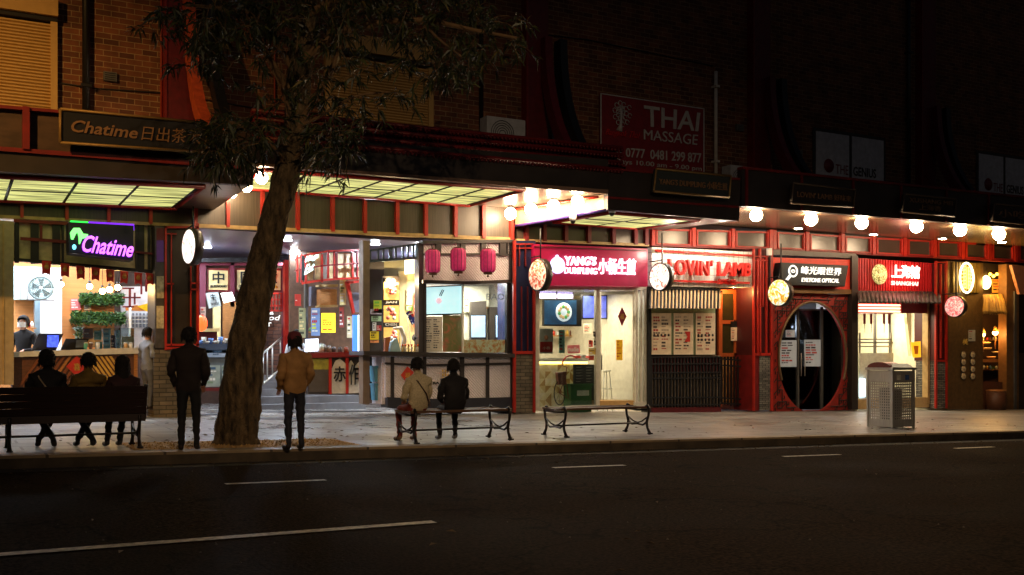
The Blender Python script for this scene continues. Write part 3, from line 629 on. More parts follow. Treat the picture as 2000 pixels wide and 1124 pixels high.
# pennants
PENR = M("pennant_red", (205, 40, 30), .6, noise=.3); PENG = M("pennant_gold", (214, 150, 70), .6)
spots = ["over the wall fan", "between the wall fan and the first bulb", "just left of the leafy shelves, third from the left", "fourth from the left, under the leaf emblem's right", "in the middle of the string over the upper shelf", "third from the right end of the string", "second from the right end of the string", "nearest the shop column, partly folded"]
for i, (x, y) in enumerate([(91, 509), (127, 514), (157, 519), (187, 522), (215, 526), (243, 529), (270, 532), (292, 533)]):
    t = thing("pennant", "small red festival pennant " + spots[i], "pennant", PV(x, y, -.1), "red pennants hung above the tea shop counter")
    wd = 9 - i * .25; h = 29 - i * .6; sk = (i * 37 % 5) - 2
    m = MB(); m.slab([(x - wd, y), (x + wd, y + 2), (x + wd - 1 + sk * .5, y + h), (x + sk, y + h - 4), (x - wd + 1 + sk * .5, y + h - 1)], -.12, .01, PENR); m.build("cloth", t)
    m = MB(); m.lathe(PV(x, y + h * .45, -.125), [(.045, 0), (.045, .004)], PENG, 10, (0, -1, 0)); put_text(m, "福", rq(x - 3, y + 4, x + 3, y + 9), -.126, PENG, ext=.004); m.build("emblem", t)
# counter
TCW = M("counter_white", (205, 205, 205), .35)
SLY = M("yellow_slat", (200, 160, 70), .5); SLB = M("brown_slat", (120, 66, 34), .5)
ct = thing("counter", "tea shop counter with white top and slanted timber slats on the front", "counter", PG(150, 800))
y0v = .12; m = MB(); m.slab([(24, 688), (270, 679), (270, 691), (24, 698)], y0v - .08, .7, TCW); m.build("top", ct)
m = MB(); m.slab([(24, 698), (268, 691), (268, 812), (24, 818)], y0v, .55, WOODD); m.build("body", ct)
m = MB()
for k in range(-6, 27):
    for side in (0, 1):
        lo, hi = (26, 160) if side == 0 else (160, 262)
        if side == 0: pts = [(k * 11.5 + 20, 760), (k * 11.5 + 26, 760), (k * 11.5 + 72, 696), (k * 11.5 + 66, 696)]
        else: pts = [(k * 9 + 150, 696), (k * 9 + 155, 696), (k * 9 + 200, 760), (k * 9 + 195, 760)]
        if min(p[0] for p in pts) < lo - 4 or max(p[0] for p in pts) > hi + 6: continue
        m.slab(pts, y0v - .025, .03, SLY if side else SLB if k % 3 else WOOD)
m.slab([(262, 691), (269, 691), (269, 812), (262, 812)], y0v - .04, .1, WOOD); m.build("slat_front", ct)
po = thing("poster", "red diamond poster with white symbol on the tea shop counter front", "poster", PV(150, 735, 0))
m = MB(); m.slab([(150, 696), (173, 714), (150, 736), (129, 716)], y0v - .05, .012, M("poster_red", (190, 44, 34), .5)); m.build("sheet", po)
m = MB(); put_text(m, "喜", rq(144, 710, 157, 724), y0v - .056, SLY, ext=.004, bold=0.009); m.build("lettering", po)
# POS terminals
def terminal(px, py, w_, h_, label, lean, scr):
    p = PV(px, py, .3); s = 1 / ppm(p); t = thing("sales_terminal", label, "terminal", p, "sales terminals on the tea shop counter")
    m = MB(); W_, H_ = w_ * s, h_ * s; a = [(p.x - W_ / 2, .38, p.z), (p.x + W_ / 2, .38, p.z), (p.x + W_ / 2 + lean, .22, p.z + H_), (p.x - W_ / 2 + lean, .22, p.z + H_)]
    m.hexa(a, [(x, y + .05, z) for x, y, z in a], BLACK); m.build("casing", t)
    m = MB(); b_ = [(x, .5 + i * .0, z) for i, (x, y, z) in enumerate(a)]; m.tube([(p.x, .45, p.z), (p.x, .35, p.z + H_ * .6)], .03, BLACK, 6); m.build("stand", t)
    if scr:
        m = MB(); q = [(p.x + W_ * .1, .2, p.z + H_ * .2), (p.x + W_ * .55, .2, p.z + H_ * .2), (p.x + W_ * .58, .16, p.z + H_ * .9), (p.x + W_ * .12, .16, p.z + H_ * .9)]
        m.hexa(q, [(x, y + .03, z) for x, y, z in q], scr); m.build("screen", t)
BLSCR = E_("blue_screen", (60, 80, 210), 1.2, noise=.5, nscale=20)
terminal(86, 685, 44, 33, "black sales terminal with small blue customer screen on the tea shop counter", .12, BLSCR)
terminal(142, 684, 42, 22, "black sales terminal with dark folded screen right of the blue screen one", .08, M("dark_screen", (70, 74, 74), .2))
# acrylic display case with cups
ACR = glass_mat("acrylic", (225, 240, 245), .6)
dc = thing("display_case", "clear acrylic display case of drinks and leaflets on the right of the tea counter", "display case", PV(212, 680, .2))
m = MB(); a = PV(161, 640, .2); b_ = PV(262, 681, .2); m.box(a.x, b_.x, .2, .6, b_.z + .02, a.z, ACR); m.build("case", dc)
for i, (x0, x1, yt, yb, c) in enumerate([(163, 182, 642, 662, (150, 110, 100)), (184, 198, 646, 664, (120, 170, 160)), (202, 216, 642, 682, (150, 205, 225)), (217, 225, 655, 680, (30, 36, 60)), (227, 234, 645, 680, (150, 200, 220)), (238, 261, 658, 680, (215, 195, 150)), (186, 200, 668, 683, (90, 150, 130))]):
    m = MB(); printed(m, rq(x0, yt, x1, yb), .4, M("leaf%d" % i, c, .5), [WHITE, M("leaf_ink", (60, 90, 120), .5)], 5, i); m.build("leaflet", dc)
for i, x in enumerate((166, 176, 190, 244, 254)):
    p = PV(x, 684, .3); cp = thing("cup", ["teal paper cup at the left end of the acrylic case", "clear cup with dark drink second from the left by the case", "tall cup below the poster sheets in the case", "pale cup by the right corner of the case", "last cup at the right corner of the tea counter"][i], "cup", p, "cups on the tea shop counter")
    m = MB(); m.lathe(p + Vector((0, -.1, 0)), [(.028, 0), (.042, .13)], [M("teal_cup", (90, 170, 150), .5), M("dark_cup", (90, 60, 50), .3), WHITE, M("tan_cup", (200, 160, 110), .5), WHITE][i], 10); m.build("body", cp)
    m = MB(); m.lathe(p + Vector((0, -.1, .13)), [(.044, 0), (.03, .02)], WHITE, 10); m.build("lid", cp)
# shelves with greenery
LG = [M("leaf_green_%d" % i, c, .6) for i, c in enumerate([(30, 62, 24), (46, 84, 34), (66, 104, 48)])]
def foliage_box(m, a, b_, d, n, sz, mats, seed, hang=0.):
    rnd = random.Random(seed)
    for i in range(n):
        p = Vector((rnd.uniform(a.x, b_.x), a.y + rnd.uniform(-d, d), rnd.uniform(b_.z, a.z) - hang * rnd.random() ** 2)); s = sz * rnd.uniform(.5, 1.3)
        u = Vector((rnd.gauss(0, 1), rnd.gauss(0, 1), rnd.gauss(-.3, 1))).normalized(); w_ = u.orthogonal().normalized()
        m.add([p - u * s, p + w_ * s * .35, p + u * s, p - w_ * s * .35], [(0, 1, 2, 3)], rnd.choice(mats))
for (q, lab, sd) in [((155, 572, 241, 590), "upper shelf of trailing green plants on the orange shop wall", 1), ((138, 608, 243, 628), "lower wider shelf box of green plants on the orange shop wall", 2)]:
    a, b_ = PV(q[0], q[1], 3.0), PV(q[2], q[3], 3.0); t = thing("plant_shelf", lab, "plant shelf", (a.x, 3.0, b_.z), "plant shelves in the tea shop")
    m = MB(); m.box(a.x, b_.x, 2.96, 3.25, b_.z - .02, b_.z + .02, BLACK); m.build("shelf", t)
    m = MB(); a.y = b_.y = 2.9; foliage_box(m, a, b_, .07, 1900, .055, LG, sd, .12); m.build("foliage", t)
bx = MB(); a, b_ = PV(148, 640, .7), PV(160, 690, .7); t = thing("potted_plant", "small green plant beside the display case on the tea counter", "plant", (a.x, .7, b_.z)); foliage_box(bx, a, b_, .1, 260, .07, LG, 5); bx.build("foliage", t)
m = MB(); m.lathe(((a.x + b_.x) / 2, .7, b_.z - .1), [(.05, 0), (.07, .12)], WHITE, 10); m.build("pot", t)
# inner divider, cupboard, notice
m = MB(); m.slab([(27, 520), (118, 524), (118, 585), (27, 585)], 2.9, .35, M("pale_green_panel", (190, 214, 210), .5)); m.slab([(80, 585), (118, 585), (118, 700), (80, 700)], 2.6, .3, M("shop_white_wall")); m.slab([(68, 585), (80, 585), (80, 700), (68, 700)], 2.85, .3, M("blue_grey_shelf", (120, 140, 148), .5))
for x in (40, 52, 64): m.slab([(x, 524), (x + 1, 524), (x + 1, 585), (x, 585)], 2.88, .02, GREYM)
m.build("cupboard", bld)
m = MB(); m.slab([(118, 522), (121, 522), (121, 700), (118, 700)], 2.5, .1, WHITE); m.build("corner_trim", bld)
nt_ = thing("notice", "pink square notice on the orange wall left of the plant shelves", "notice", PV(147, 606, 3.2)); m = MB(); printed(m, rq(138, 584, 158, 606), 3.22, M("pink_notice", (214, 110, 110), .5), [WHITE], 4, 3); m.build("sheet", nt_)
# fan
fn_c = PV(80, 563, 2.2); fr = 22 / ppm(fn_c)
t = thing("fan", "round grey drum fan on a shelf at the left of the tea shop", "fan", (fn_c.x, 2.2, fn_c.z - fr))
m = MB(); ax = Vector((-.25, -1, 0)).normalized(); u = Vector((1, -.25, 0)).normalized(); wz = Vector((0, 0, 1))
for rr in [fr * k / 7 for k in range(2, 8)]: m.tube([fn_c + u * rr * math.cos(a_) + wz * rr * math.sin(a_) for a_ in [q * math.pi / 12 for q in range(25)]], .008 if rr < fr * .95 else .022, M("fan_grey", (90, 104, 104), .4), 5)
for k in range(24):
    a_ = k * math.pi / 12; m.tube([fn_c + (u * math.cos(a_) + wz * math.sin(a_)) * fr * .2, fn_c + (u * math.cos(a_) + wz * math.sin(a_)) * fr], .005, M("fan_grey"), 4)
m.build("grille", t)
m = MB(); m.lathe(fn_c + ax * .02, [(fr * .16, 0), (fr * .12, .04)], WHITE, 12, ax); m.build("hub", t)
m = MB()
for k in range(5):
    a_ = k * math.pi * .4; d1 = u * math.cos(a_) + wz * math.sin(a_); d2 = u * math.cos(a_ + .7) + wz * math.sin(a_ + .7); m.add([fn_c - ax * .05, fn_c + d1 * fr * .85 - ax * .03, fn_c + d2 * fr * .9 - ax * .09], [(0, 1, 2)], M("fan_blade", (60, 74, 74), .4))
m.build("blades", t)
m = MB(); m.tube([fn_c + u * fr * 1.05, fn_c + u * fr * 1.1 - wz * fr * 1.05, fn_c - u * fr * 1.1 - wz * fr * 1.05, fn_c - u * fr * 1.05], .02, GREYM, 5); m.build("stand", t)
# festoon bulbs
BULB = E_("warm_bulb", (255, 205, 125), 60)
for i, (x, y) in enumerate([(119, 556), (175, 560), (200, 569), (214, 566), (230, 562)]):
    p = PV(x, y, 1.6); t = thing("pendant_bulb", ["warm pendant bulb nearest the wall fan in the tea shop", "second pendant bulb from the left in front of the orange wall", "lowest of the three clustered bulbs over the plant shelf", "middle bulb of the three clustered over the plant shelf", "right hand bulb of the cluster over the plant shelf"][i], "bulb", p, "pendant bulbs in the tea shop")
    m = MB(); m.ball(p, .06, BULB, 12); m.build("bulb", t); m = MB(); m.tube([p + Vector((0, 0, .06)), (p.x, p.y, 3.98)], .006, BLACK, 4); m.tube([p + Vector((0, 0, .05)), p + Vector((0, 0, .12))], .03, BLACK, 6); m.build("cord", t)
    pass
area("tea_shop_light", ((xa + xb) / 2 - .5, 1.6, 3.9), 3.5, 1.6, 230, (228, 238, 255))
# panels right of the counter (side view into the hall), yellow parasol, lattice screen
m = MB(); m.slab([(236, 560), (308, 560), (308, 690), (236, 690)], 3.6, .1, M("hall_white", (200, 202, 206), .6)); m.build("side_wall", bld)
m = MB()
for x in (245, 252, 259, 266, 273, 280, 287, 294): m.slab([(x, 612), (x + 3, 612), (x + 3, 640), (x, 640)], 3.5, .05, M("grey_blue", (120, 126, 136), .6))
for y in (617, 624, 631): m.slab([(240, y), (302, y), (302, y + 1.5), (240, y + 1.5)], 3.48, .05, WHITE)
m.build("grid_panel", bld)
m = MB()
for q in [(240, 562, 262, 565), (240, 580, 275, 583), (240, 598, 262, 601), (252, 562, 256, 601), (262, 572, 265, 595), (275, 545, 278, 575), (284, 545, 288, 570)]: m.slab(rq(*q), 2.4, .06, MAROON)
m.build("lattice_screen", bld)
ys = thing("parasol", "yellow and orange parasol top seen behind the right end of the tea counter", "parasol", PV(285, 612, 3.0)); m = MB(); m.slab([(268, 598), (300, 590), (300, 612), (285, 608)], 2.9, .05, M("yellow_cloth", (250, 200, 20), .6)); m.slab([(245, 600), (268, 596), (286, 608), (246, 607)], 2.95, .05, M("orange_cloth", (200, 130, 60), .6)); m.build("canopy", ys)
m = MB(); m.tube([PV(254, 600, 2.9), PV(254, 690, 2.9)], .03, M("pale_pipe"), 8); m.build("pole", ys)
# ================================================================ pier 1 : posters, red framed panel, brick base
def pier(x0, x1, yt, yb, ybase, v=-.3, base=STONE, panel=DARK):
    m = MB(); m.slab([(x0, yt), (x1, yt + 2), (x1, yb), (x0, yb)], v, abs(v) + .5, panel); m.build("pier_panel", bld)
    m = MB(); z = PV(x0, ybase, v).z; m.slab([(x0 - 1, yb), (x1 + 1, yb), (x1 + 1, ybase + 4), (x0 - 1, ybase + 8)], v - .04, abs(v) + .58, base); m.build("pier_base", bld)
pier(302, 387, 441, 684, 812, -.3)
m = MB(); m.slab([(303, 443), (323, 444), (323, 680), (303, 680)], -.34, .05, M("poster_grey", (70, 66, 66), .5, noise=.4)); 
for (yt, yb, mt) in [(446, 470, MAROON), (470, 512, M("purple_glow_panel", (92, 50, 150), .4)), (540, 583, M("poster_tan", (190, 180, 150), .5, noise=.5, nscale=12)), (598, 642, M("poster_tan"))]: m.slab([(306, yt), (320, yt), (320, yb), (306, yb)], -.355, .02, mt)
m.build("pier_poster", bld)
m = MB()
def bars(m, lst, v, mat, th=.05):
    for q in lst: m.slab(rq(*q), v, th, mat)
bars(m, [(322, 442, 326, 684), (384, 436, 389, 684), (322, 442, 389, 446), (326, 672, 389, 676), (326, 678, 389, 683), (334, 455, 336, 676), (372, 520, 374, 640), (326, 553, 340, 556), (372, 552, 386, 555), (372, 564, 386, 567), (326, 456, 345, 458), (366, 456, 386, 458)], -.38, RED)
m.build("pier_lattice", bld)
# round hanging signs
FOOD = {}
def food_mat(name, a, b_, c, em=1.3, sc_=7):
    m = bpy.data.materials.new(name); m.use_nodes = True; nt = m.node_tree; b = nt.nodes["Principled BSDF"]
    tc = nt.nodes.new("ShaderNodeTexCoord"); v = nt.nodes.new("ShaderNodeTexNoise"); v.inputs["Scale"].default_value = sc_; v.inputs["Detail"].default_value = 3; v.inputs["Distortion"].default_value = 2.5
    r = nt.nodes.new("ShaderNodeValToRGB"); cr = r.color_ramp; cr.elements[0].position = .43; cr.elements[0].color = lin(a); cr.elements[1].position = .65; cr.elements[1].color = lin(c)
    e = cr.elements.new(.53); e.color = lin(b_)
    nt.links.new(tc.outputs["Object"], v.inputs[0]); nt.links.new(v.outputs[0], r.inputs[0]); nt.links.new(r.outputs[0], b.inputs["Base Color"]); nt.links.new(r.outputs[0], b.inputs["Emission Color"]); b.inputs["Emission Strength"].default_value = em
    MC[name] = m; return m
def round_sign(px, py, hpx, v, label, face, yaw=7, roddy=60):
    p = PV(px, py, v); r = hpx / 2 / ppm(p); a = math.radians(yaw); ax = Vector((-math.cos(a), -math.sin(a), 0))
    t = thing("round_sign", label, "sign", p - Vector((0, 0, r)), "round hanging signs along the shops")
    m = MB(); m.lathe(p - ax * .16, [(r * 1.04, 0), (r * 1.04, .17), (r * .97, .17), (r * .97, .15)], M("sign_rim", (38, 30, 26), .4), 36, ax); m.build("rim", t)
    m = MB(); m.lathe(p, [(r * .96, -.01), (r * .96, .012)], face, 36, ax); m.build("face", t)
    m = MB(); m.tube([p + Vector((.08, 0, r)), p + Vector((.08, 0, r + roddy / ppm(p)))], .018, BLACK, 6); m.tube([p + Vector((.08, 0, r + .08)), p + Vector((.08, .5, r + .08))], .015, BLACK, 6); m.build("hanger", t)
    return t, p, r, ax
WL = food_mat("white_pink_print", (255, 250, 235), (250, 226, 218), (230, 170, 160), 1.0, 4)
round_sign(369, 482, 68, -1.1, "narrow edge-on white lit round sign on the column right of the tea shop", WL, 10, 45)
round_sign(1050, 537, 61, -1.0, "round lit sign with red and cream food picture left of the magenta sign", food_mat("food_red", (255, 236, 205), (235, 120, 80), (160, 40, 30), .6), 4, 60)
round_sign(1288, 541, 53, -1.0, "round white lit sign with faint pink dish by the white tiled sign", food_mat("food_pink", (255, 250, 240), (250, 215, 200), (200, 100, 80), .8), 10, 60)
round_sign(1521, 572, 52, -1.0, "round lit sign with yellow banana shapes beside the optical shop", food_mat("food_yellow", (215, 235, 225), (240, 190, 70), (180, 120, 40), .6, 5), 8, 70)
round_sign(1864, 599, 41, -1.0, "round pink lit sign between the red and the dark shop", food_mat("food_rose", (255, 190, 180), (240, 110, 110), (200, 70, 80), .6, 9), 6, 70)
# ================================================================ mall entrance
CEILB = M("mall_ceiling", (92, 92, 120), .28, noise=.15)
m = MB(); xa_, xb_ = X_(386) - .3, X_(722, 0) + 1.0
m.box(xa_ - .5, X_(1003), .15, 7.2, 3.94, 4.02, CEILB); m.build("mall_ceiling", bld)
m = MB(); m.box(xa_ - 2.6, xb_ + 4.5, 6.6, 6.8, -.3, 3.94, M("mall_back_wall", (84, 60, 48), .7, noise=.2)); m.build("mall_wall", bld)
for i, (x, y) in enumerate([(404, 483), (561, 469), (576, 490), (733, 477)]):
    r = ray(x, y); tt = (3.935 - 1.25) / r[2]; p = Vector([CAM[k] + tt * r[k] for k in range(3)])
    t = thing("downlight", ["cool downlight left of the trunk in the hall ceiling", "bright downlight right of the trunk nearest the street", "downlight just behind the brightest one in the hall ceiling", "downlight above the menu column of the corner bar"][i], "downlight", p, "downlights in the mall entrance ceiling")
    m = MB(); m.lathe(p + Vector((0, 0, -.01)), [(.10, 0), (.10, .02)], E_("cool_lens", (215, 235, 255), 520), 16); m.build("lens", t)
    m = MB(); m.lathe(p + Vector((0, 0, -.004)), [(.14, 0), (.14, .02)], GREYM, 18); m.build("ring", t)
for x_, y_ in [(-6.0, 4.8), (-3.4, 2.6), (-9.2, 3.4)]: point("hall_fill", (x_, y_, 3.7), 125, (240, 238, 240), .12)  # bare points added to lift the hall, besides its downlights
VB = 5.2; OCH = M("cream_board", (222, 200, 140), .6)
for i, (x0, x1, ch, sub, lab) in enumerate([(404, 449, "中", "BURWOOD", "cream board with black character for middle and word BURWOOD beneath"), (459, 503, "国", "CHINATOWN", "cream board half hidden by the trunk with the character for country"), (507, 552, "敬", "", "cream board right of the trunk with black character and small gold flower")]):
    t = thing("character_board", lab, "board", PV((x0 + x1) / 2, 570, VB), "character boards over the hall")
    m = MB(); m.slab(rq(x0, 524, x1, 570, 1), VB, .12, REDD); m.build("frame", t); m = MB(); m.slab(rq(x0 + 4, 528, x1 - 4, 566, 1), VB - .03, .03, OCH); m.build("panel", t)
    m = MB(); put_text(m, ch, rq(x0 + 11, 531, x1 - 11, 554), VB - .05, M("black_print", (14, 14, 14)), bold=0.0135)
    if sub: put_text(m, sub, rq(x0 + 7, 557, x1 - 7, 562), VB - .05, BLACK, bold=0.0135)
    else: m.lathe(PV(x0 + 32, 561, VB - .04), [(.04, 0), (.04, .01)], M("gold_print", (190, 140, 30)), 8, (0, -1, 0))
    m.build("lettering", t)
m = MB(); PUR_ = M("plum_beam", (96, 26, 48), .45)
bars(m, [(390, 512, 560, 519), (390, 519, 402, 660), (450, 512, 458, 600), (553, 512, 561, 780)], 5.0, PUR_, .15); m.build("mall_frame", bld)
m = MB(); bars(m, [(556, 508, 570, 690)], 4.6, RED, .15); m.build("mall_post", bld)
m = MB(); m.slab([(386, 505), (600, 500), (600, 512), (386, 512)], 4.7, .4, BLACK); m.build("mall_bulkhead", bld)
BKD = brick_mat("hall_brick", (100, 62, 46), (70, 44, 34), (40, 28, 24), .3, .1, .01); 
m = MB(); m.slab([(505, 600), (556, 600), (556, 760), (505, 760)], 5.6, .3, BKD); m.build("hall_brick_wall", bld)
m = MB(); WLT = E_("white_letters", (225, 225, 220), .7)
ws = thing("wall_sign", "white letters Seafood Air on the dark brick wall right of the trunk", "sign", PV(525, 635, 5.4))
put_text(m, "Sea", rq(508, 602, 534, 615), 5.5, WLT, bold=0.0135); put_text(m, "food", rq(508, 616, 547, 626), 5.5, WLT, bold=0.0045, shear=.2); put_text(m, "Air", rq(508, 626, 530, 638), 5.5, WLT, bold=0.0135); m.build("lettering", ws)
m = MB(); 
for i in range(6): bars(m, [(518 + i * 6, 572, 520 + i * 6, 608)], 5.1, RED, .04)
for y in (572, 584, 596, 606): bars(m, [(516, y, 552, y + 3)], 5.08, RED, .04)
m.build("mall_lattice", bld)
# left hall stall : steel counter with glass
st = thing("food_stall", "steel and glass food stall counter in the hall left of the trunk", "stall", PG(425, 762))
m = MB(); m.slab(rq(386, 672, 452, 690), 2.2, .6, M("blue_steel", (88, 100, 124), .35, .5)); m.build("counter_top", st)
m = MB(); m.slab(rq(386, 690, 452, 758), 2.25, .55, M("grey_steel_body", (110, 118, 124), .4, .3)); m.build("body", st)
m = MB(); printed(m, rq(388, 684, 444, 698), 2.2, M("pale_strip", (150, 165, 185), .4), [M("leaf_ink", (60, 90, 120))], 2, 4, cols=2); m.build("label_strip", st)
for q, s in [((390, 714, 400, 756), 1), ((402, 714, 430, 756), 2), ((433, 714, 450, 756), 3)]:
    m = MB(); printed(m, rq(*q), 2.18, M("menu_grey", (150, 160, 150), .5), [M("leaf_ink"), M("sage_ink", (120, 140, 110)), WHITE], 5, s); m.build("panel", st)
m = MB(); bars(m, [(386, 758, 452, 764)], 2.15, REDD, .1); m.build("kick_board", st)
rg = random.Random(8)
for i in range(9):
    x = 392 + i * 6.5; p = PV(x, 672, 2.3); t = thing("bowl_stack", "small stack of white bowls on the steel stall counter" , "bowls", p, "white bowls on the steel stall counter"); m = MB(); h = rg.uniform(.05, .16); m.lathe(p, [(.03, 0), (.055, h * .6), (.06, h)], WHITE if i % 3 else M("blue_bowl", (110, 150, 215)), 9); m.build("stack", t)
m = MB(); bars(m, [(417, 592, 431, 668)], 4.4, OCH, .1); bars(m, [(388, 642, 430, 648)], 3.4, OCH, .3); m.build("hall_cream_panel", bld)
m = MB(); bars(m, [(388, 648, 424, 672)], 3.6, MAROON, .1); m.build("hall_dark_panel", bld)
m = MB(); bars(m, [(436, 590, 470, 668)], 5.0, WOOD, .1); m.build("hall_timber", bld)
ls = thing("lightbox", "bright white blank lightbox tilted above the steel stall", "lightbox", PV(445, 590, 4)); m = MB(); m.slab([(433, 573), (453, 571), (459, 587), (439, 592)], 3.9, .1, E_("lightbox_white", (255, 252, 245), 3)); m.build("box", ls)
ls = thing("lightbox", "grey tilted box sign with black characters left of the blank white one", "lightbox", PV(415, 600, 4)); m = MB(); m.slab([(403, 573), (426, 571), (432, 598), (409, 603)], 3.9, .1, M("grey_box", (170, 180, 180), .5)); m.build("box", ls); m = MB(); put_text(m, "牛", [(409, 575), (420, 574), (423, 586), (412, 588)], 3.88, BLACK, bold=0.009); put_text(m, "NOODLE", [(412, 592), (427, 590), (428, 595), (413, 597)], 3.88, BLACK, bold=0.009); m.build("lettering", ls)
lt = thing("paper_lantern", "small glowing orange lantern behind the red post left of the stall", "lantern", PV(394, 640, 2.5)); m = MB(); m.ball(PV(393, 632, 2.5), .14, E_("orange_lantern", (255, 80, 30), 1.6), 12, 1.3); m.build("shade", lt)
# stair rail and steps
sr = thing("stair", "short stair with steel handrail behind the trunk in the hall", "stair", PG(520, 770))
m = MB()
for a, b_ in [((512, 692), (550, 660)), ((514, 750), (556, 714))]: m.tube([PV(*a, 2.6), PV(*b_, 4.2)], .025, STEEL, 8)
m.build("handrail", sr)
for x, yt, yb, v in [(514, 690, 752, 2.6), (522, 682, 744, 2.9), (532, 675, 735, 3.4), (548, 662, 722, 4.1)]: m = MB(); m.tube([PV(x, yt, v), PV(x, yb, v)], .018, STEEL, 6); m.build("baluster", sr)
m = MB(); sx = PV(514, 760, 2.6).x
for k in range(5): m.box(sx - .2, sx + 2.6, 2.7 + k * .35, 3.05 + k * .35, -.1, .1 + k * .17 + .07, M("stair_grey", (110, 110, 115), .6))
m.build("steps", sr)
# ---------------------------------------------------------------- red kiosk (590-715)
kk = thing("food_kiosk", "red kiosk with lattice header and painted white character panels in the hall", "kiosk", PG(660, 775))
VK = 1.2
m = MB(); m.slab([(600, 690), (709, 687), (709, 697), (600, 700)], VK - .1, .8, REDD); m.build("counter_top", kk)
m = MB(); m.slab([(602, 699), (709, 697), (709, 772), (602, 770)], VK, .6, DARK); m.build("body", kk)
m = MB(); m.slab([(604, 701), (643, 701), (643, 722), (604, 722)], VK - .02, .03, M("olive_panel", (140, 134, 48), .5, noise=.4)); m.slab([(604, 722), (643, 722), (643, 766), (604, 766)], VK - .02, .03, M("grey_brown", (74, 66, 60), .5)); m.build("side_panel", kk)
m = MB()
for q in ([(648, 722), (656, 705), (664, 701), (677, 712), (677, 769), (648, 769)], [(680, 712), (686, 704), (694, 716), (704, 705), (709, 716), (709, 768), (680, 769)]): m.slab(q, VK - .03, .03, M("kiosk_white", (190, 186, 178), .5, noise=.2))
m.build("mountain_panel", kk)
m = MB(); put_text(m, "赤", rq(651, 716, 675, 746), VK - .04, BLACK, bold=0.0135); put_text(m, "作", rq(682, 712, 700, 752), VK - .04, BLACK, bold=0.009); m.build("lettering", kk)
m = MB(); m.slab([(701, 716), (709, 714), (709, 745), (701, 745)], VK - .045, .01, M("poster_red")); m.build("red_stamp", kk)
m = MB(); bars(m, [(643, 699, 648, 770), (676, 699, 681, 769)], VK - .06, RED, .06); m.build("post", kk)
VH = 1.6
m = MB(); m.slab([(577, 505), (600, 496), (640, 489), (715, 486), (715, 490), (640, 493), (600, 500), (577, 509)], VH, .06, RED)
m.slab([(577, 528), (600, 522), (640, 517), (715, 512), (715, 515), (640, 520), (600, 525), (577, 531)], VH, .06, REDD)
m.slab([(590, 552), (620, 547), (655, 543), (715, 541), (715, 545), (655, 547), (620, 551), (590, 556)], VH, .06, RED)
for x in (580, 588, 596, 628, 640, 652, 657, 688, 697): m.slab(rq(x, 497 if x < 640 else 490, x + 3, 552 if x < 640 else 544), VH, .06, REDD if x % 2 else RED)
m.build("header_lattice", kk)
m = MB(); rgk = random.Random(2)
for i, (x0, x1) in enumerate([(590, 598), (600, 612), (616, 626), (630, 642), (644, 650), (660, 686), (690, 696), (700, 714)]): m.slab(rq(x0, 494, x1, 546), VH + .25, .05, M("header_lit", (220, 190, 140), .4, noise=.4, nscale=4) if i % 3 else M("header_mirror", (190, 185, 175), .2, .4))
m.build("header_panel", kk)
m = MB(); m.slab(rq(566, 488, 716, 700), 3.4, .1, M("kiosk_back", (92, 64, 46), .6, noise=.3)); m.build("kiosk_wall", bld)
m = MB(); m.slab(rq(626, 565, 658, 597), 2.2, .3, WOOD); m.slab(rq(624, 556, 660, 560), 2.1, .3, CREAM); m.slab(rq(624, 596, 660, 600), 2.1, .3, CREAM); m.build("hood", kk)
m = MB(); m.slab(rq(596, 555, 602, 700), 2.1, .1, GREYM); m.slab(rq(608, 560, 626, 598), 2.5, .2, M("blue_grey", (96, 96, 112), .5)); m.build("pillar", kk)
for q, c, inks, s, em, lab in [((628, 612, 655, 650), (250, 205, 40), [M("poster_red"), M("orange_ink", (230, 130, 30))], 1, 1.2, "glowing yellow poster under the timber hood"), ((608, 602, 625, 656), (120, 150, 200), [WHITE, M("lime_ink", (200, 210, 60)), M("poster_red")], 2, 0, "narrow blue and lime poster left of the yellow one"), ((584, 602, 597, 660), (150, 150, 110), [OCH, BLACK], 3, 0, "dim olive poster at the left edge of the kiosk"), ((664, 545, 676, 596), (205, 190, 130), [LG[2], WHITE], 4, 0, "cream hanging scroll with green leaves")]:
    t = thing("poster", lab, "poster", PV((q[0] + q[2]) / 2, q[3], 2.0)); m = MB(); printed(m, rq(*q), 1.95, E_("pm%d" % s, c, em) if em else M("pm%d" % s, c, .5), inks, 7, s); m.build("sheet", t)
m = MB(); m.slab([(676, 551), (682, 550), (694, 610), (690, 614)], 1.8, .1, RED); m.slab([(676, 550), (704, 548), (704, 552), (678, 555)], 1.8, .1, RED); m.build("red_angle_frame", kk)
t = thing("display_screen", "tall blue and white lit menu screen at the right of the red kiosk", "screen", PV(700, 690, 1.7)); m = MB(); m.slab(rq(690, 616, 699, 686), 1.5, .06, E_("scr_blue", (60, 110, 215), 1.4)); m.slab(rq(699, 616, 708, 686), 1.5, .06, E_("scr_white", (220, 240, 255), 2.6)); m.build("panel", t)
m = MB(); m.slab(rq(690, 572, 708, 610), 2.0, .06, M("blue_grey")); m.build("side_panel", kk)
t = thing("monitor", "glowing white monitor on the left of the red kiosk counter", "monitor", PV(610, 688, 1.4)); m = MB(); m.slab([(598, 663), (622, 662), (621, 686), (596, 687)], 1.35, .04, E_("scr_white2", (215, 225, 255), 2.2, noise=.3, nscale=30)); m.build("screen", t)
m = MB(); m.tube([PV(610, 687, 1.45), PV(610, 691, 1.45)], .05, BLACK, 8); m.build("stand", t)
nl = thing("neon_sign", "cool white handwritten neon sign slanting over the kiosk header", "sign", PV(608, 530, 1.2)); m = MB(); NEO = E_("neon_cool", (190, 240, 240), 2.4)
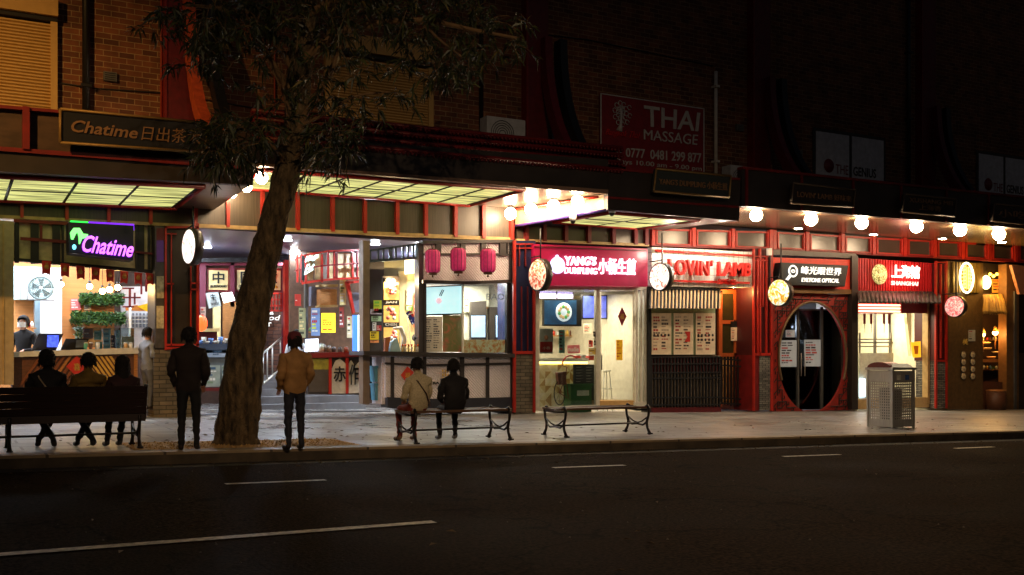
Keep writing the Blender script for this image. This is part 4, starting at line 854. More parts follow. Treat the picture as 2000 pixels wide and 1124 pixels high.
put_text(m, "Mega", [(596, 502), (622, 494), (620, 507), (596, 516)], 1.3, NEO, shear=.3, bold=0.0045); put_text(m, "Eat", [(596, 519), (615, 512), (612, 528), (594, 538)], 1.3, NEO, shear=.3, bold=0.0045); m.build("lettering", nl)
m = MB(); m.slab([(590, 500), (595, 500), (595, 548), (590, 548)], 1.36, .05, BLACK); m.slab([(590, 506), (618, 498), (618, 500), (590, 509)], 1.36, .05, BLACK); m.build("backing_bar", nl)
for i, (x, c, h) in enumerate([(632, (90, 80, 70), 14), (642, (110, 100, 96), 12), (652, (60, 50, 50), 10), (664, (70, 60, 60), 9), (676, (130, 60, 40), 10), (627, (170, 180, 170), 16)]):
    p = PV(x, 688, 1.4); t = thing("jar", ["tall dark jar", "wide steel pot", "short black pot", "round dark bowl", "brown clay pot", "pale glass bottle"][i] + " on the red kiosk counter", "jar", p, "pots along the red kiosk counter"); m = MB(); H_ = h / ppm(p); m.lathe(p, [(H_ * .4, 0), (H_ * .45, H_ * .5), (H_ * .35, H_)], M("jar%d" % i, c, .4), 12); m.build("body", t); m = MB(); m.lathe(p + Vector((0, 0, H_)), [(H_ * .38, 0), (H_ * .1, H_ * .12)], GREYM, 10); m.build("lid", t)
# ================================================================ corner bar (710-1003)
LIL = M("lilac_lattice_panel", (224, 218, 228), .5, noise=.2, nscale=60)
nt = LIL.node_tree; ck = nt.nodes.new("ShaderNodeTexWave"); ck.inputs["Scale"].default_value = 9; ck.bands_direction = 'DIAGONAL'; tc = nt.nodes.new("ShaderNodeTexCoord"); nt.links.new(tc.outputs["Object"], ck.inputs[0])
bp = nt.nodes.new("ShaderNodeBump"); bp.inputs["Strength"].default_value = .6; bp.inputs["Distance"].default_value = .02; nt.links.new(ck.outputs["Fac"], bp.inputs["Height"]); nt.links.new(bp.outputs[0], nt.nodes["Principled BSDF"].inputs["Normal"])
BG = M("bar_charcoal", (52, 48, 50), .42, noise=.15)
bar = thing("corner_bar", "corner snack bar with lilac textured panels, dark frame and long dark counter", "kiosk", PG(880, 805))
m = MB(); m.slab([(710, 686), (830, 688), (1006, 691), (1006, 699), (830, 697), (710, 694)], -.45, .9, BG); m.build("counter_top", bar)
m = MB(); m.slab([(753, 697), (1004, 699), (1004, 779), (762, 779), (753, 777)], -.25, .4, LIL); m.build("front_panel", bar)
m = MB(); m.slab([(757, 776), (830, 780), (1004, 776), (1004, 800), (830, 808), (757, 796)], -.3, .4, M("bar_plinth", (40, 42, 56), .5)); m.build("plinth", bar)
m = MB()
for x, wd in [(767, 6), (830, 6), (903, 8), (953, 6), (1001, 6)]: m.slab([(x - wd / 2, 697), (x + wd / 2, 697), (x + wd / 2, 779), (x - wd / 2, 779)], -.29, .05, BG)
m.slab([(753, 708), (830, 712), (1004, 708), (1004, 713), (830, 716), (753, 712)], -.31, .05, BG); m.build("front_bar", bar)
m = MB(); put_text(m, "BA.BAO", rq(845, 746, 882, 751, 0), -.27, BLACK, bold=0.018); m.build("lettering", bar)
m = MB()
for dx in (0, 5, 10):
    for dy in (0, 7, 14): m.tube([PV(865 + dx, 723 + dy, -.29), PV(865 + dx, 728 + dy, -.29)], .018, M("gold_emblem", (214, 180, 90), .4), 5)
m.build("emblem", bar)
t = thing("poster", "red diamond festival poster on the lilac counter front beside the seated woman", "poster", PV(793, 745, -.3)); m = MB(); m.slab([(796, 716), (813, 732), (796, 750), (783, 733)], -.30, .01, M("poster_red2", (205, 60, 45), .5)); m.build("sheet", t); m = MB(); put_text(m, "福", rq(791, 728, 801, 740), -.305, SLY, ext=.003, bold=0.009); m.build("lettering", t)
m = MB(); m.slab(rq(709, 470, 722, 790, 1), .0, .25, M("post_brown", (120, 106, 94), .4)); m.build("post", bar)
m = MB(); m.slab(rq(818, 474, 829, 690, 1), -.12, .25, M("post_charcoal", (70, 68, 74), .4)); m.build("post", bar)
m = MB(); m.slab(rq(722, 697, 752, 778), .45, .1, BLACK); m.slab(rq(746, 697, 756, 790), -.15, .6, LIL); m.build("recess", bar)
BINB = M("bin_blue", (84, 148, 176), .4)
for i, (yt, yb, x) in enumerate([(715, 746, 0), (749, 782, 2)]):
    p = PV(738 + x, yb, .2); t = thing("storage_tub", ["upper blue plastic tub under the bar counter", "lower blue plastic tub under the bar counter"][i], "tub", p, "blue tubs under the bar counter")
    s = 1 / ppm(p); m = MB(); H_ = (yb - yt - 4) * s; a = [(p.x - 9 * s, .1, p.z), (p.x + 9 * s, .1, p.z), (p.x + 11 * s, .1, p.z + H_), (p.x - 11 * s, .1, p.z + H_)]; m.hexa(a, [(x_, .4, z) for x_, y_, z in a], BINB); m.build("body", t)
    m = MB(); m.box(p.x - 12.5 * s, p.x + 12.5 * s, .07, .43, p.z + H_, p.z + H_ + 4 * s, BINB); m.build("lid", t)
# header
m = MB(); m.slab([(828, 474), (1003, 474), (1003, 548), (828, 549)], -.15, .2, LIL); m.build("header_panel", bar)
m = MB(); m.slab([(826, 470), (1004, 468), (1004, 474), (826, 477)], -.24, .25, BG); m.slab([(826, 547), (915, 550), (1004, 546), (1004, 552), (915, 556), (826, 554)], -.24, .25, BG)
m.slab([(828, 495), (1000, 495), (1000, 499), (828, 499)], -.2, .1, BG)
for x, wd in [(857, 10), (905, 9), (945, 9), (983, 12), (1000, 6), (992, 2)]: m.slab(rq(x - wd / 2, 474, x + wd / 2, 500 if x < 995 else 548), -.22, .1, BG)
m.build("header_frame", bar)
HB = M("header_blue_grey", (62, 74, 90), .35)
m = MB(); m.slab([(716, 489), (770, 481), (828, 474), (828, 478), (770, 485), (716, 493)], .02, .06, HB); m.slab([(716, 508), (770, 505), (828, 500), (828, 505), (770, 510), (716, 513)], .02, .06, HB)
for x in (722, 738, 748, 760, 764, 772, 786, 796, 806, 812): m.slab(rq(x, 489 - (x - 716) * .12, x + 3, 510 - (x - 716) * .08), .02, .06, HB)
m.build("side_lattice", bar)
m = MB(); m.slab(rq(722, 512, 750, 690), .9, .1, M("bar_back_dark", (46, 38, 32), .6)); m.slab(rq(780, 530, 822, 690), .9, .1, M("bar_cream_wall", (226, 200, 140), .5)); m.slab(rq(750, 508, 822, 540), .95, .1, M("bar_back_olive", (120, 112, 80), .5)); m.build("back_wall", bar)
m = MB(); m.slab([(792, 508), (810, 507), (811, 534), (792, 536)], .8, .05, E_("bar_lightbox", (255, 240, 200), 1.3)); m.build("light_box", bar)
mc = thing("menu_column", "menu column of yellow dish pictures headed DA JIAN CHEN in the corner bar", "menu", PV(764, 685, .5))
m = MB(); m.slab(rq(748, 540, 780, 690), .62, .08, DARK); m.build("backing", mc)
YEL = E_("menu_yellow", (252, 205, 110), .4)
for k, (yt, yb) in enumerate([(552, 586), (597, 630), (640, 682)]):
    m = MB(); m.slab(rq(750, yt, 779, yb), .6, .03, YEL); m.build("dish_panel", mc)
    m = MB(); c = PV(764, (yt + yb) / 2 - 2, .58)
    rgk = random.Random(k)
    for j in range(9): m.lathe(c + Vector((rgk.uniform(-.11, .11), -.004 * (j + 1), rgk.uniform(-.12, .12))), [(.05, 0), (.05, .003)], M("dish_pink", (235, 130, 110), .5) if j % 3 else WHITE, 9, (0, -1, 0))
    m.build("dish_picture", mc)
m = MB()
for s, y in (("DA", 545), ("JIAN", 588.5), ("CHEN", 631.5)): put_text(m, s, rq(758 - len(s) * 1.4, y, 769 + len(s) * 1.4, y + 5.5), .58, WHITE, bold=0.018)
m.build("lettering", mc)
for i, (q, c, inks) in enumerate([((730, 587, 747, 612), (205, 220, 60), [M("poster_red"), M("lime2", (120, 200, 60))]), ((724, 604, 746, 614), (190, 180, 190), [BLACK]), ((726, 618, 745, 628), (170, 200, 160), [BLACK]), ((728, 630, 735, 646), (230, 230, 230), [BLACK]), ((736, 636, 745, 646), (200, 50, 50), [WHITE]), ((723, 648, 740, 664), (230, 210, 40), [BLACK]), ((724, 665, 740, 670), (230, 150, 90), [BLACK]), ((794, 566, 806, 596), (245, 240, 210), [OCH]), ((793, 598, 808, 607), (150, 190, 90), [WHITE])]):
    t = thing("sticker", ["lime and yellow poster left of the menu column", "pale strip just under the lime poster", "small green card on the dark wall of the bar", "narrow white card on the dark wall of the bar", "small red card beside the narrow white one", "yellow warning card with black symbols low on the bar wall", "orange strip below the yellow warning card", "pale poster on the cream wall of the bar", "small green card under the pale poster"][i], "notice", PV(q[0], q[3], .8), "notices stuck on the bar's walls")
    m = MB(); printed(m, rq(*q), .86 if i < 7 else .88, M("nt%d" % i, c, .5), inks, 3, i); m.build("sheet", t)
fg = thing("flag", "small blue flag with white stars and red cross on the bar counter", "flag", PV(800, 640, .3)); m = MB(); FB = M("flag_blue", (24, 34, 120), .6); m.slab([(793, 612), (800, 607), (815, 629), (805, 635)], .3, .012, FB); m.build("cloth", fg)
m = MB(); m.slab([(799, 609), (803, 608), (810, 618), (806, 620)], .285, .01, M("poster_red")); m.slab([(797, 614), (808, 610), (808, 612), (798, 616)], .28, .01, WHITE)
for x, y in [(797, 618), (803, 626), (810, 626), (806, 632)]: m.lathe(PV(x, y, .285), [(.014, 0), (.014, .006)], WHITE, 7, (0, -1, 0))
m.build("emblem", fg); m = MB(); m.tube([PV(794, 612, .31), PV(804, 684, .31)], .006, WHITE, 5); m.build("stick", fg)
for i, x in enumerate(range(786, 820, 6)):
    p = PV(x, 690, -.1); t = thing("sauce_bottle", "slim bottle with orange cap in the row at the bar's counter edge", "bottle", p, "sauce bottles on the bar counter"); m = MB(); m.lathe(p, [(.024, 0), (.024, .12), (.012, .15)], WHITE if i % 2 else OCH, 9); m.build("body", t); m = MB(); m.lathe(p + Vector((0, 0, .15)), [(.022, 0), (.022, .05)], M("orange_cap", (215, 96, 50), .5), 8); m.build("cap", t)
t = thing("figurine", "white and silver waving figure by the flag on the bar counter", "figurine", PV(775, 688, .1)); m = MB(); m.tube([PV(768, 642, .1), PV(783, 641, .1), PV(790, 662, .1), PV(786, 688, .1)], [.03, .05, .06, .05], WHITE, 8); m.build("body", t); m = MB(); m.ball(PV(812, 660, .15), .09, GREYM, 12); m.ball(PV(812, 660, .06), .04, BLACK, 10); m.build("wheel", t)
t = thing("dispenser", "pale blue plastic dispenser at the left end of the bar counter", "dispenser", PV(768, 688, .0)); m = MB(); m.slab([(766, 668), (776, 660), (783, 688), (762, 688)], 0, .15, M("pale_blue", (150, 190, 215), .4)); m.build("body", t); m = MB(); m.slab([(753, 660), (763, 658), (758, 688), (752, 688)], .02, .1, M("cardboard_brown", (150, 90, 60), .6)); m.build("side_box", t)
# window of the bar
m = MB(); m.slab(rq(828, 553, 1004, 690, 0), 1.5, .1, M("bar_inner", (196, 190, 174), .6, noise=.2)); m.slab([(904, 560), (955, 558), (955, 690), (904, 690)], 1.3, .1, M("bar_inner_pale", (200, 190, 165), .5)); m.slab([(920, 590), (950, 588), (950, 690), (920, 690)], 1.1, .1, M("bar_inner_dark", (70, 60, 52), .5)); m.slab([(956, 600), (1000, 600), (1000, 690), (956, 690)], 1.2, .1, M("bar_inner_dark")); m.build("inner_wall", bar)
tv = thing("television", "wide television showing a pale blue drink advert in the bar window", "television", PV(867, 613, .0)); m = MB(); m.slab([(829, 560), (904, 557), (905, 615), (831, 617)], -.02, .08, BLACK); m.build("bezel", tv)
m = MB(); m.slab([(831, 562), (902, 559), (903, 612), (833, 614)], -.05, .03, E_("tv_pale_blue", (178, 222, 228), .62)); m.build("screen", tv)
m = MB(); m.tube([PV(858, 578, -.055), PV(864, 566, -.055)], .012, M("adv_ink", (90, 100, 110)), 5); m.tube([PV(861, 579, -.055), PV(867, 567, -.055)], .012, M("adv_ink"), 5); m.ball(PV(857, 588, -.06), .07, E_("adv_rose", (200, 170, 180), .7), 10); m.build("advert", tv)
t = thing("menu_board", "white price list board with rows of small print under the television", "menu", PV(846, 687, 0)); m = MB(); printed(m, rq(829, 618, 864, 688), .0, M("menu_white", (214, 212, 204), .5), [M("menu_ink", (120, 120, 118)), M("menu_ink2", (60, 70, 80))], 13, 5, cols=2); m.build("sheet", t)
t = thing("poster", "brown and green food poster right of the price list in the bar window", "poster", PV(884, 687, 0)); m = MB(); m.slab(rq(865, 616, 904, 688), .0, .02, food_mat("food_poster", (92, 90, 46), (108, 92, 56), (150, 84, 60), .12, 3)); m.build("sheet", t)
m = MB(); m.slab(rq(905, 556, 1000, 690), -.08, .015, GLASS); m.build("window_pane", bar)
t = thing("poster", "low strip of food pictures along the bar window", "poster", PV(950, 687, 0)); m = MB(); m.slab(rq(905, 664, 992, 689), -.03, .015, food_mat("food_strip", (205, 190, 140), (205, 165, 100), (190, 110, 60), .25, 5)); m.build("sheet", t)
for i, (x0, x1) in enumerate([(922, 948), (970, 991)]):
    t = thing("display_screen", ["left pale blue glowing screen inside the bar window", "right pale blue glowing screen inside the bar window"][i], "screen", PV(x0, 660, .6), "glowing screens inside the bar"); m = MB(); m.slab(rq(x0, 617, x1, 659), .6, .06, E_("scr_pale", (185, 215, 250), .8, noise=.2, nscale=4)); m.build("screen", t); m = MB(); m.slab(rq(x0 - 2, 615, x1 + 2, 662), .63, .06, BLACK); m.build("bezel", t)
m = MB(); put_text(m, "BAO", rq(950, 574, 985, 586), -.09, M("adv_ink"), ext=.005); m.build("lettering", bar)
m = MB(); m.slab([(828, 553), (833, 553), (833, 690), (828, 690)], -.16, .1, BG); m.slab([(990, 553), (1004, 553), (1004, 690), (990, 690)], -.16, .1, BG); m.slab([(903, 556), (906, 556), (906, 690), (903, 690)], -.12, .05, WHITE); m.build("window_frame", bar)
# pink lanterns
PINK = M("pink_silk", (200, 48, 112), .6, 0, (225, 50, 120), .12, noise=.16, nscale=20)
for i, (x, y) in enumerate([(845, 511), (895, 508), (953, 510)]):
    c = PV(x, y, -.6); r = 14.5 / ppm(c); H_ = 22 / ppm(c); t = thing("lantern", ["pink silk lantern at the left over the television", "middle pink silk lantern over the bar", "right hand pink silk lantern over the bar window"][i], "lantern", c - Vector((0, 0, H_)), "pink lanterns over the bar")
    m = MB(); prof = [(r * .72, -H_), (r * .97, -H_ * .82), (r, -H_ * .5), (r, H_ * .5), (r * .97, H_ * .82), (r * .72, H_)]; m.lathe(c, prof, PINK, 24); m.build("shade", t)
    m = MB()
    for k in range(12):
        a_ = k * math.pi / 6; m.tube([c + Vector((math.cos(a_) * q[0] * 1.015, math.sin(a_) * q[0] * 1.015, q[1])) for q in prof], .008, M("pink_rib", (150, 36, 84), .6), 4)
    m.build("ribs", t)
    m = MB(); m.lathe(c, [(r * .6, -H_ * 1.2), (r * .62, -H_)], M("lantern_base", (90, 60, 40), .5), 14); m.lathe(c, [(r * .6, H_), (r * .6, H_ * 1.1)], M("lantern_base"), 14); m.build("cap", t)
    m = MB(); m.tube([c + Vector((0, 0, H_ * 1.1)), c + Vector((0, .1, H_ + 14 / ppm(c)))], .012, BLACK, 5); m.tube([c - Vector((0, 0, H_ * 1.2)), c - Vector((0, 0, H_ * 1.42))], [.01, .03], M("lantern_base"), 6); m.build("cord", t)
area("bar_light", (X_(915), .55, 3.1), 1.6, .7, 165, (246, 242, 232)); point("bar_left_light", (X_(785), .45, 3.05), 34, (255, 225, 170), .08)
# shelves of jars and boxes, more notices: the clutter of the stalls
for i, (q, vv_, c_, lab) in enumerate([((470, 600, 486, 650), 5.3, (200, 190, 150), "pale scroll poster on the hall wall just left of the trunk"), ((576, 575, 588, 598), 2.6, (190, 60, 50), "red square notice high on the kiosk's left wall"), ((576, 655, 590, 690), 2.6, (215, 205, 180), "cream price sheet low on the kiosk's left wall"), ((663, 600, 672, 640), 2.0, (150, 60, 50), "narrow red strip between the yellow poster and the blue screen"), ((678, 618, 688, 660), 2.2, (205, 195, 160), "narrow cream price strip left of the blue screen"), ((808, 572, 818, 640), .85, (225, 120, 80), "tall orange strip on the cream wall behind the flag"), ((906, 570, 918, 610), 1.2, (236, 226, 190), "small cream sheet behind the bar window glass"), ((1092, 645, 1103, 690), .3, (110, 170, 165), "teal narrow sticker on the dumpling shop glass"), ((1140, 632, 1156, 652), 1.7, (215, 205, 180), "price sheet under the smaller blue television"), ((1226, 650, 1234, 680), 3.5, (200, 170, 120), "tan sheet at the back seen through the open glass door"), ((392, 600, 402, 640), 3.0, (205, 200, 190), "white strip notice beside the orange lantern"), ((164, 595, 178, 606), 3.2, (236, 220, 190), "small cream card between the two plant shelves")]):
    t = thing("notice", lab, "notice", PV(q[0], q[3], vv_)); m = MB(); printed(m, rq(*q), vv_, M("clutter%d" % i, c_, .5), [BLACK, M("poster_red"), WHITE], 6, 60 + i); m.build("sheet", t)
JC = [M("jarc%d" % i, c_, .4) for i, c_ in enumerate([(200, 60, 40), (230, 190, 90), (90, 130, 80), (220, 220, 210), (120, 80, 60), (70, 110, 150)])]
def shelf_row(x0, x1, y, v, n, label, seed):
    rj = random.Random(seed); a = PV(x0, y, v); b_ = PV(x1, y, v); t = thing("shelf", label, "shelf", a); m = MB(); m.box(a.x - .05, b_.x + .05, v - .02, v + .2, a.z - .025, a.z, WOOD); m.build("board", t)
    for i in range(n):
        x = a.x + (b_.x - a.x) * (i + .5) / n; h = rj.uniform(.08, .17); m = MB(); r_ = rj.uniform(.03, .045); m.lathe((x, v + .06, a.z), [(r_, 0), (r_, h * .75), (r_ * .5, h * .85), (r_ * .5, h)], rj.choice(JC), 10); m.build("jar", t)
shelf_row(36, 66, 660, 2.6, 6, "shelf of small jars behind the masked tea shop worker", 1)
shelf_row(36, 66, 640, 2.6, 5, "upper shelf of jars behind the masked tea shop worker", 2)
shelf_row(606, 622, 648, 2.9, 4, "short shelf of jars inside the red kiosk", 3)
shelf_row(912, 950, 600, 1.25, 6, "shelf of jars behind the bar window", 4)
shelf_row(1060, 1120, 655, 3.6, 9, "long shelf of jars at the back of the dumpling shop", 5)
shelf_row(1922, 1964, 722, 1.2, 7, "lower shelf of jars inside the dark shop window", 6)
shelf_row(1922, 1964, 664, 1.2, 7, "upper shelf of jars inside the dark shop window", 7)
shelf_row(1684, 1735, 640, 2.9, 8, "shelf of jars at the back of the red ribbed shop", 8)
# ================================================================ pier 2
m = MB(); m.slab(rq(1003, 470, 1046, 690, 1), -.3, .8, BLUEP); m.build("pier_panel", bld)
m = MB(); m.slab(rq(1004, 690, 1046, 808), -.34, .8, STONE); m.build("pier_base", bld)
m = MB(); bars(m, [(1003, 470, 1008, 806), (1042, 478, 1046, 806), (1008, 476, 1042, 478), (1008, 686, 1044, 692), (1008, 484, 1042, 486)], -.38, RED, .06); m.build("pier_lattice", bld); m = MB(); bars(m, [(1014, 478, 1016, 520), (1026, 478, 1028, 520), (1019, 560, 1020, 690), (1031, 560, 1032, 690)], -.37, REDD, .05); m.build("pier_lattice", bld)
# ================================================================ dumpling shop
sg = thing("shop_sign", "magenta lightbox sign reading YANG'S DUMPLING in white with a drop emblem", "sign", PV(1155, 560, -.5))
MAG = M("magenta_acrylic", (150, 18, 62), .35, 0, (176, 8, 60), .2)
m = MB(); m.slab([(1043, 477), (1265, 486), (1265, 560), (1045, 557)], -.45, .4, MAG); m.build("box", sg)
WNE = E_("white_acrylic_glow", (255, 235, 255), 1.3); LAV = E_("lavender_glow", (205, 205, 255), 1.0)
m = MB(); put_text(m, "YANG'S", [(1102, 500), (1164, 502), (1163, 519), (1102, 519)], -.49, WNE, bold=0.022, ext=.04); put_text(m, "DUMPLING", [(1102, 522.5), (1165, 524), (1165, 536.5), (1102, 534.5)], -.49, WNE, bold=.006, ext=.04)
put_text(m, "小杨生煎", [(1168, 504), (1241, 506), (1240, 538), (1168, 536)], -.49, WNE, bold=0.0135, ext=.04); m.build("lettering", sg)
m = MB(); c = PV(1088, 519, -.5); m.lathe(c, [(.2, 0), (.2, .04), (.17, .06)], LAV, 24, (0, -1, 0)); m.slab([(1078, 513), (1087.5, 498), (1090, 498), (1098, 513)], -.53, .03, LAV); m.build("drop_emblem", sg)
m = MB(); m.slab([(1045, 481), (1263, 489), (1263, 491), (1045, 483)], -.5, .05, MAROON); m.build("edge_strip", sg)
xa, xb = X_(1047), X_(1263)
WY = M("yang_white_wall", (206, 196, 174), .6)
room(xa, xb, .05, 4.0, PV(1155, 562, 0).z + .02, WY, WY, M("shop_ceiling_white"))
area("dumpling_light", ((xa + xb) / 2, 1.5, PV(1155, 562, 0).z - .04), 2.2, 1.8, 195, (255, 236, 205))
sf = thing("shopfront", "white aluminium glazed shopfront of the dumpling shop with its door open", "shopfront", PG(1155, 800))
m = MB()
for x, wd in [(1050, 7), (1168, 7), (1244, 4), (1253, 4), (1262, 6)]: m.slab([(x - wd / 2, 562), (x + wd / 2, 562), (x + wd / 2, 800 - (x - 1050) * .03), (x - wd / 2, 800 - (x - 1050) * .03)], -.05, .1, ALU)
m.slab([(1047, 558), (1265, 559), (1265, 567), (1047, 566)], -.06, .12, ALU); m.slab([(1047, 796), (1170, 791), (1170, 797), (1047, 803)], -.06, .12, ALU); m.slab([(1240, 785), (1265, 785), (1265, 795), (1240, 795)], -.06, .12, ALU)
m.build("frame", sf)
m = MB(); m.slab([(1053, 566), (1165, 567), (1165, 792), (1053, 797)], -.01, .012, GLASS); m.build("glass_pane", sf); m = MB(); m.slab([(1246, 567), (1260, 567), (1260, 788), (1246, 789)], -.01, .012, GLASS); m.build("glass_pane", sf)
dr = MB(); hx = X_(1242); a_ = math.radians(40)
def dpt(u, z): return Vector((hx - math.cos(a_) * u, .02 + math.sin(a_) * u, z))
zt = PV(1242, 569, 0).z; zb_ = PV(1242, 792, 0).z; W_ = .95
for u0, u1, z0, z1 in [(0, .07, zb_, zt), (W_ - .07, W_, zb_, zt), (0.07, W_ - .07, zb_, zb_ + .14), (.07, W_ - .07, zt - .08, zt)]:
    a = [dpt(u0, z0), dpt(u1, z0), dpt(u1, z1), dpt(u0, z1)]; dr.hexa(a, [p + Vector((math.sin(a_), math.cos(a_), 0)) * .045 for p in a], ALU)
do = dr.build("door", sf); m = MB(); a = [dpt(.07, zb_ + .14), dpt(W_ - .07, zb_ + .14), dpt(W_ - .07, zt - .08), dpt(.07, zt - .08)]; m.hexa(a, [p + Vector((.01, .01, 0)) for p in a], GLASS); m.build("door_glass", do)
m = MB(); m.tube([dpt(W_ - .05, zb_ + .9) - Vector((0, .06, 0)), dpt(W_ - .05, zb_ + 1.3) - Vector((0, .06, 0))], .015, BLACK, 6); m.build("handle", do)
# dumpling shop interior
TVB = E_("tv_blue", (70, 84, 190), .8, noise=.4, nscale=6); TVT = E_("tv_dark_teal", (24, 66, 100), .5, noise=.4, nscale=4)
tv = thing("television", "large television with a white plate of dumplings behind the shop window", "television", PV(1098, 637, .8)); m = MB(); m.slab([(1062, 585), (1136, 585), (1136, 638), (1062, 637)], .85, .08, BLACK); m.build("bezel", tv); m = MB(); m.slab([(1064, 587), (1126, 587), (1126, 634), (1064, 634)], .82, .04, TVT); m.build("screen", tv)
m = MB(); c = PV(1101, 610, .8); m.lathe(c, [(.24, 0), (.24, .008)], E_("plate_white", (225, 235, 240), .6), 28, (0, -1, 0))
rgk = random.Random(4)
for j in range(11):
    a_2 = j * 2 * math.pi / 11; m.lathe(c + Vector((math.cos(a_2) * .14, -.012, math.sin(a_2) * .14)), [(.05, 0), (.03, .01)], E_("dumpling_tan", (215, 180, 130), .4) if j % 3 else E_("garnish_green", (90, 170, 90), .4), 9, (0, -1, 0))
m.build("dish_picture", tv)
tv = thing("television", "smaller blue television on the shop's back wall left of the door", "television", PV(1160, 624, 1.8)); m = MB(); m.slab([(1137, 576), (1188, 576), (1188, 624), (1137, 624)], 1.8, .08, BLACK); m.build("bezel", tv); m = MB(); m.slab([(1140, 579), (1184, 579), (1184, 621), (1140, 621)], 1.77, .04, TVB); m.build("screen", tv)
for i, (x0, x1) in enumerate([(1056, 1086), (1090, 1119)]):
    t = thing("display_screen", ["lavender menu screen at the top left of the dumpling shop window", "second lavender menu screen beside the corner one"][i], "screen", PV(x0, 583, 2), "lavender menu screens"); m = MB(); m.slab(rq(x0, 564, x1, 583), 2.0, .05, E_("menu_lavender", (196, 180, 240), .7, noise=.4, nscale=14)); m.build("screen", t); m = MB(); m.slab(rq(x0 - 1, 563, x1 + 1, 585), 2.03, .05, BLACK); m.build("bezel", t)
t = thing("poster", "red and white poster of a person at the left of the dumpling shop window", "poster", PV(1067, 690, .1)); m = MB(); m.slab(rq(1054, 642, 1080, 691), .12, .01, M("poster_pale", (190, 196, 190), .5)); m.slab(rq(1055, 668, 1079, 688), .115, .01, M("poster_red3", (180, 40, 44), .5)); m.build("sheet", t)
m = MB(); m.lathe(PV(1067, 660, .11), [(.06, 0), (.06, .004)], M("skin_print", (206, 150, 120), .6), 12, (0, -1, 0)); put_text(m, "小杨", rq(1060, 677, 1074, 683), .112, WHITE, ext=.004); m.build("picture", t)
t = thing("window_sticker", "pink rounded NUDIE sticker on the dumpling shop window", "sticker", PV(1120, 690, 0)); m = MB(); m.slab([(1108, 675), (1132, 674), (1133, 690), (1109, 691)], -.02, .008, M("sticker_pink", (214, 120, 130), .5)); m.build("sheet", t); m = MB(); put_text(m, "nudie", rq(1110, 678, 1130, 687), -.024, WHITE, ext=.005, bold=0.0135); m.build("lettering", t)
for i, (q, c) in enumerate([((1150, 665, 1158, 678), (210, 60, 40)), ((1150, 680, 1165, 693), (200, 170, 80)), ((1160, 662, 1166, 674), (30, 30, 30)), ((1159, 648, 1164, 658), (60, 50, 50))]):
    t = thing("window_sticker", ["small red label on the shop window", "tan label under the red one on the shop window", "small black label right of the red one", "tiny dark label near the window mullion"][i], "sticker", PV(q[0], q[3], -.02), "small labels by the window mullion"); m = MB(); printed(m, rq(*q), -.02, M("ws%d" % i, c, .5), [WHITE, BLACK], 3, i, th=.006); m.build("sheet", t)
cn = thing("service_counter", "counter with white and tan triangle tiles glowing yellow beneath its top", "counter", PG(1100, 790))
m = MB(); m.slab(rq(1052, 700, 1150, 706), .9, .6, WHITE); m.build("top", cn); m = MB(); m.slab(rq(1053, 707, 1148, 711), .92, .03, E_("warm_strip", (255, 215, 110), 5)); m.build("light_strip", cn)
m = MB(); m.slab(rq(1053, 707, 1148, 796), .95, .4, M("tile_cream", (232, 220, 180), .4)); 
TT = [M("tile_tan", (178, 142, 80), .4), M("tile_sand", (206, 184, 130), .4), M("tile_light", (238, 230, 205), .4), M("tile_cream")]
rgk = random.Random(9)
for ix in range(8):
    for iy in range(6):
        x0 = 1053 + ix * 12; y0 = 712 + iy * 14; q = [(x0, y0), (x0 + 12, y0), (x0 + 12, y0 + 14), (x0, y0 + 14)]; k = rgk.randrange(4); a3 = [q[k], q[(k + 1) % 4], q[(k + 2) % 4]]
        m.add([PV(x, y, .945) for x, y in a3], [(0, 1, 2)], TT[rgk.randrange(3)])
m.build("tiled_front", cn)
t = thing("chalkboard", "black chalkboard covered in fine writing behind the green box", "chalkboard", PG(1143, 792)); m = MB(); m.slab([(1121, 712), (1166, 712), (1166, 792), (1121, 794)], .35, .05, M("chalk_black", (30, 34, 34), .6)); m.build("board", t)
m = MB(); CH = M("chalk_line", (120, 124, 118), .8)
for i in range(13):
    for j in range(2): m.slab([(1125 + j * 20, 717 + i * 5.6), (1125 + j * 20 + rgk.uniform(8, 17), 717 + i * 5.6), (1125 + j * 20 + 8, 718.4 + i * 5.6), (1125 + j * 20, 718.4 + i * 5.6)], .345, .004, CH)
m.build("writing", t)
for i, (x, c) in enumerate([(1128, (190, 50, 40)), (1138, (150, 140, 130)), (1152, (180, 60, 50)), (1160, (200, 60, 44))]):
    p = PV(x, 704, 1.0); t = thing("takeaway_box", ["red lidded box at the left of the counter end", "grey box second from left on the counter end", "dark red box third on the counter end", "red box nearest the mullion on the counter end"][i], "box", p, "small boxes on the dumpling counter"); m = MB(); m.box(p.x - .06, p.x + .06, .95, 1.1, p.z, p.z + .12, M("tb%d" % i, c, .5)); m.build("body", t); m = MB(); m.box(p.x - .065, p.x + .065, .94, 1.11, p.z + .12, p.z + .14, WHITE); m.build("lid", t)
gb = thing("green_box", "dark green street box standing in front of the dumpling shop window", "utility box", PG(1132, 806)); m = MB(); p = PG(1115, 806); q = PG(1147, 805); GRE = M("green_enamel", (44, 96, 52), .4, noise=.15)
H_ = 52 / ppm(p); m.box(p.x, q.x, p.y, p.y + .35, p.z, p.z + H_, GRE); m.build("body", gb); m = MB(); m.box(p.x - .03, q.x + .03, p.y - .03, p.y + .38, p.z + H_, p.z + H_ + .05, GRE); m.build("lid", gb); m = MB(); m.box(p.x + .18, q.x - .08, p.y - .008, p.y, p.z + H_ * .62, p.z + H_ * .82, M("label_grey", (170, 180, 170), .5)); m.build("plate", gb)
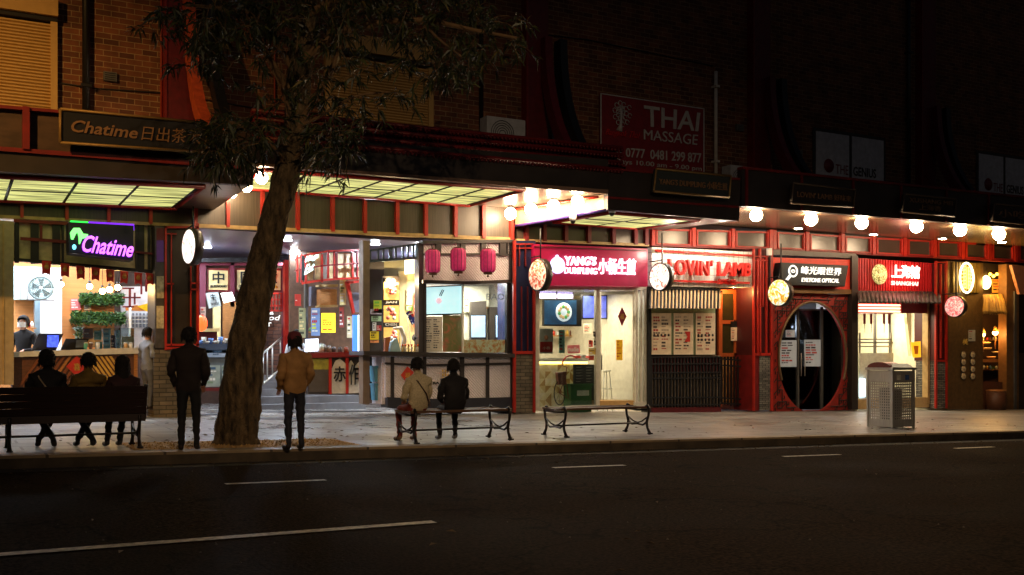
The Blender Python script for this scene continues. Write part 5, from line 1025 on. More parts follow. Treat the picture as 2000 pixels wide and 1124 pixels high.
# parked bicycle seen through the glass
bk = thing("bicycle", "old bicycle with red basket leaning inside the dumpling shop window", "bicycle", PV(1100, 792, .5))
m = MB(); c1 = PV(1093, 768, .5)
for c in (c1,): m.tube([c + Vector((math.cos(q * math.pi / 10) * .16, 0, math.sin(q * math.pi / 10) * .3)) for q in range(21)], .014, BLACK, 5)
for k in range(8): m.tube([c1, c1 + Vector((math.cos(k * .785) * .16, 0, math.sin(k * .785) * .3))], .004, GREYM, 4)
m.build("wheel", bk)
m = MB(); m.tube([PV(1093, 768, .48), PV(1104, 735, .48), PV(1111, 780, .45), PV(1093, 768, .48)], .015, M("bike_red", (130, 40, 40), .5), 5); m.tube([PV(1104, 735, .48), PV(1107, 718, .48), PV(1098, 714, .48)], .014, M("bike_red"), 5); m.build("frame", bk)
m = MB(); m.slab([(1089, 728), (1107, 726), (1105, 752), (1092, 752)], .44, .12, M("basket_brown", (96, 52, 44), .7, noise=.4, nscale=40)); m.build("basket", bk)
m = MB(); m.tube([PV(1115, 712, .55) + Vector((math.cos(q * math.pi / 12) * .25, 0, -math.sin(q * math.pi / 12) * -.22)) for q in range(3, 13)], .02, M("poster_red"), 5); m.build("mudguard", bk)
t = thing("stool", "tall white wire stool just inside the open door", "stool", PG(1183, 788)); m = MB(); p = PV(1182, 726, .8)
m.lathe(p, [(.15, 0), (.15, .03)], WHITE, 16); m.build("seat", t)
for dx in (-.12, .12): 
    for dy in (-.1, .1): m = MB(); m.tube([p + Vector((dx * .7, dy * .7, 0)), Vector((p.x + dx * 1.3, p.y + dy * 1.3, gz(p.x)))], .012, WHITE, 6); m.build("leg", t)
m = MB(); zz = p.z - .45; m.tube([Vector((p.x + dx, p.y + dy, zz)) for dx, dy in [(-.14, -.12), (.14, -.12), (.14, .12), (-.14, .12), (-.14, -.12)]], .008, WHITE, 5); m.build("foot_ring", t)
t = thing("door_ornament", "dark red diamond paper ornament on the open glass door", "ornament", PV(1216, 640, .2)); m = MB(); m.slab([(1215, 600), (1224, 618), (1215, 638), (1207, 618)], .16, .008, M("ornament_red", (130, 30, 50), .5)); m.build("paper", t); m = MB(); put_text(m, "福", rq(1211, 613, 1219, 624), .155, SLY, ext=.003); m.build("lettering", t)
t = thing("poster", "narrow yellow poster with orange print on the open glass door", "poster", PV(1210, 705, .2)); m = MB(); printed(m, rq(1204, 664, 1216, 704), .2, E_("yellow_strip", (235, 180, 30), .1), [M("orange_ink"), M("poster_red")], 6, 4); m.build("sheet", t)
m = MB(); m.slab(rq(1171, 783, 1240, 794), .0, .5, M("door_sill", (190, 150, 90), .5)); m.build("door_sill", bld)
# ================================================================ lamb restaurant
TILEW = tile_mat("white_sign_tiles", (226, 224, 216), (216, 214, 206), (120, 116, 110), .17, .17, .35, 0, .06)
ntl = TILEW.node_tree
tcx = [n for n in ntl.nodes if n.type == 'TEX_COORD'][0]; tb = [n for n in ntl.nodes if n.type == 'TEX_BRICK'][0]; mpx = ntl.nodes.new("ShaderNodeMapping"); mpx.inputs["Rotation"].default_value = (math.radians(90), 0, 0); ntl.links.new(tcx.outputs["Object"], mpx.inputs[0]); ntl.links.new(mpx.outputs[0], tb.inputs[0]); tb.inputs["Mortar Size"].default_value = .006
sg = thing("shop_sign", "white tiled sign with chunky red LOVIN' LAMB letters and a lamp rail", "sign", PV(1380, 562, -.3))
m = MB(); m.slab([(1273, 483), (1484, 493), (1484, 562), (1273, 560)], -.2, .2, TILEW); m.build("tiled_panel", sg)
LR = M("letter_red", (196, 34, 26), .4)
m = MB(); put_text(m, "LOVIN' LAMB", [(1303, 505), (1463, 514), (1461, 541), (1303, 538)], -.42, LR, bold=.012, ext=.12, spacing=1.08); put_text(m, "好味来", [(1400, 545), (1436, 546), (1436, 557), (1400, 556)], -.34, LR, bold=0.018, ext=.06); m.build("lettering", sg)
m = MB(); m.slab([(1290, 546), (1465, 551), (1465, 555), (1290, 550)], -.32, .05, LR); m.build("underline_bar", sg)
m = MB(); m.tube([PV(1280, 490, -.6), PV(1468, 500, -.6)], .03, LR, 6)
for x in (1282, 1340, 1395, 1462): m.tube([PV(x, 491 + (x - 1280) * .05, -.6), PV(x, 494 + (x - 1280) * .05, -.1)], .012, GREYM, 5)
m.build("lamp_rail", sg)
for x in (1310, 1360, 1410, 1455): point("sign_fill", PV(x, 489 + (x - 1280) * .05, -1.05), 20, (255, 240, 220), .1)  # bare points added ahead of the rail to brighten the tiles
aw = thing("slat_awning", "small sloping awning of dark and cream battens over the posters", "awning", PV(1338, 604, -.4))
for i in range(20):
    x = 1271 + i * 7; m = MB(); t0 = PV(x, 563, -.1); b0 = PV(x - .5, 603, -.55); wd = .02
    a = [b0 + Vector((-wd, 0, 0)), b0 + Vector((wd, 0, 0)), t0 + Vector((wd, 0, 0)), t0 + Vector((-wd, 0, 0))]; m.hexa(a, [p + Vector((0, .05, 0)) for p in a], BLACK); m.build("batten", aw)
m = MB(); a = [PV(1271, 602, -.5), PV(1407, 603, -.5), PV(1407, 563, -.06), PV(1271, 563, -.06)]; m.hexa(a, [p + Vector((0, .03, 0)) for p in a], M("awning_cream", (224, 190, 140), .6)); m.build("sheet", aw)
m = MB(); m.slab([(1270, 560), (1408, 564), (1408, 568), (1270, 564)], -.15, .1, BLACK); m.build("rail", aw)
m = MB(); m.slab([(1271, 600), (1397, 602), (1397, 693), (1271, 693)], .0, .2, M("pale_green_board", (150, 166, 130), .5)); m.build("poster_wall", bld)
PAP = M("menu_paper", (226, 208, 180), .5); INK = [M("ink_red", (170, 60, 50), .5), M("ink_black", (50, 40, 40), .5), M("ink_grey", (170, 150, 130), .5)]
for i, x in enumerate((1272, 1315, 1358)):
    t = thing("menu_poster", ["left of three menu posters under the slatted awning", "middle menu poster with a red arrow shape", "right menu poster with two rows of dark medallions"][i], "poster", PV(x + 20, 693, -.05), "menu posters of the lamb restaurant")
    m = MB(); printed(m, rq(x + 1, 612, x + 39, 693), -.05, PAP, INK, 11, 20 + i, cols=2); m.build("sheet", t)
    m = MB()
    if i == 1: m.slab([(x + 22, 648), (x + 33, 648), (x + 33, 668), (x + 22, 668), (x + 28, 658)], -.06, .006, M("poster_red"))
    else:
        for r_ in range(2 if i else 1):
            for k in range(5): m.lathe(PV(x + 6 + k * 7, 655 + r_ * 9, -.056), [(.036, 0), (.036, .004)], M("ink_black"), 10, (0, -1, 0))
    m.build("picture", t)
fc = thing("lattice_fence", "black timber lattice front below the menu posters", "lattice", PG(1338, 806))
m = MB(); m.slab([(1270, 697), (1407, 695), (1407, 793), (1270, 797)], .0, .1, M("fence_backing", (160, 142, 118), .7, noise=.3)); m.slab([(1270, 699), (1407, 697), (1407, 726), (1270, 728)], -.02, .02, M("fence_red_backing", (96, 28, 26), .6)); m.build("backing", fc)
m = MB()
for k in range(22): m.slab(rq(1272 + k * 6.3, 698, 1274.6 + k * 6.3, 796), -.07, .05, BLACK)
m.build("upright_slats", fc); m = MB()
for y in (697, 710, 727, 738, 776, 790): m.slab([(1270, y), (1408, y - 1), (1408, y + 2), (1270, y + 3)], -.09, .05, BLACK)
m.build("cross_rails", fc); m = MB(); m.slab([(1268, 797), (1409, 794), (1409, 806), (1268, 809)], -.06, .2, MAROON); m.build("plinth", fc)
m = MB(); m.slab([(1266, 560), (1272, 560), (1272, 806), (1266, 806)], -.12, .3, BLACK); m.build("shop_post", bld)
OR_ = M("orange_door_timber", (168, 82, 38), .45, noise=.25, nscale=8, stretch=(8, 8, .5))
dd = thing("door", "orange timber double glazed door set back beside the lamb restaurant posters", "door", PG(1437, 800)); v = .45
m = MB(); bars(m, [(1404, 568, 1411, 795), (1466, 568, 1474, 795), (1404, 566, 1474, 574), (1434, 574, 1440, 790), (1411, 626, 1466, 633), (1411, 690, 1466, 697)], v, OR_, .08); m.build("frame", dd)
m = MB(); bars(m, [(1411, 574, 1466, 690)], v + .03, M("dim_glass", (52, 46, 24), .12), .02); m.build("glass", dd); m = MB(); bars(m, [(1410, 697, 1467, 790)], v + .05, M("lit_backing", (200, 150, 80), .6), .02); m.build("lower_panel", dd)
t = thing("hanging_menu", "small white menu strip hanging on the orange door", "menu", PV(1434, 667, .4)); m = MB(); printed(m, rq(1428, 640, 1440, 666), .42, PAP, INK, 7, 7); m.build("sheet", t); m = MB(); bars(m, [(1428, 628, 1440, 640)], .42, BLACK, .02); m.build("holder", t)
point("door_fill", (X_(1437), .1, 3.1), 26, (255, 180, 100))  # added point without a fitting, brightens the recessed door
gt = thing("gate", "black barred gate in front of the orange door", "gate", PG(1437, 806)); m = MB()
for k in range(10): m.slab(rq(1409 + k * 6.3, 697, 1411.5 + k * 6.3, 790 + k), .25, .04, BLACK)
m.build("bars", gt); m = MB()
for y in (700, 712, 776, 786): m.slab([(1407, y), (1470, y + 4), (1470, y + 7), (1407, y + 3)], .23, .04, BLACK)
m.build("rails", gt)
m = MB(); m.slab([(1404, 560), (1500, 562), (1500, 800), (1404, 800)], 1.2, .1, M("porch_wall", (110, 50, 30), .6)); m.build("porch_wall", bld)
# pier 3
m = MB(); m.slab(rq(1472, 486, 1508, 694, 0), -.25, .8, M("pier_maroon", (66, 16, 18), .5)); m.build("pier_panel", bld)
m = MB(); m.slab([(1484, 694), (1506, 694), (1506, 802), (1484, 803)], -.3, .8, STACK); m.build("pier_base", bld)
m = MB(); m.slab([(1472, 694), (1484, 694), (1484, 803), (1472, 803)], -.27, .8, REDD); m.build("pier_base", bld)
m = MB(); bars(m, [(1472, 486, 1475, 803), (1506, 488, 1510, 803), (1484, 486, 1487, 694), (1480, 505, 1482, 690), (1490, 505, 1492, 600), (1497, 500, 1499, 690), (1475, 500, 1506, 502), (1475, 508, 1500, 510), (1475, 690, 1508, 695)], -.33, RED, .06); m.build("pier_lattice", bld)
t = thing("junction_box", "small white box high on the column left of the optical shop", "box", PV(1504, 500, -.4)); m = MB(); bars(m, [(1501, 485, 1508, 499)], -.42, WHITE, .08); m.build("casing", t); m = MB(); bars(m, [(1504, 499, 1505.5, 560)], -.4, BLACK, .03); m.build("cable", t)
# ================================================================ optical shop with moon gate
RO = M("optical_red", (214, 48, 26), .45)
m = MB(); m.slab([(1508, 488), (1672, 496), (1672, 505), (1508, 498)], -.12, .3, M("dark_lintel", (62, 48, 40), .4)); m.slab([(1508, 503), (1664, 508), (1664, 566), (1508, 562)], -.08, .2, RO); m.slab([(1508, 562), (1668, 566), (1668, 575), (1508, 572)], -.14, .3, M("bronze_lintel", (110, 78, 40), .4)); m.build("header_wall", bld)
m = MB(); m.slab([(1664, 500), (1676, 500), (1676, 800), (1664, 800)], -.16, .4, DARK); m.build("shop_post", bld)
sg = thing("shop_sign", "black slanted board reading EYETONE OPTICAL with a white magnifier emblem", "sign", PV(1587, 560, -.3))
m = MB(); m.slab([(1526, 513), (1657, 519), (1650, 560), (1518, 556)], -.35, .25, BLACK); m.build("board", sg)
WA = E_("white_letter_lit", (240, 238, 228), .8)
m = MB(); put_text(m, "峰光眼世界", [(1565, 520), (1644, 524), (1642, 539), (1564, 536)], -.38, WA, bold=0.009); put_text(m, "EYETONE OPTICAL", [(1566, 543), (1639, 545), (1638, 553), (1565, 551)], -.38, WA, bold=0.0135); m.build("lettering", sg)
m = MB(); c = PV(1549, 530, -.39); m.tube([c + Vector((math.cos(q * math.pi / 10) * .15, 0, math.sin(q * math.pi / 10) * .15)) for q in range(21)], .025, WA, 6); m.tube([c + Vector((-.1, 0, -.12)), c + Vector((-.24, 0, -.26))], .04, WA, 6); m.tube([c + Vector((math.cos(q * math.pi / 8) * .06, 0, math.sin(q * math.pi / 8) * .035)) for q in range(17)], .015, WA, 5); m.build("magnifier_emblem", sg)
mg = thing("moon_gate", "red and black fretwork screen with a round moon gate opening", "gate", PG(1587, 802))
a = PV(1509, 573, 0); b_ = PV(1665, 800, 0); X0_, X1_ = a.x, b_.x; Z1 = PV(1587, 574, 0).z; Z0 = gz((X0_ + X1_) / 2)
gc = PV(1587, 698, 0); GR = 66 / (ppm(gc) * (CT - .2935 * ST)); GRz = 108 / ppm(gc)
m = MB(); N = 48; inn = []; out = []
for i in range(N):
    t_ = 2 * math.pi * i / N; dx, dz = math.cos(t_), math.sin(t_); ix, iz = gc.x + GR * dx, max(Z0 + .02, gc.z + GRz * dz)
    kx = ((X1_ if dx > 0 else X0_) - gc.x) / dx if abs(dx) > 1e-6 else 1e9; kz = ((Z1 if dz > 0 else Z0) - gc.z) / dz if abs(dz) > 1e-6 else 1e9
    k = min(kx, kz); inn.append((ix, iz)); out.append((gc.x + dx * k, gc.z + dz * k))
vs = [(x, .0, z) for x, z in inn] + [(x, .0, z) for x, z in out] + [(x, .08, z) for x, z in inn] + [(x, .08, z) for x, z in out]
fs = []
for i in range(N):
    j = (i + 1) % N; fs += [(i, j, N + j, N + i), (2 * N + i, 3 * N + i, 3 * N + j, 2 * N + j), (i, 2 * N + i, 2 * N + j, j)]
m.add(vs, fs, M("fret_red", (142, 36, 26), .5)); m.build("red_screen", mg)
m = MB(); inside = lambda x, z: ((x - gc.x) / GR) ** 2 + ((z - gc.z) / GRz) ** 2 < 1.06 or not (X0_ < x < X1_ and Z0 < z < Z1)
S = .17; nx = int((X1_ - X0_) / S); nz = int((Z1 - Z0) / S)
for i in range(nx + 1):
    for j in range(nz + 1):
        x = X0_ + i * S; z = Z1 - j * S
        segs = [((x, z), (x + S, z)), ((x, z), (x, z - S))]
        if (i + j) % 2: segs += [((x + S * .5, z), (x + S * .5, z - S * .5)), ((x, z - S * .5), (x + S * .5, z - S * .5))]
        else: segs += [((x + S * .2, z - S * .8), (x + S * .8, z - S * .2))]
        if (i * 3 + j) % 5 == 0: continue
        for (p, q) in segs:
            if inside(*p) or inside(*q) or inside((p[0] + q[0]) / 2, (p[1] + q[1]) / 2): continue
            m.tube([(p[0], -.02, p[1]), (q[0], -.02, q[1])], .016, M("fret_black", (30, 22, 20), .5), 4, cap=False)
m.build("fretwork", mg)
m = MB(); m.tube([(gc.x + GR * math.cos(q * math.pi / 30) * 1.0, -.03, gc.z + GRz * math.sin(q * math.pi / 30)) for q in range(-4, 35)], .035, M("bronze_ring", (120, 98, 72), .35, .4), 8, cap=False); m.build("ring", mg)
m = MB(); m.slab(rq(1505, 560, 1670, 805), 1.6, .1, M("optical_dark", (74, 72, 72), .4)); m.build("optical_back_wall", bld)
dw = MB(); bars(dw, [(1558, 600, 1561, 800), (1604, 600, 1608, 800), (1520, 604, 1640, 607)], .5, GREYM, .05); t = thing("glass_door", "dark double glass doors inside the moon gate", "door", PG(1580, 800)); dw.build("frame", t)
m = MB(); bars(m, [(1520, 604, 1650, 800)], .55, GLASS, .012); m.build("glass", t); point("optical_light", (gc.x + .2, 1.0, 2.2), 60, (220, 228, 255))
m = MB(); m.tube([PV(1565, 690, .45), PV(1565, 735, .45)], .015, STEEL, 6); m.build("handle", t); m = MB(); m.tube([PV(1572, 690, .45), PV(1572, 735, .45)], .015, STEEL, 6); m.build("handle", t)
m = MB(); m.slab([(1612, 640), (1640, 632), (1640, 790), (1600, 790)], .9, .05, M("inner_grey", (110, 100, 92), .5)); m.build("optical_panel", bld)
for i, q in enumerate([(1524, 665, 1556, 717), (1571, 664, 1603, 716), (1535, 645, 1553, 659)]):
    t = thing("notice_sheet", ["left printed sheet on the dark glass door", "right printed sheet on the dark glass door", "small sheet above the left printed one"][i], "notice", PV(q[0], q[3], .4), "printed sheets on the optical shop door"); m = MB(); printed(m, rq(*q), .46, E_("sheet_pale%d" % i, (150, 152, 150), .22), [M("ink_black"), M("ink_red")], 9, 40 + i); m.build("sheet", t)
# ================================================================ red corrugated shop
def corr(m, q, v, mat, n, d=.035):
    (xa, ya), (xb, yb), (xc, yc), (xd, yd) = q
    for i in range(n):
        t0, t1 = i / n, (i + .55) / n
        m.slab([(xa + (xb - xa) * t0, ya + (yb - ya) * t0), (xa + (xb - xa) * t1, ya + (yb - ya) * t1), (xd + (xc - xd) * t1, yd + (yc - yd) * t1), (xd + (xc - xd) * t0, yd + (yc - yd) * t0)], v - d, d + .01, mat)
    m.slab(q, v, .1, mat)
sg = thing("shop_sign", "red ribbed metal sign with glowing white characters over the tiled eaves", "sign", PV(1752, 570, -.2)); m = MB(); CR = M("ribbed_red", (176, 30, 34), .42)
corr(m, [(1674, 504), (1828, 515), (1828, 571), (1674, 571)], -.1, CR, 30); m.build("ribbed_panel", sg)
WG = E_("hot_white_pink", (255, 220, 205), 3.2)
m = MB(); put_text(m, "上海馆", [(1741, 517), (1796, 520), (1795, 545), (1741, 543)], -.2, WG, bold=0.022); m.build("lettering", sg)
m = MB(); put_text(m, "SHANGHAI", [(1740, 549), (1793, 551), (1792, 559), (1740, 557)], -.18, E_("pink_letters", (255, 150, 140), 2.2), bold=0.018); m.build("small_lettering", sg)
m = MB(); c = PV(1717, 536, -.18); m.lathe(c, [(.3, 0), (.3, .04)], food_mat("oval_print", (230, 215, 150), (150, 140, 70), (90, 80, 40), .7, 12), 26, (0, -1, 0)); m.build("round_emblem", sg)
point("sign_glow", PV(1768, 535, -.6), 18, (255, 150, 130), .2)
ev = thing("tiled_eaves", "small grey tiled eaves under the red ribbed sign", "eaves", PV(1755, 596, -.5)); SLT = M("grey_roof_tile", (78, 74, 72), .4, noise=.2)
m = MB(); a = [PV(1680, 592, -.7), PV(1838, 592, -.7), PV(1832, 572, -.05), PV(1676, 570, -.05)]; m.hexa(a, [p + Vector((0, .04, .05)) for p in a], SLT); m.build("slope", ev)
m = MB()
for i in range(20):
    x = 1680 + i * 8.2; m.tube([PV(x - 3, 571, -.08), PV(x, 591, -.74)], .045, SLT, 8); 
m.build("tile_rolls", ev); m = MB(); m.slab([(1676, 568), (1834, 570), (1834, 575), (1676, 573)], -.15, .1, SLT); m.build("ridge", ev)
xa, xb = X_(1677), X_(1816); WB = M("red_shop_wall", (226, 222, 200), .6)
ztop = PV(1745, 590, 0).z
room(xa, xb, .05, 3.2, ztop, WB, WB, WB); area("red_shop_light", ((xa + xb) / 2, 1.3, ztop - .05), 2.0, 1.6, 130, (255, 238, 200))
PNK = E_("pink_neon_tube", (255, 150, 120), 4)
ln = thing("neon_tubes", "stacked pink neon tube bars under the grey tiled eaves", "neon", PV(1718, 612, .1))
for y in (596, 602, 608): m = MB(); m.tube([PV(1678, y, .05), PV(1758, y + 1, .05)], .03, PNK, 6); m.build("tube", ln)
m = MB(); m.slab(rq(1760, 592, 1814, 612), .0, .1, M("eave_red_panel", (150, 50, 50), .5)); m.slab(rq(1676, 592, 1760, 612), .12, .1, M("eave_red_panel")); m.build("header_wall", bld)
m = MB(); m.slab([(1770, 612), (1802, 612), (1802, 790), (1790, 790)], .7, .1, tile_mat("wall_tiles_cream", (216, 200, 160), (208, 192, 152), (170, 150, 116), .2, .2, .4)); m.build("tiled_wall", bld)
m = MB(); bars(m, [(1708, 612, 1712, 690), (1738, 612, 1741, 690), (1678, 668, 1768, 671), (1678, 612, 1768, 614)], 1.4, GREYM, .05); m.build("inner_frame", bld)
for i, x in enumerate((1689, 1702, 1727, 1737)):
    t = thing("hanging_tassel", ["leftmost dark red hanging tassel", "second hanging tassel from the left", "third hanging tassel from the left", "rightmost hanging tassel"][i] + " under the pink neon", "tassel", PV(x, 640, .3), "tassels hanging in the red shop"); m = MB(); m.slab(rq(x - 2, 613, x + 2, 633), .3, .02, MAROON); m.build("tab", t); m = MB(); m.tube([PV(x, 633, .3), PV(x, 650, .3)], [.012, .004], BLACK, 5); m.build("cord", t)
dc = thing("display_fridge", "glass display counter with steel shelves inside the red ribbed shop", "display case", PG(1700, 790)); m = MB(); m.slab(rq(1678, 690, 1745, 790), .7, .5, M("fridge_white", (214, 220, 205), .3)); m.build("body", dc); m = MB(); bars(m, [(1678, 662, 1742, 664), (1678, 676, 1742, 678)], .75, STEEL, .3); bars(m, [(1678, 650, 1681, 690), (1740, 650, 1742, 690)], .75, STEEL, .02); m.build("shelf", dc);
m = MB(); bars(m, [(1679, 740, 1690, 776)], .6, E_("fridge_glow", (200, 230, 255), 2), .02); m.build("lit_panel", dc)
t = thing("banner_flag", "yellow hanging flag with orange figure by the shop doorway", "flag", PV(1792, 698, .2)); m = MB(); m.slab([(1779, 669), (1798, 667), (1799, 698), (1783, 699)], .2, .01, E_("flag_yellow", (250, 195, 40), .5)); m.build("cloth", t); m = MB(); m.slab([(1785, 676), (1794, 676), (1793, 692), (1787, 692)], .19, .008, M("orange_ink")); m.build("picture", t)
m = MB(); bars(m, [(1812, 592, 1818, 790)], -.02, CREAM, .2); bars(m, [(1818, 575, 1832, 792)], -.05, MAROON, .3); m.build("door_frame", bld)
m = MB(); m.slab([(1676, 780), (1816, 776), (1816, 796), (1676, 800)], .0, .15, M("plinth_cream", (190, 160, 110), .6)); m.build("door_sill", bld)
# pier 4
m = MB(); m.slab(rq(1828, 515, 1852, 705, 0), -.25, .8, M("pier_maroon")); m.build("pier_panel", bld); m = MB(); m.slab([(1831, 705), (1850, 705), (1850, 798), (1831, 799)], -.3, .8, STACK); m.build("pier_base", bld)
m = MB(); bars(m, [(1828, 510, 1831, 798), (1848, 510, 1851, 798), (1838, 516, 1840, 700), (1831, 512, 1848, 514), (1831, 703, 1850, 707)], -.33, RED, .06); m.build("pier_lattice", bld)
# ================================================================ dark noodle shop with thatch awning
DW = M("dark_stained_wall", (96, 72, 42), .45, noise=.25)
m = MB(); m.slab([(1850, 510), (1920, 514), (1920, 800), (1850, 800)], .0, .2, DW); m.slab([(1966, 516), (1990, 518), (1990, 800), (1966, 800)], -.05, .3, M("brown_side_wall", (120, 84, 44), .5, noise=.2)); m.slab([(1918, 745), (1970, 747), (1970, 802), (1918, 802)], .1, .2, WOODD); m.slab([(1918, 514), (1970, 518), (1970, 575), (1918, 575)], .5, .2, DARK); m.build("dark_shop_wall", bld)
m = MB(); m.slab([(1916, 570), (1980, 570), (1980, 800), (1916, 800)], 1.4, .1, M("dark_inner", (70, 50, 36), .6)); m.build("dark_shop_back", bld)
m = MB(); corr(m, [(1862, 512), (1915, 515), (1915, 572), (1862, 572)], -.05, M("ribbed_olive", (120, 96, 40), .4), 9); sg = thing("shop_sign", "olive ribbed panel with a glowing oval seal emblem", "sign", PV(1888, 572, -.1)); m.build("ribbed_panel", sg)
c = PV(1888, 543, -.15); GO = E_("gold_neon", (255, 205, 90), 3.5); m = MB(); rx = .32; rz = 29 / ppm(c)
m.tube([c + Vector((math.cos(q * math.pi / 16) * rx, 0, math.sin(q * math.pi / 16) * rz)) for q in range(33)], .028, E_("cream_neon", (255, 240, 190), 4), 6); m.build("oval_ring", sg)
m = MB()
for k in range(-3, 4):
    zz = k * rz / 4.2; ww = rx * math.sqrt(max(.05, 1 - (zz / rz) ** 2)) * .8; m.tube([c + Vector((-ww, 0, zz)), c + Vector((-.05, 0, zz + .03))], .014, GO, 5); m.tube([c + Vector((.06, 0, zz)), c + Vector((ww, 0, zz - .02))], .014, GO, 5)
for xx in (-.14, -.04, .06, .16): m.tube([c + Vector((xx, -.01, -rz * .7)), c + Vector((xx, -.01, rz * .7))], .012, GO, 5)
m.build("seal_lines", sg); point("oval_glow", c + Vector((0, -.5, 0)), 26, (255, 200, 90), .2)
lt = thing("lantern", "bright round glowing lantern above the thatched awning", "lantern", PV(1926, 565, .2)); c = PV(1926, 552, .2); m = MB(); m.ball(c, .15, E_("lantern_hot", (255, 225, 140), 7), 14, 1.5); m.build("shade", lt); m = MB(); m.tube([c + Vector((0, 0, .2)), c + Vector((0, 0, .5))], .01, BLACK, 4); m.build("cord", lt)
point("lantern_glow", c + Vector((0, -.4, 0)), 30, (255, 190, 90), .15)
for i in range(5):
    p = PV(1934 + i * 6.5, 536 + i % 2 * 4, .25); t = thing("amber_lamp", ["first amber lamp right of the bright lantern", "second amber lamp in the row over the thatch", "third amber lamp in the row over the thatch", "fourth amber lamp in the row over the thatch", "amber lamp at the right end of the row over the thatch"][i], "lamp", p, "row of amber lamps over the thatched awning"); m = MB(); m.ball(p, .05, E_("amber", (255, 180, 60), 6), 8); m.build("bulb", t); m = MB(); m.tube([p, p + Vector((0, 0, .14))], .006, BLACK, 4); m.build("cord", t)
m = MB(); printed(m, rq(1938, 546, 1962, 572), .3, M("amber_board", (190, 120, 40), .5, 0, (220, 130, 30), .5), [BLACK, M("poster_red")], 4, 3); t = thing("menu_board", "amber lit board behind the lamps over the thatch", "menu", PV(1950, 572, .3)); m.build("sheet", t)
th = thing("thatched_awning", "small golden thatched straw awning over the dark shop window", "awning", PV(1943, 614, -.4)); m = MB(); STR = [M("straw_%d" % i, c_, .7) for i, c_ in enumerate([(190, 150, 70), (160, 120, 50), (120, 86, 36)])]
rgk = random.Random(12)
for i in range(260):
    t_ = rgk.random(); a = PV(1919 + 38 * t_, 575, .05); b_ = PV(1920 + 47 * t_ + rgk.uniform(-1, 1), 611 + rgk.uniform(-3, 4), -.55); m.tube([a, a.lerp(b_, .5) + Vector((0, -.02, rgk.uniform(-.01, .03))), b_], [.012, .014, .008], rgk.choice(STR), 4, cap=False)
m.build("straw", th); m = MB(); m.tube([PV(1919, 576, .05), PV(1958, 577, .05)], .035, WOODD, 6); m.build("ridge_pole", th)
for i, (x, y) in enumerate([(1920, 654), (1944, 650)]):
    p = PV(x, y, .5); t = thing("table_lamp", ["small warm lamp at the left inside the dark shop window", "larger warm lamp with tall shade at the right inside the dark shop"][i], "lamp", p, "warm lamps in the dark shop window"); m = MB(); m.ball(p, .07 + .02 * i, E_("lamp_warm", (255, 205, 120), 14), 12); m.build("bulb", t); m = MB(); m.lathe(p + Vector((0, 0, .03)), [(.1, 0), (.02, .2)], STR[0], 12); m.build("lamp_shade", t); m = MB(); m.tube([p, p - Vector((0, 0, .55))], .02, WOOD, 6); m.build("stem", t)
    point("lamp_light", p + Vector((0, -.25, 0)), 24, (255, 180, 90), .08)
for i in range(8):
    x = 1881 + (i % 2) * 18; y = 693 + (i // 2) * 14; p = PV(x, y, -.03); t = thing("dish_plaque", "round dish plaque on the dark wall under the pink round sign", "plaque", p, "round dish plaques on the dark wall"); m = MB(); m.lathe(p, [(.1, 0), (.1, .03)], food_mat("plaque%d" % i, (170, 150, 100), (130, 80, 50), (60, 40, 30), .12, 14), 16, (0, -1, 0)); m.build("plate", t); m = MB(); m.lathe(p, [(.115, -.01), (.115, .015)], BLACK, 16, (0, -1, 0)); m.build("rim", t)
t = thing("notice_sheet", "small white notice above the round dish plaques", "notice", PV(1898, 667, -.03)); m = MB(); printed(m, rq(1892, 645, 1905, 667), -.03, M("grey_paper", (180, 176, 165), .5), INK, 4, 9); m.build("sheet", t); m = MB(); put_text(m, "小吃", rq(1880, 662, 1890, 674), -.02, M("gold_emblem")); m.build("lettering", t)
for i, (x, y) in enumerate([(1926, 672), (1928, 683), (1946, 690), (1936, 700)]):
    p = PV(x, y, .6); t = thing("dish_stack", ["upper", "second", "third", "lowest"][i] + " stack of pale dishes inside the dark shop window", "dishes", p, "stacks of dishes in the dark shop"); m = MB(); m.lathe(p, [(.1, 0), (.15, .04), (.15, .06)], OCH, 12); m.build("stack", t)
m = MB(); m.slab(rq(1918, 702, 1972, 708), .3, .5, WOOD); m.build("window_counter", bld)
t = thing("stool", "wooden slatted barrel stool under the dark shop window", "stool", PG(1945, 800)); m = MB(); c = PV(1945, 800, -.1)
m.lathe((c.x, -.1, gz(c.x)), [(.3, 0), (.32, .3), (.3, .6)], WOODD, 18); m.build("body", t); m = MB(); m.lathe((c.x, -.1, gz(c.x) + .6), [(.31, 0), (.31, .04)], WOOD, 18); m.build("seat", t)
# last shop at the edge
m = MB(); m.slab([(1976, 518), (2040, 522), (2040, 575), (1992, 575)], -.4, .1, M("tan_awning_sheet", (150, 100, 76), .5)); m.slab([(1985, 575), (2040, 577), (2040, 690), (1985, 690)], -.02, .1, M("dark_glass", (18, 20, 22), .06)); m.slab([(1982, 570), (1986, 570), (1986, 800), (1982, 800)], -.1, .2, GREYM); m.slab([(1985, 690), (2040, 690), (2040, 800), (1985, 800)], -.02, .1, DARK); m.build("edge_shop_wall", bld)
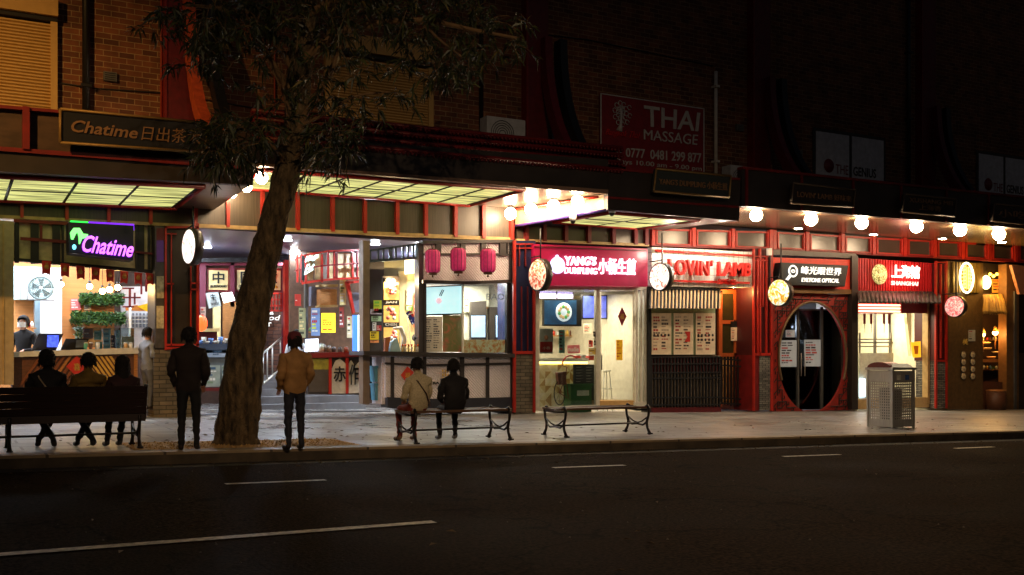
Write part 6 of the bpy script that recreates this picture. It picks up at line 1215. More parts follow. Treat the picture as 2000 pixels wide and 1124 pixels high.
# ================================================================ globe bulbs and downlights under the awnings
GLB = E_("globe_white", (255, 222, 178), 62)
names = ["globe lamp nearest the joint between the low and the long awning", "second globe lamp of the long awning, over the optical shop", "third globe lamp of the long awning, over the column of the red shop", "fourth globe lamp of the long awning, over the glowing characters", "fifth globe lamp of the long awning, near the pink round sign", "last globe lamp of the long awning by the right edge"]
def globe(p, r, label, group, watt, rod=.06, mat=GLB):
    p = Vector(p)
    t = thing("globe_lamp", label, "lamp", p + Vector((0, 0, -r)), group); m = MB(); m.ball(p, r, mat, 16); m.build("globe", t)
    m = MB(); m.lathe(p + Vector((0, 0, r * .95)), [(r * .5, 0), (r * .5, rod)], BLACK, 10); m.build("holder", t)
    return t
for i, (x, y, r) in enumerate([(1477, 421, 12), (1584, 429, 12.5), (1683, 436, 12), (1790, 443, 12), (1875, 450, 12), (1951, 458, 12)]):
    p = PV(x, y, -2.75); globe(p, r / ppm(p), names[i], "globe lamps under the long awning", 34)
names = ["globe lamp at the back of the raised awning's right end", "second globe lamp from the back at the raised awning's right end", "third globe lamp from the back at the raised awning's right end", "front globe lamp at the raised awning's right end"]
for i, (x, y, r) in enumerate([(997, 418, 11.5), (1037, 409, 12), (1081, 403, 12), (1128, 394, 12)]):
    p = PV(x, y, (-.4, -1.1, -1.85, -2.6)[i]); globe(p, r / ppm(p), names[i], "globe lamps on the raised awning's right end", 26, .1)
names = ["front globe lamp at the raised awning's left end, beside the trunk", "second globe lamp behind the trunk lamp", "third globe lamp from the front at the raised awning's left end", "rearmost globe lamp at the raised awning's left end"]
XG = XM0 + .25
for i, (x, y, r) in enumerate([(511, 348, 12), (482, 366, 10), (453, 378, 9.5), (426, 389, 9)]):
    p = PS(x, y, XG); globe(p, r / ppm(p), names[i], "globe lamps on the raised awning's left end", 26, .08)
for i, (x, y) in enumerate([(1559, 446), (1706, 458), (1841, 466), (1957, 473)]):
    r = ray(x, y); p = None
    for k in range(900):
        tt = 22 + k * .02; q = Vector([CAM[j] + tt * r[j] for j in range(3)]); a_ = (q.y + 3) / 3
        zf_ = z0 + k_ * (q.x - XR0); zb_2 = 4.84 + .18 * (q.x - XR0) / (XR1 - XR0); zs_ = zf_ + (zb_2 - zf_) * a_
        if q.z >= zs_: p = q; break
    if p is None: p = PV(x, y, -.5)
    p.z += .02
    t = thing("downlight", ["small downlight in the long soffit over the optical sign", "small downlight in the long soffit over the red ribbed sign", "small downlight in the long soffit over the fourth column", "small downlight in the long soffit by the last globe lamp"][i], "downlight", p, "downlights in the long soffit")
    m = MB(); m.lathe(p + Vector((0, 0, -.035)), [(.08, 0), (.08, .02)], E_("warm_lens", (255, 232, 195), 120), 14); m.build("lens", t); m = MB(); m.lathe(p + Vector((0, 0, -.03)), [(.11, 0), (.11, .03)], GREYM, 14); m.build("ring", t)
# ---------------------------------------------------------------- benches
IRON = M("cast_iron", (40, 34, 32), .4, .5, noise=.2)
def bench_end(m, x, y0, y1, zs, z0):
    yc = (y0 + y1) / 2; D = y1 - y0
    for s, ye in ((1, y0), (-1, y1)):
        m.tube([(x, ye - .04 * s, z0), (x, ye - .02 * s, z0 + .03), (x, ye + .03 * s, z0 + .10), (x, ye + .05 * s, z0 + .19), (x, ye + .0 * s, z0 + .30), (x, ye - .02 * s, zs - .02), (x, ye + .03 * s, zs + .045), (x, ye + .09 * s, zs + .02)], [.032, .026, .02, .024, .02, .024, .022, .016], IRON, 8)
        m.box(x - .035, x + .035, ye - .045 * s - .03, ye - .045 * s + .03, z0 - .002, z0 + .02, IRON)
    m.tube([(x, y0 + .05, z0 + .19), (x, y0 + D * .25, z0 + .14), (x, yc, z0 + .155), (x, y1 - D * .25, z0 + .14), (x, y1 - .05, z0 + .19)], .017, IRON, 7)
    m.tube([(x, y0 + .04, z0 + .27), (x, y0 + D * .3, z0 + .2), (x, yc, z0 + .17)], .013, IRON, 6); m.tube([(x, y1 - .04, z0 + .27), (x, y1 - D * .3, z0 + .2), (x, yc, z0 + .17)], .013, IRON, 6)
    m.tube([(x, y0 + .02, zs - .03), (x, yc, zs - .045), (x, y1 - .02, zs - .03)], .018, IRON, 6)
def bench(x0, x1, y0, y1, z0, label, back=False):
    t = thing("park_bench", label, "bench", ((x0 + x1) / 2, (y0 + y1) / 2, z0), "street benches along the kerb"); zs = z0 + (.40 if back else .43); D = y1 - y0
    n = 7
    for i in range(n):
        a = y0 + .015 + i * (D - .03) / n; b_ = a + (D - .03) / n - .012; cz = -.02 * math.sin(math.pi * (i + .5) / n)
        m = MB(); m.box(x0 - .03, x1 + .03, a, b_, zs + cz, zs + cz + .032, SEATW); m.build("seat_slat", t)
    ends = [x0 + .04, x1 - .04] + ([(x0 + x1) / 2] if x1 - x0 > 2.4 else [])
    for x in ends:
        m = MB(); bench_end(m, x, y0, y1, zs, z0); m.build("end_frame", t)
    m = MB(); m.tube([(x0 + .04, (y0 + y1) / 2, z0 + .165), (x1 - .04, (y0 + y1) / 2, z0 + .165)], .016, IRON, 6); m.build("stretcher", t)
    if back:
        for i in range(4):
            zz = zs + .03 + i * .086; yy = y0 - .01 - i * .022
            m = MB(); m.hexa([(x0 - .03, yy - .03, zz), (x1 + .03, yy - .03, zz), (x1 + .03, yy - .048, zz + .084), (x0 - .03, yy - .048, zz + .084)], [(x0 - .03, yy, zz), (x1 + .03, yy, zz), (x1 + .03, yy - .018, zz + .084), (x0 - .03, yy - .018, zz + .084)], M("dark_bench_timber", (40, 22, 19), .45, noise=.3, nscale=5, stretch=(.5, 8, 8))); m.build("back_slat", t)
        m = MB(); m.box(x0 - .03, x1 + .03, y0 - .02, y0 + .02, zs - .07, zs + .035, M("dark_bench_timber")); m.build("seat_rail", t)
        for x in (x0 - .02, x1 + .02):
            m = MB(); m.tube([(x, y0 + .02, zs - .04), (x, y0 - .03, zs + .12), (x, y0 - .1, zs + .34), (x, y0 - .12, zs + .39)], [.025, .022, .02, .026], IRON, 8); m.tube([(x, y0 - .05, zs + .22), (x, y0 + .12, zs + .24), (x, y1 - .06, zs + .22), (x, y1, zs + .14), (x, y1 - .05, zs + .0)], .017, IRON, 7); m.build("arm_rest", t)
    return t
a = PG(799, 866); b_ = PG(1008, 864); bench(a.x, b_.x, (a.y + b_.y) / 2, (a.y + b_.y) / 2 + .62, gz(a.x), "backless timber bench with scrolled iron ends carrying two seated people"); BY2 = (a.y + b_.y) / 2
a = PG(1101, 855); b_ = PG(1269, 851); bench(a.x, b_.x, (a.y + b_.y) / 2, (a.y + b_.y) / 2 + .62, gz(a.x), "empty backless timber bench in front of the dumpling shop")
a = PG(279, 877); bench(a.x - 3.0, a.x, a.y, a.y + .56, gz(a.x - 1), "long dark bench with a backrest at the left, three people on it", True); BY1 = a.y; BX1 = a.x
# ---------------------------------------------------------------- litter bin
bn = thing("litter_bin", "stainless steel double litter bin with perforated sides and dark red hood", "litter bin", PG(1743, 836))
c = PG(1743, 837); S_ = .62; H_ = 1.17; z0_ = c.z; x0, y0, x1, y1 = c.x, c.y, c.x + S_, c.y + S_
x0 = c.x
def perf(m, P, U, V, W_, Hh, nx, nz, t=.012):
    """panel with square holes as a real grid of bars"""
    P = Vector(P); U = Vector(U); V = Vector(V); Nn = U.cross(V)
    def b(u0, u1, v0, v1):
        a = [P + U * u0 + V * v0, P + U * u1 + V * v0, P + U * u1 + V * v1, P + U * u0 + V * v1]; m.hexa(a, [q - Nn * t for q in a], STEEL)
    cu, cv = W_ / nx, Hh / nz
    for i in range(nx + 1): b(max(0, i * cu - cu * .22), min(W_, i * cu + cu * .22), 0, Hh)
    for j in range(nz + 1):
        for i in range(nx): b(i * cu + cu * .22, (i + 1) * cu - cu * .22, max(0, j * cv - cv * .22), min(Hh, j * cv + cv * .22))
m = MB()
for (fx, fy) in ((x0, y0), (x1, y0), (x0, y1), (x1, y1)): m.box(fx - .02, fx + .02, fy - .02, fy + .02, z0_ - .02, z0_ + H_, STEEL)
for za, zb2 in ((.02, .16), (H_ - .24, H_ - .02)):
    m.box(x0, x1, y0 - .008, y0 + .004, z0_ + za, z0_ + zb2, STEEL); m.box(x0 - .008, x0 + .004, y0, y1, z0_ + za, z0_ + zb2, STEEL); m.box(x1 - .004, x1 + .008, y0, y1, z0_ + za, z0_ + zb2, STEEL); m.box(x0, x1, y1 - .004, y1 + .008, z0_ + za, z0_ + zb2, STEEL)
m.build("frame", bn)
Hp = H_ - .40
m = MB(); perf(m, (x0 + .06, y0 - .004, z0_ + .16), (1, 0, 0), (0, 0, 1), S_ - .12, Hp, 9, 14); m.box(x0 + .02, x0 + .06, y0 - .004, y0 + .008, z0_ + .16, z0_ + .16 + Hp, STEEL); m.box(x1 - .06, x1 - .02, y0 - .004, y0 + .008, z0_ + .16, z0_ + .16 + Hp, STEEL); m.build("perforated_panel", bn)
m = MB(); perf(m, (x0 - .004, y1 - .06, z0_ + .16), (0, -1, 0), (0, 0, 1), S_ - .12, Hp, 9, 14); m.box(x0 - .004, x0 + .008, y0 + .02, y0 + .06, z0_ + .16, z0_ + .16 + Hp, STEEL); m.box(x0 - .004, x0 + .008, y1 - .06, y1 - .02, z0_ + .16, z0_ + .16 + Hp, STEEL); m.build("perforated_panel", bn)
m = MB(); m.lathe((x0 + S_ / 2, y0 + S_ / 2, z0_ + .04), [(.2, 0), (.22, .75)], M("bin_liner", (70, 72, 70), .5), 16); m.build("inner_bin", bn)
m = MB(); zt = z0_ + H_; m.hexa([(x0 - .04, y0 - .04, zt), (x1 + .04, y0 - .04, zt), (x1 + .04, y1 + .04, zt), (x0 - .04, y1 + .04, zt)], [(x0 - .04, y0 - .04, zt + .05), (x1 + .04, y0 - .04, zt + .05), (x1 + .04, y1 + .04, zt + .05), (x0 - .04, y1 + .04, zt + .05)], STEEL)
m.hexa([(x0 + .0, y0 + .0, zt + .05), (x1 - .0, y0 + .0, zt + .05), (x1 - .0, y1, zt + .05), (x0 + .0, y1, zt + .05)], [(x0 + .08, y0 + .08, zt + .13), (x1 - .08, y0 + .08, zt + .13), (x1 - .08, y1 - .08, zt + .13), (x0 + .08, y1 - .08, zt + .13)], STEEL); m.build("lid", bn)
for k_i, (dx_, dz_, c_) in enumerate([(.12, .62, (200, 196, 180)), (.36, .70, (60, 90, 140))]):
    m = MB(); m.box(x0 + dx_, x0 + dx_ + .11, y0 - .014, y0 - .008, z0_ + H_ - .2, z0_ + H_ - .1, M("bin_sticker%d" % k_i, c_, .6, noise=.4)); m.build("sticker", bn)
m = MB(); N = 8; RH = M("bin_hood_red", (110, 34, 26), .4)
vs = []
for k in range(N + 1):
    t_ = k / N * math.pi; vs += [(x0 - .05, y1 - .02 - (S_ / 2 - .02) * (1 - math.cos(t_)), zt + .05 + .11 * math.sin(t_)), (x0 + .3, y1 - .02 - (S_ / 2 - .02) * (1 - math.cos(t_)), zt + .05 + .11 * math.sin(t_))]
m.add(vs, [(2 * k, 2 * k + 1, 2 * k + 3, 2 * k + 2) for k in range(N)] + [tuple(range(0, 2 * N + 2, 2)), tuple(range(1, 2 * N + 2, 2))], RH); m.build("hood", bn)
# ---------------------------------------------------------------- people
SKIN = M("skin", (190, 140, 112), .6); HAIR = M("black_hair", (20, 16, 14), .85, noise=.4, nscale=60); SHOE = M("dark_shoe", (44, 36, 34), .5); SOLE = M("pale_sole", (190, 185, 175), .6)
def person(name_label, base, yaw, bones, tags, mats, hair="short", scale=1., hairmat=None, face=False, mask=False, extra=None, lean=0):
    """one continuous skinned body; bones: name -> (position, radius x, radius y, parent)"""
    names = list(bones); idx = {n: i for i, n in enumerate(names)}
    me = bpy.data.meshes.new("body"); bm = bmesh.new(); sk = bm.verts.layers.skin.verify(); vv = []
    for n in names:
        p, rx, ry, par = bones[n]; v = bm.verts.new(p); v[sk].radius = (rx, ry); v[sk].use_root = (n == "pelvis"); vv.append(v)
    for n in names:
        if bones[n][3]: bm.edges.new((vv[idx[n]], vv[idx[bones[n][3]]]))
    bm.to_mesh(me); bm.free()
    o = bpy.data.objects.new("body", me); col.objects.link(o)
    md = o.modifiers.new("s", 'SKIN'); md.use_smooth_shade = True; sb = o.modifiers.new("u", 'SUBSURF'); sb.levels = 2; sb.render_levels = 2
    dg = bpy.context.evaluated_depsgraph_get(); m2 = bpy.data.meshes.new_from_object(o.evaluated_get(dg)); bpy.data.objects.remove(o)
    ml = list(dict.fromkeys(mats.values())); m2.materials.clear()
    for mt in ml: m2.materials.append(mt)
    segs = []
    for n in names:
        p, rx, ry, par = bones[n]
        if par: segs.append((Vector(p), Vector(bones[par][0]), tags.get(n, "top"), (rx + bones[par][1]) / 2))
    for f in m2.polygons:
        best, bt = 1e9, "top"
        for a, b_, tg, rr in segs:
            ab = b_ - a; t_ = max(0, min(1, (f.center - a).dot(ab) / max(1e-9, ab.length_squared))); d = (f.center - (a + ab * t_)).length - rr
            if d < best: best, bt = d, tg
        if bones['pelvis'][0][2] > .8:
            if bt == 'legs' and f.center.z >= .85: bt = 'top'
            elif bt == 'top' and f.center.z < .85 and abs(f.center.x) < .2: bt = 'legs'
        f.material_index = ml.index(mats[bt]); f.use_smooth = True
    # folds in the cloth
    from mathutils import noise as MN
    ck = {v: 0 for v in range(len(m2.vertices))}; cloth = {ml.index(mats["top"]): .016, ml.index(mats["legs"]): .011}
    for f in m2.polygons:
        for v in f.vertices: ck[v] = max(ck[v], cloth.get(f.material_index, 0)) if mats["skin"] != ml[f.material_index] else 0
    nr = [v.normal.copy() for v in m2.vertices]
    for v in m2.vertices:
        c_ = v.co; a_ = MN.noise(Vector((c_.x * 7 + scale * 31, c_.y * 7, c_.z * 16))) + .5 * MN.noise(Vector((c_.x * 18, c_.y * 18 + scale * 17, c_.z * 30)))
        v.co = c_ + nr[v.index] * a_ * ck[v.index] * 1.5
    t = bpy.data.objects.new("person", m2); col.objects.link(t); t.location = base; t.rotation_euler = (0, 0, yaw); t.scale = (scale,) * 3
    tag(t, name_label, "person")
    hp = Vector(bones["head"][0]); 
    def child(nm, mb):
        me = bpy.data.meshes.new(nm); me.from_pydata([tuple(p) for p in mb.v], [], mb.f)
        for mt in mb.ms: me.materials.append(mt)
        me.polygons.foreach_set("material_index", mb.mi); me.polygons.foreach_set("use_smooth", mb.sm); me.update()
        c = bpy.data.objects.new(nm, me); col.objects.link(c); c.parent = t; return c
    if hair:
        m = MB(); rnd = random.Random(int(hp.x * 100 + scale * 77)); NN, MM = 18, 12; vs = []; low = {"short": .72, "bob": .86, "long": .98, "bun": .72}[hair]
        for i in range(MM + 1):
            ph = math.pi * low * i / MM
            for k in range(NN):
                th_ = 2 * math.pi * k / NN; fr_ = math.sin(th_)    # +1 = face side
                cut = ph if fr_ < .35 else min(ph, math.pi * .36)
                rr = (.1 + rnd.uniform(-.005, .007)); z = math.cos(cut) * .118; r_ = math.sin(min(cut, math.pi * .55)) * rr
                if hair == "long" and ph > math.pi * .5 and fr_ < .35: z = -.16 * (ph / math.pi - .5) * 4.2; r_ = .105 + .02 * (ph / math.pi - .5)
                vs.append(hp + Vector((math.cos(th_) * r_, math.sin(th_) * r_ * 1.08 - .01, z + .025)))
        m.add(vs, [(i * NN + k, i * NN + (k + 1) % NN, (i + 1) * NN + (k + 1) % NN, (i + 1) * NN + k) for i in range(MM) for k in range(NN)], hairmat or HAIR, True)
        for i in range(170):
            th_ = rnd.uniform(math.pi * .9, 2.1 * math.pi); ph = rnd.uniform(.2, low) * math.pi; q = hp + Vector((math.cos(th_) * .104 * math.sin(min(ph, 1.6)), math.sin(th_) * .11 * math.sin(min(ph, 1.6)) - .01, math.cos(ph) * .12 + .025))
            m.tube([q, q + Vector((rnd.uniform(-.02, .02), rnd.uniform(-.02, .002), rnd.uniform(-.06, -.02)))], [.006, .002], hairmat or HAIR, 4)
        if hair == "bun": m.ball(hp + Vector((0, -.1, .1)), .045, hairmat or HAIR, 10)
        child("hair", m)
    if face or mask:
        m = MB()
        for s in (-1, 1):
            m.ball(hp + Vector((.034 * s, .083, .012)), .011, WHITE, 8); m.ball(hp + Vector((.034 * s, .092, .012)), .006, BLACK, 8)
            m.tube([hp + Vector((.018 * s, .095, .034)), hp + Vector((.05 * s, .085, .036))], .005, HAIR, 5)
        m.tube([hp + Vector((0, .09, .01)), hp + Vector((0, .108, -.03))], [.008, .015], SKIN, 6); m.tube([hp + Vector((-.025, .088, -.06)), hp + Vector((.025, .088, -.06))], .006, M("lip", (150, 80, 76), .5), 5)
        child("face", m)
        if mask:
            m = MB(); q = hp + Vector((0, .02, -.045)); vs = []
            for j in range(5):
                for k in range(9): a_ = math.pi * (.12 + .76 * k / 8); vs.append(q + Vector((math.cos(a_) * .088, math.sin(a_) * .1, .045 - j * .024)))
            m.add(vs, [(j * 9 + k, j * 9 + k + 1, (j + 1) * 9 + k + 1, (j + 1) * 9 + k) for j in range(4) for k in range(8)], WHITE, True); child("face_mask", m)
    m = MB()
    for s in (-1, 1) if hair in ("short", "bun", None) else (): m.lathe(hp + Vector((.076 * s, .01, -.01)), [(.016, 0), (.024, .006), (.018, .012)], SKIN, 8, (s, -.3, 0))
    if m.v: child("ears", m)
    if extra: extra(child, Vector(hp))
    return t
def hand(b, nm, wp, dirv, down, par, s):
    """palm, four unequal bent fingers and a thumb"""
    wp = Vector(wp); d = Vector(dirv).normalized(); side = Vector((s, 0, 0)); side = (side - d * side.dot(d)).normalized(); nrm = d.cross(side)
    b[nm + "palm"] = (tuple(wp + d * .055), .026, .018, par)
    for k, L in enumerate((.062, .072, .068, .054)):
        r_ = wp + d * .085 + side * (k - 1.5) * -.017; b[nm + "f%da" % k] = (tuple(r_), .0085, .0085, nm + "palm"); b[nm + "f%db" % k] = (tuple(r_ + d * L * .55 + Vector(down) * .012), .008, .008, nm + "f%da" % k); b[nm + "f%dc" % k] = (tuple(r_ + d * L * .85 + Vector(down) * .035), .006, .006, nm + "f%db" % k)
    r_ = wp + d * .03 + side * .026; b[nm + "ta"] = (tuple(r_ + side * .008), .011, .011, nm + "palm"); b[nm + "tb"] = (tuple(r_ + side * .02 + d * .035), .009, .009, nm + "ta")
def head_bones(b, x, y, z, par):
    b["neck"] = ((x, y - .005, z), .052, .052, par); b["jaw"] = ((x, y + .02, z + .075), .066, .072, "neck"); b["head"] = ((x, y + .015, z + .145), .078, .09, "jaw"); b["crown"] = ((x, y + .005, z + .205), .066, .074, "head")
def stand(bulk=1., arms="down", stride=0.):
    b = {}
    b["pelvis"] = ((0, 0, .93), .15 * bulk, .105 * bulk, None); b["waist"] = ((0, 0, 1.09), .135 * bulk, .1 * bulk, "pelvis"); b["chest"] = ((0, -.01, 1.27), .165 * bulk, .12 * bulk, "waist"); b["upper"] = ((0, -.01, 1.39), .13 * bulk, .1 * bulk, "chest")
    head_bones(b, 0, .0, 1.48, "upper")
    for s, n in ((-1, "l"), (1, "r")):
        b[n + "sh"] = ((.18 * s, -.01, 1.38), .066 * bulk, .066 * bulk, "upper")
        if arms == "front": e, w_ = (.25 * s, -.02, 1.13), (.13 * s, .2, 1.08)
        elif arms == "pocket": e, w_ = (.245 * s, -.05, 1.13), (.2 * s, .1, .95)
        else: e, w_ = (.235 * s, -.02 + stride * .2 * s, 1.12), (.23 * s, .06 + stride * .3 * s, .88)
        b[n + "el"] = (e, .052 * bulk, .052 * bulk, n + "sh"); b[n + "wr"] = (w_, .034 * bulk, .034 * bulk, n + "el")
        d = (Vector(w_) - Vector(e)).normalized(); hand(b, n, w_, d, (0, .6, -.8) if arms != "front" else (0, 0, -1), n + "wr", -s)
        st = stride * -s
        b[n + "hip"] = ((.088 * s, 0, .86), .092, .095, "pelvis"); b[n + "kn"] = ((.1 * s, .02 + st * .22, .49), .062, .064, n + "hip"); b[n + "an"] = ((.105 * s, -.015 + st * .42, .1), .042, .044, n + "kn"); b[n + "hl"] = ((.107 * s, -.02 + st * .42, .045), .04, .042, n + "an"); b[n + "toe"] = ((.12 * s, .15 + st * .42, .035), .036, .034, n + "hl")
    return b
def sit(bulk=1., cross=False, leanf=.04, knee=.14, feet=.0, zs=.45):
    b = {}
    b["pelvis"] = ((0, 0, zs + .11), .165 * bulk, .12 * bulk, None); b["waist"] = ((0, -.0, zs + .27), .14 * bulk, .11 * bulk, "pelvis"); b["chest"] = ((0, leanf, zs + .45), .165 * bulk, .12 * bulk, "waist"); b["upper"] = ((0, leanf + .01, zs + .56), .128 * bulk, .1 * bulk, "chest")
    head_bones(b, 0, leanf + .04, zs + .645, "upper")
    for s, n in ((-1, "l"), (1, "r")):
        b[n + "sh"] = ((.175 * s, leanf, zs + .54), .064 * bulk, .064 * bulk, "upper"); e, w_ = (.24 * s, leanf + .05, zs + .28), (.12 * s, .28, zs + .2)
        b[n + "el"] = (e, .05 * bulk, .05 * bulk, n + "sh"); b[n + "wr"] = (w_, .033, .033, n + "el"); hand(b, n, w_, (-.35 * s, .9, -.1), (0, 0, -1), n + "wr", -s)
        fx = (-.1 * s if cross else knee * s) + feet
        b[n + "hip"] = ((.1 * s, .08, zs + .09), .095, .09, "pelvis"); b[n + "kn"] = ((knee * s, .45, zs + .07), .065, .065, n + "hip"); b[n + "an"] = ((fx, .40 + (.06 * s if cross else 0), .1), .042, .044, n + "kn"); b[n + "hl"] = ((fx, .385 + (.06 * s if cross else 0), .045), .04, .042, n + "an"); b[n + "toe"] = ((fx * 1.1, .56 + (.06 * s if cross else 0), .035), .036, .034, n + "hl")
    return b
def tagset(b):
    t = {}
    for n in b:
        if n in ("neck", "jaw", "head", "crown") or "palm" in n or n[1:2] in ("f", "t") and n[0] in "lr" and n[1:] not in ("toe",): t[n] = "skin"
        elif n[1:] in ("hip", "kn", "an"): t[n] = "legs"
        elif n[1:] in ("hl", "toe"): t[n] = "shoe"
        else: t[n] = "top"
    return t
def mk(label, base, yaw, b, top, legs, shoe=SHOE, **k): return person(label, base, yaw, b, tagset(b), {"top": top, "legs": legs, "skin": SKIN, "shoe": shoe}, **k)
def seat_at(px, y): # point on the bench line y under picture column px
    r = ray(px, 780); t_ = (y - CAM[1]) / r[1]; x = CAM[0] + t_ * r[0]; return Vector((x, y, gz(x)))
BLKC = M("black_jacket", (22, 20, 22), .8, noise=.3); OLV = M("mustard_jacket", (118, 92, 36), .8, noise=.3); PLUM = M("plum_coat", (52, 26, 28), .8, noise=.3); JEAN = M("dark_jeans", (32, 34, 44), .8, noise=.3); CRM = M("cream_knit", (196, 182, 146), .85, noise=.2, nscale=40); REDT = M("rust_trousers", (128, 50, 40), .8, noise=.2)
TAN = M("tan_jacket", (158, 116, 66), .8, noise=.25); GRYJ = M("grey_jacket", (120, 124, 132), .8, noise=.2)
def strap(mat, pts, rad=.011):
    def f(child, hp):
        m = MB(); m.tube(pts, rad, mat, 5); child("shoulder_strap", m)
    return f
mk("person in black jacket with pale strap, leftmost of three on the long bench", seat_at(92, BY1 + .2), -.05, sit(1.3, cross=True), BLKC, JEAN, hair="bob", scale=.89, extra=strap(M("pale_strap", (170, 150, 120), .6), [(-.12, .04, 1.06), (-.1, -.1, .98), (.02, -.12, .8), (.1, -.12, .65)]))
mk("person in mustard jacket in the middle of the long dark bench", seat_at(176, BY1 + .2), .05, sit(1.35, cross=True, leanf=.09), OLV, JEAN, hair="short", scale=.87)
mk("person in plum coat with long dark hair at the right of the long bench", seat_at(243, BY1 + .2), .1, sit(1.25, leanf=.06, knee=.09, feet=-.06), PLUM, JEAN, hair="long", scale=.85, shoe=M("sneaker", (60, 56, 56), .5))
mk("person in cream jumper and rust trousers seated on the backless bench", seat_at(819, BY2 + .26), .1, sit(1.2, leanf=.03), CRM, REDT, hair="short", scale=.89, shoe=M("tan_shoe", (120, 90, 60), .5), extra=strap(M("brown_strap", (60, 34, 24), .5), [(-.1, .04, 1.05), (-.08, -.1, .98), (.06, -.13, .78), (.15, -.1, .58)]))
mk("person all in black seated at the right on the backless bench beside the cream jumper", seat_at(889, BY2 + .26), -.12, sit(1.32, leanf=.05), BLKC, M("black_trousers", (18, 18, 20), .8), hair="short", scale=.88, shoe=M("grey_sneaker", (110, 104, 98), .5))
def beanie(mat):
    def f(child, hp):
        m = MB(); m.lathe(hp + Vector((0, -.005, .01)), [(.098, 0), (.108, .03), (.104, .075), (.08, .12), (.04, .14), (.005, .145)], mat, 20); child("beanie", m)
        m = MB(); m.box(-.16, .16, -.13, .12, .86, .95, M("black_hem", (20, 18, 20), .8)); 
    return f
mk("standing person in tan jacket and maroon beanie, right of the tree trunk", PG(576, 879), .15, stand(1.4, "pocket"), TAN, JEAN, hair="bob", scale=.85, extra=beanie(M("maroon_knit", (96, 34, 44), .85, noise=.3, nscale=60)))
mk("dark clothed person standing by the column left of the tree trunk", PG(369, 880), -.3, stand(1.35, "pocket"), M("dark_coat", (34, 24, 20), .85), M("black_trousers"), hair="short", scale=.87)
mk("person in a grey jacket standing at the right end of the tea shop counter", PV(288, 800, -.1) * 1.0, -1.2, stand(1.0, "front"), GRYJ, M("grey_trousers", (86, 88, 96), .8), hair="short", scale=.93)
b_ = PV(46, 700, 1.2); mk("tea shop worker in dark clothes and white mask behind the left sales terminal", Vector((b_.x, 1.2, .28)), 2.6, stand(1.0, "front"), BLKC, BLKC, hair="short", face=True, mask=True, scale=1.05)
b_ = PV(579, 700, 2.1); mk("kiosk worker in a pale top and white mask behind the red kiosk counter", Vector((b_.x, 2.1, .22)), 2.9, stand(1.0, "front"), M("pale_top", (190, 196, 200), .7), BLKC, hair="short", face=True, mask=True, scale=.98)
# ---------------------------------------------------------------- street tree
base = PG(460, 868); VT = base.y
tr = thing("street_tree", "leaning rough barked street tree with long narrow leaves in the gravel pit", "tree", base)
BARK = M("bark", (92, 76, 52), .95, noise=.8, nscale=9, bump=1.0, stretch=(1.6, 1.6, .45))
nt = BARK.node_tree; vo = nt.nodes.new("ShaderNodeTexVoronoi"); vo.inputs["Scale"].default_value = 26; vo.feature = 'DISTANCE_TO_EDGE'; tc = nt.nodes.new("ShaderNodeTexCoord"); mp = nt.nodes.new("ShaderNodeMapping"); mp.inputs["Scale"].default_value = (1, 1, .4); nz = nt.nodes.new("ShaderNodeTexNoise"); nz.inputs["Scale"].default_value = 6; va = nt.nodes.new("ShaderNodeVectorMath"); va.operation = 'MULTIPLY_ADD'; va.inputs[1].default_value = (.25, .25, .25)
nt.links.new(tc.outputs["Object"], nz.inputs[0]); nt.links.new(nz.outputs["Color"], va.inputs[0]); nt.links.new(tc.outputs["Object"], va.inputs[2]); nt.links.new(va.outputs[0], mp.inputs[0]); nt.links.new(mp.outputs[0], vo.inputs["Vector"])
bp = nt.nodes.new("ShaderNodeBump"); bp.inputs["Strength"].default_value = 1; bp.inputs["Distance"].default_value = .03; nt.links.new(vo.outputs[0], bp.inputs["Height"]); old = [n for n in nt.nodes if n.type == 'BUMP' and n != bp][0]; nt.links.new(old.outputs[0], bp.inputs["Normal"]); nt.links.new(bp.outputs[0], nt.nodes["Principled BSDF"].inputs["Normal"])
rt = random.Random(21)
def limb(m, px, v0, dv, r0, r1, n=24, seg=10, mat=BARK, rough=.06):
    """px: picture points; plane drifts from v0 by dv"""
    K = len(px) - 1; pts = []; 
    for i in range(seg * K + 1):
        t_ = i / seg; k = min(K - 1, int(t_)); u_ = t_ - k
        P0, P1, P2, P3 = px[max(0, k - 1)], px[k], px[k + 1], px[min(K, k + 2)]
        cr = lambda a: .5 * (2 * P1[a] + (P2[a] - P0[a]) * u_ + (2 * P0[a] - 5 * P1[a] + 4 * P2[a] - P3[a]) * u_ ** 2 + (3 * P1[a] - P0[a] - 3 * P2[a] + P3[a]) * u_ ** 3)
        g = i / (seg * K); pts.append(PV(cr(0), cr(1), v0 + dv * g))
    rad = [r0 + (r1 - r0) * i / (len(pts) - 1) for i in range(len(pts))]
    o_ = len(m.v); m.tube(pts, rad, mat, n)
    for i, p in enumerate(pts):
        for k in range(n):
            v = m.v[o_ + i * n + k]; d = v - p; f = 1 + rough * math.sin(k * 3 * 2 * math.pi / n + i * .35) + rough * .8 * math.sin(k * 5 * 2 * math.pi / n - i * .5) + rt.uniform(-rough, rough) * .5; m.v[o_ + i * n + k] = p + d * f
    return pts
m = MB(); tp = [(461, 876), (463, 840), (470, 760), (484, 660), (503, 560), (527, 460), (550, 375), (566, 300), (578, 230), (587, 140), (596, 50), (604, -60), (610, -180)]
pts = limb(m, tp, VT, .25, .30, .17, 72, 20, rough=.035)
n = 72
from mathutils import noise as MNZ
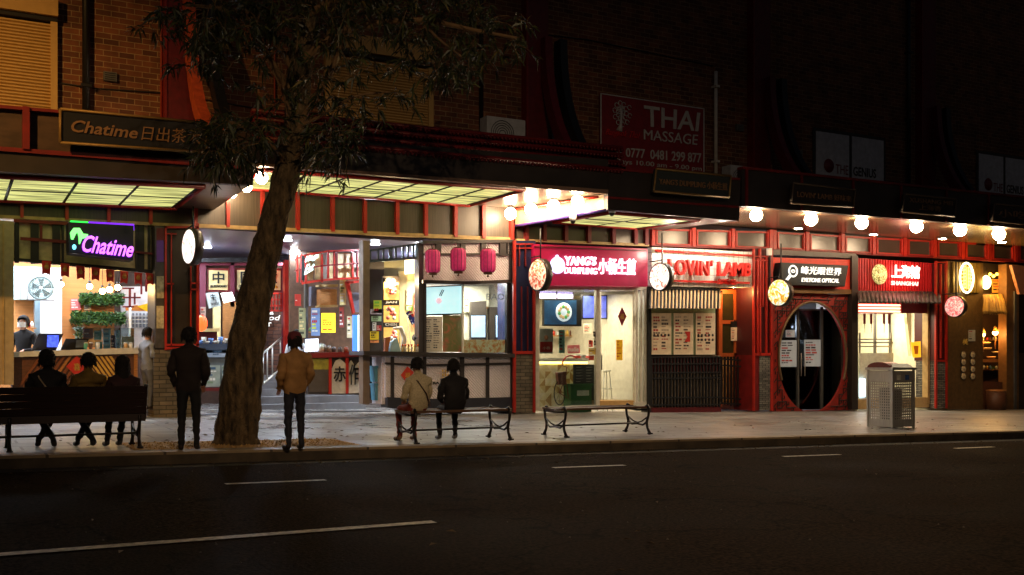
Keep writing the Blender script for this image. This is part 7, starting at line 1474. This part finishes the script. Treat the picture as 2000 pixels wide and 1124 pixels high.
for i, p in enumerate(pts):      # flare and taper
    z = p.z - base.z; f = 1 + .06 * math.exp(-max(0, z) / .15) ; tz = z
    s = [0.31, .27, .24, .225, .2, .185, .165, .15, .14][min(8, int(max(0, tz) / .75))]
    t0 = [0.262, .248, .228, .2, .176, .16, .148, .14, .13, .12]; kk = min(8, max(0, tz) / .75); s = t0[int(kk)] + (t0[int(kk) + 1] - t0[int(kk)]) * (kk - int(kk)); cur = .30 + (.17 - .30) * i / (len(pts) - 1)
    for k in range(n):
        v = m.v[i * n + k]; fl = 1 + (.12 * math.exp(-max(0, z) / .3)) * math.cos(k * 5 * 2 * math.pi / n); q_ = p + (v - p) * (s / cur) * f * fl; dn = (q_ - p).normalized(); rg_ = 1 - abs(MNZ.noise(Vector((q_.x * 16, q_.y * 16, q_.z * 4.5)))) * 2; rg2 = MNZ.noise(Vector((q_.x * 34, q_.y * 34, q_.z * 12))); kn = max(0, MNZ.noise(Vector((q_.x * 2.2 + 9, q_.y * 2.2, q_.z * 1.6))) - .25); m.v[i * n + k] = q_ + dn * (rg_ * .016 + rg2 * .008 + kn * .09)
m.build("trunk", tr)
TWIG = M("twig_bark", (110, 84, 54), .9, noise=.3)
limbs = [([(580, 215), (560, 170), (530, 120), (495, 60), (470, -20)], .3, .06, .03), ([(572, 270), (600, 215), (640, 150), (670, 80), (690, -30)], -.5, .05, .03),
         ([(590, 120), (640, 80), (720, 50), (820, 40), (930, 60), (1010, 75)], -.9, .07, .02), ([(556, 340), (545, 300), (500, 260), (450, 240), (420, 235)], -.4, .035, .015),
         ([(585, 160), (520, 60), (440, 20), (360, 10)], .5, .05, .02), ([(575, 250), (620, 230), (690, 190), (760, 180)], -.7, .03, .012), ([(560, 320), (600, 290), (640, 270), (680, 262)], -.6, .025, .01),
         ([(598, 30), (680, -10), (780, -20), (900, -30)], -.6, .06, .03), ([(500, 70), (545, 165), (556, 190), (566, 215)], -.3, .012, .018), ([(560, 285), (562, 240), (555, 180), (548, 120)], -.4, .02, .01), ([(820, 40), (860, 80), (900, 110)], -1.6, .03, .012)]
for px, dv, r0, r1 in limbs: m = MB(); limb(m, px, VT + .1, dv, r0, r1, 8, 6, TWIG, .02); m.build("limb", tr)
m = MB(); LM = [M("tree_leaf_%d" % i, c_, .5, noise=.2) for i, c_ in enumerate([(34, 42, 16), (50, 58, 22), (70, 74, 30), (112, 96, 42)])]
def sprig(c, L, n, droop, rnd, sz=1.):
    d = Vector((rnd.gauss(0, 1), rnd.gauss(0, 1), rnd.gauss(-.25, .6))).normalized(); end = c + d * L + Vector((0, 0, -droop * L))
    m.tube([c, c.lerp(end, .5) + Vector((0, 0, .04)), end], [.006, .004, .002], TWIG, 3, cap=False)
    for i in range(n):
        p = c.lerp(end, rnd.uniform(.25, 1.)); a = (d + Vector((rnd.gauss(0, .7), rnd.gauss(0, .7), rnd.gauss(-.5, .5)))).normalized(); l = rnd.uniform(.11, .21) * sz; wv = a.cross(Vector((rnd.gauss(0, 1), rnd.gauss(0, 1), rnd.gauss(0, 1)))).normalized() * l * .085
        q = p + a * l; mid = p.lerp(q, .45) + Vector((0, 0, .012)); q = q + Vector((0, 0, -.03)); mt = LM[min(3, int(abs(rnd.gauss(0, 1.3))))]
        m.add([p, mid + wv, q, mid - wv], [(0, 1, 3), (1, 2, 3)], mt)
clusters = [(330, 30, 55, 34, 22), (390, 40, 50, 30, 26), (450, 30, 60, 40, 30), (400, 110, 45, 32, 20), (470, 110, 50, 35, 12), (520, 30, 60, 45, 30), (600, 20, 60, 40, 34), (680, 20, 70, 45, 34), (760, 30, 70, 45, 34), (850, 30, 80, 45, 40), (940, 40, 70, 50, 32), (1000, 60, 40, 50, 16),
            (640, 100, 50, 45, 16), (700, 120, 60, 40, 14), (820, 100, 60, 40, 26), (880, 120, 60, 36, 30), (940, 110, 50, 40, 22), (860, 150, 40, 18, 10), (440, 245, 45, 36, 42), (495, 270, 40, 34, 34), (410, 290, 35, 25, 20), (455, 300, 40, 22, 20), (530, 240, 30, 30, 14), (530, 170, 35, 40, 10), (640, 255, 45, 30, 26), (680, 250, 35, 26, 16), (660, 290, 40, 24, 20), (625, 300, 30, 22, 12),
            (640, 190, 50, 26, 14), (700, 195, 50, 22, 10), (755, 190, 35, 20, 8), (610, 140, 30, 40, 12), (560, 90, 35, 50, 12), (500, -30, 120, 30, 40), (700, -30, 160, 30, 50), (900, -25, 110, 30, 36)]
rnd = random.Random(77)
for cx, cy, rx, ry, k in clusters:
    for i in range(int(k * .85)):
        x = cx + rnd.gauss(0, .5) * rx; y = cy + rnd.gauss(0, .5) * ry; c = PV(x, y, VT - .35 + rnd.gauss(0, .55)); sprig(c, rnd.uniform(.15, .4), rnd.randint(9, 16), .3, rnd)
m.build("crown", tr)
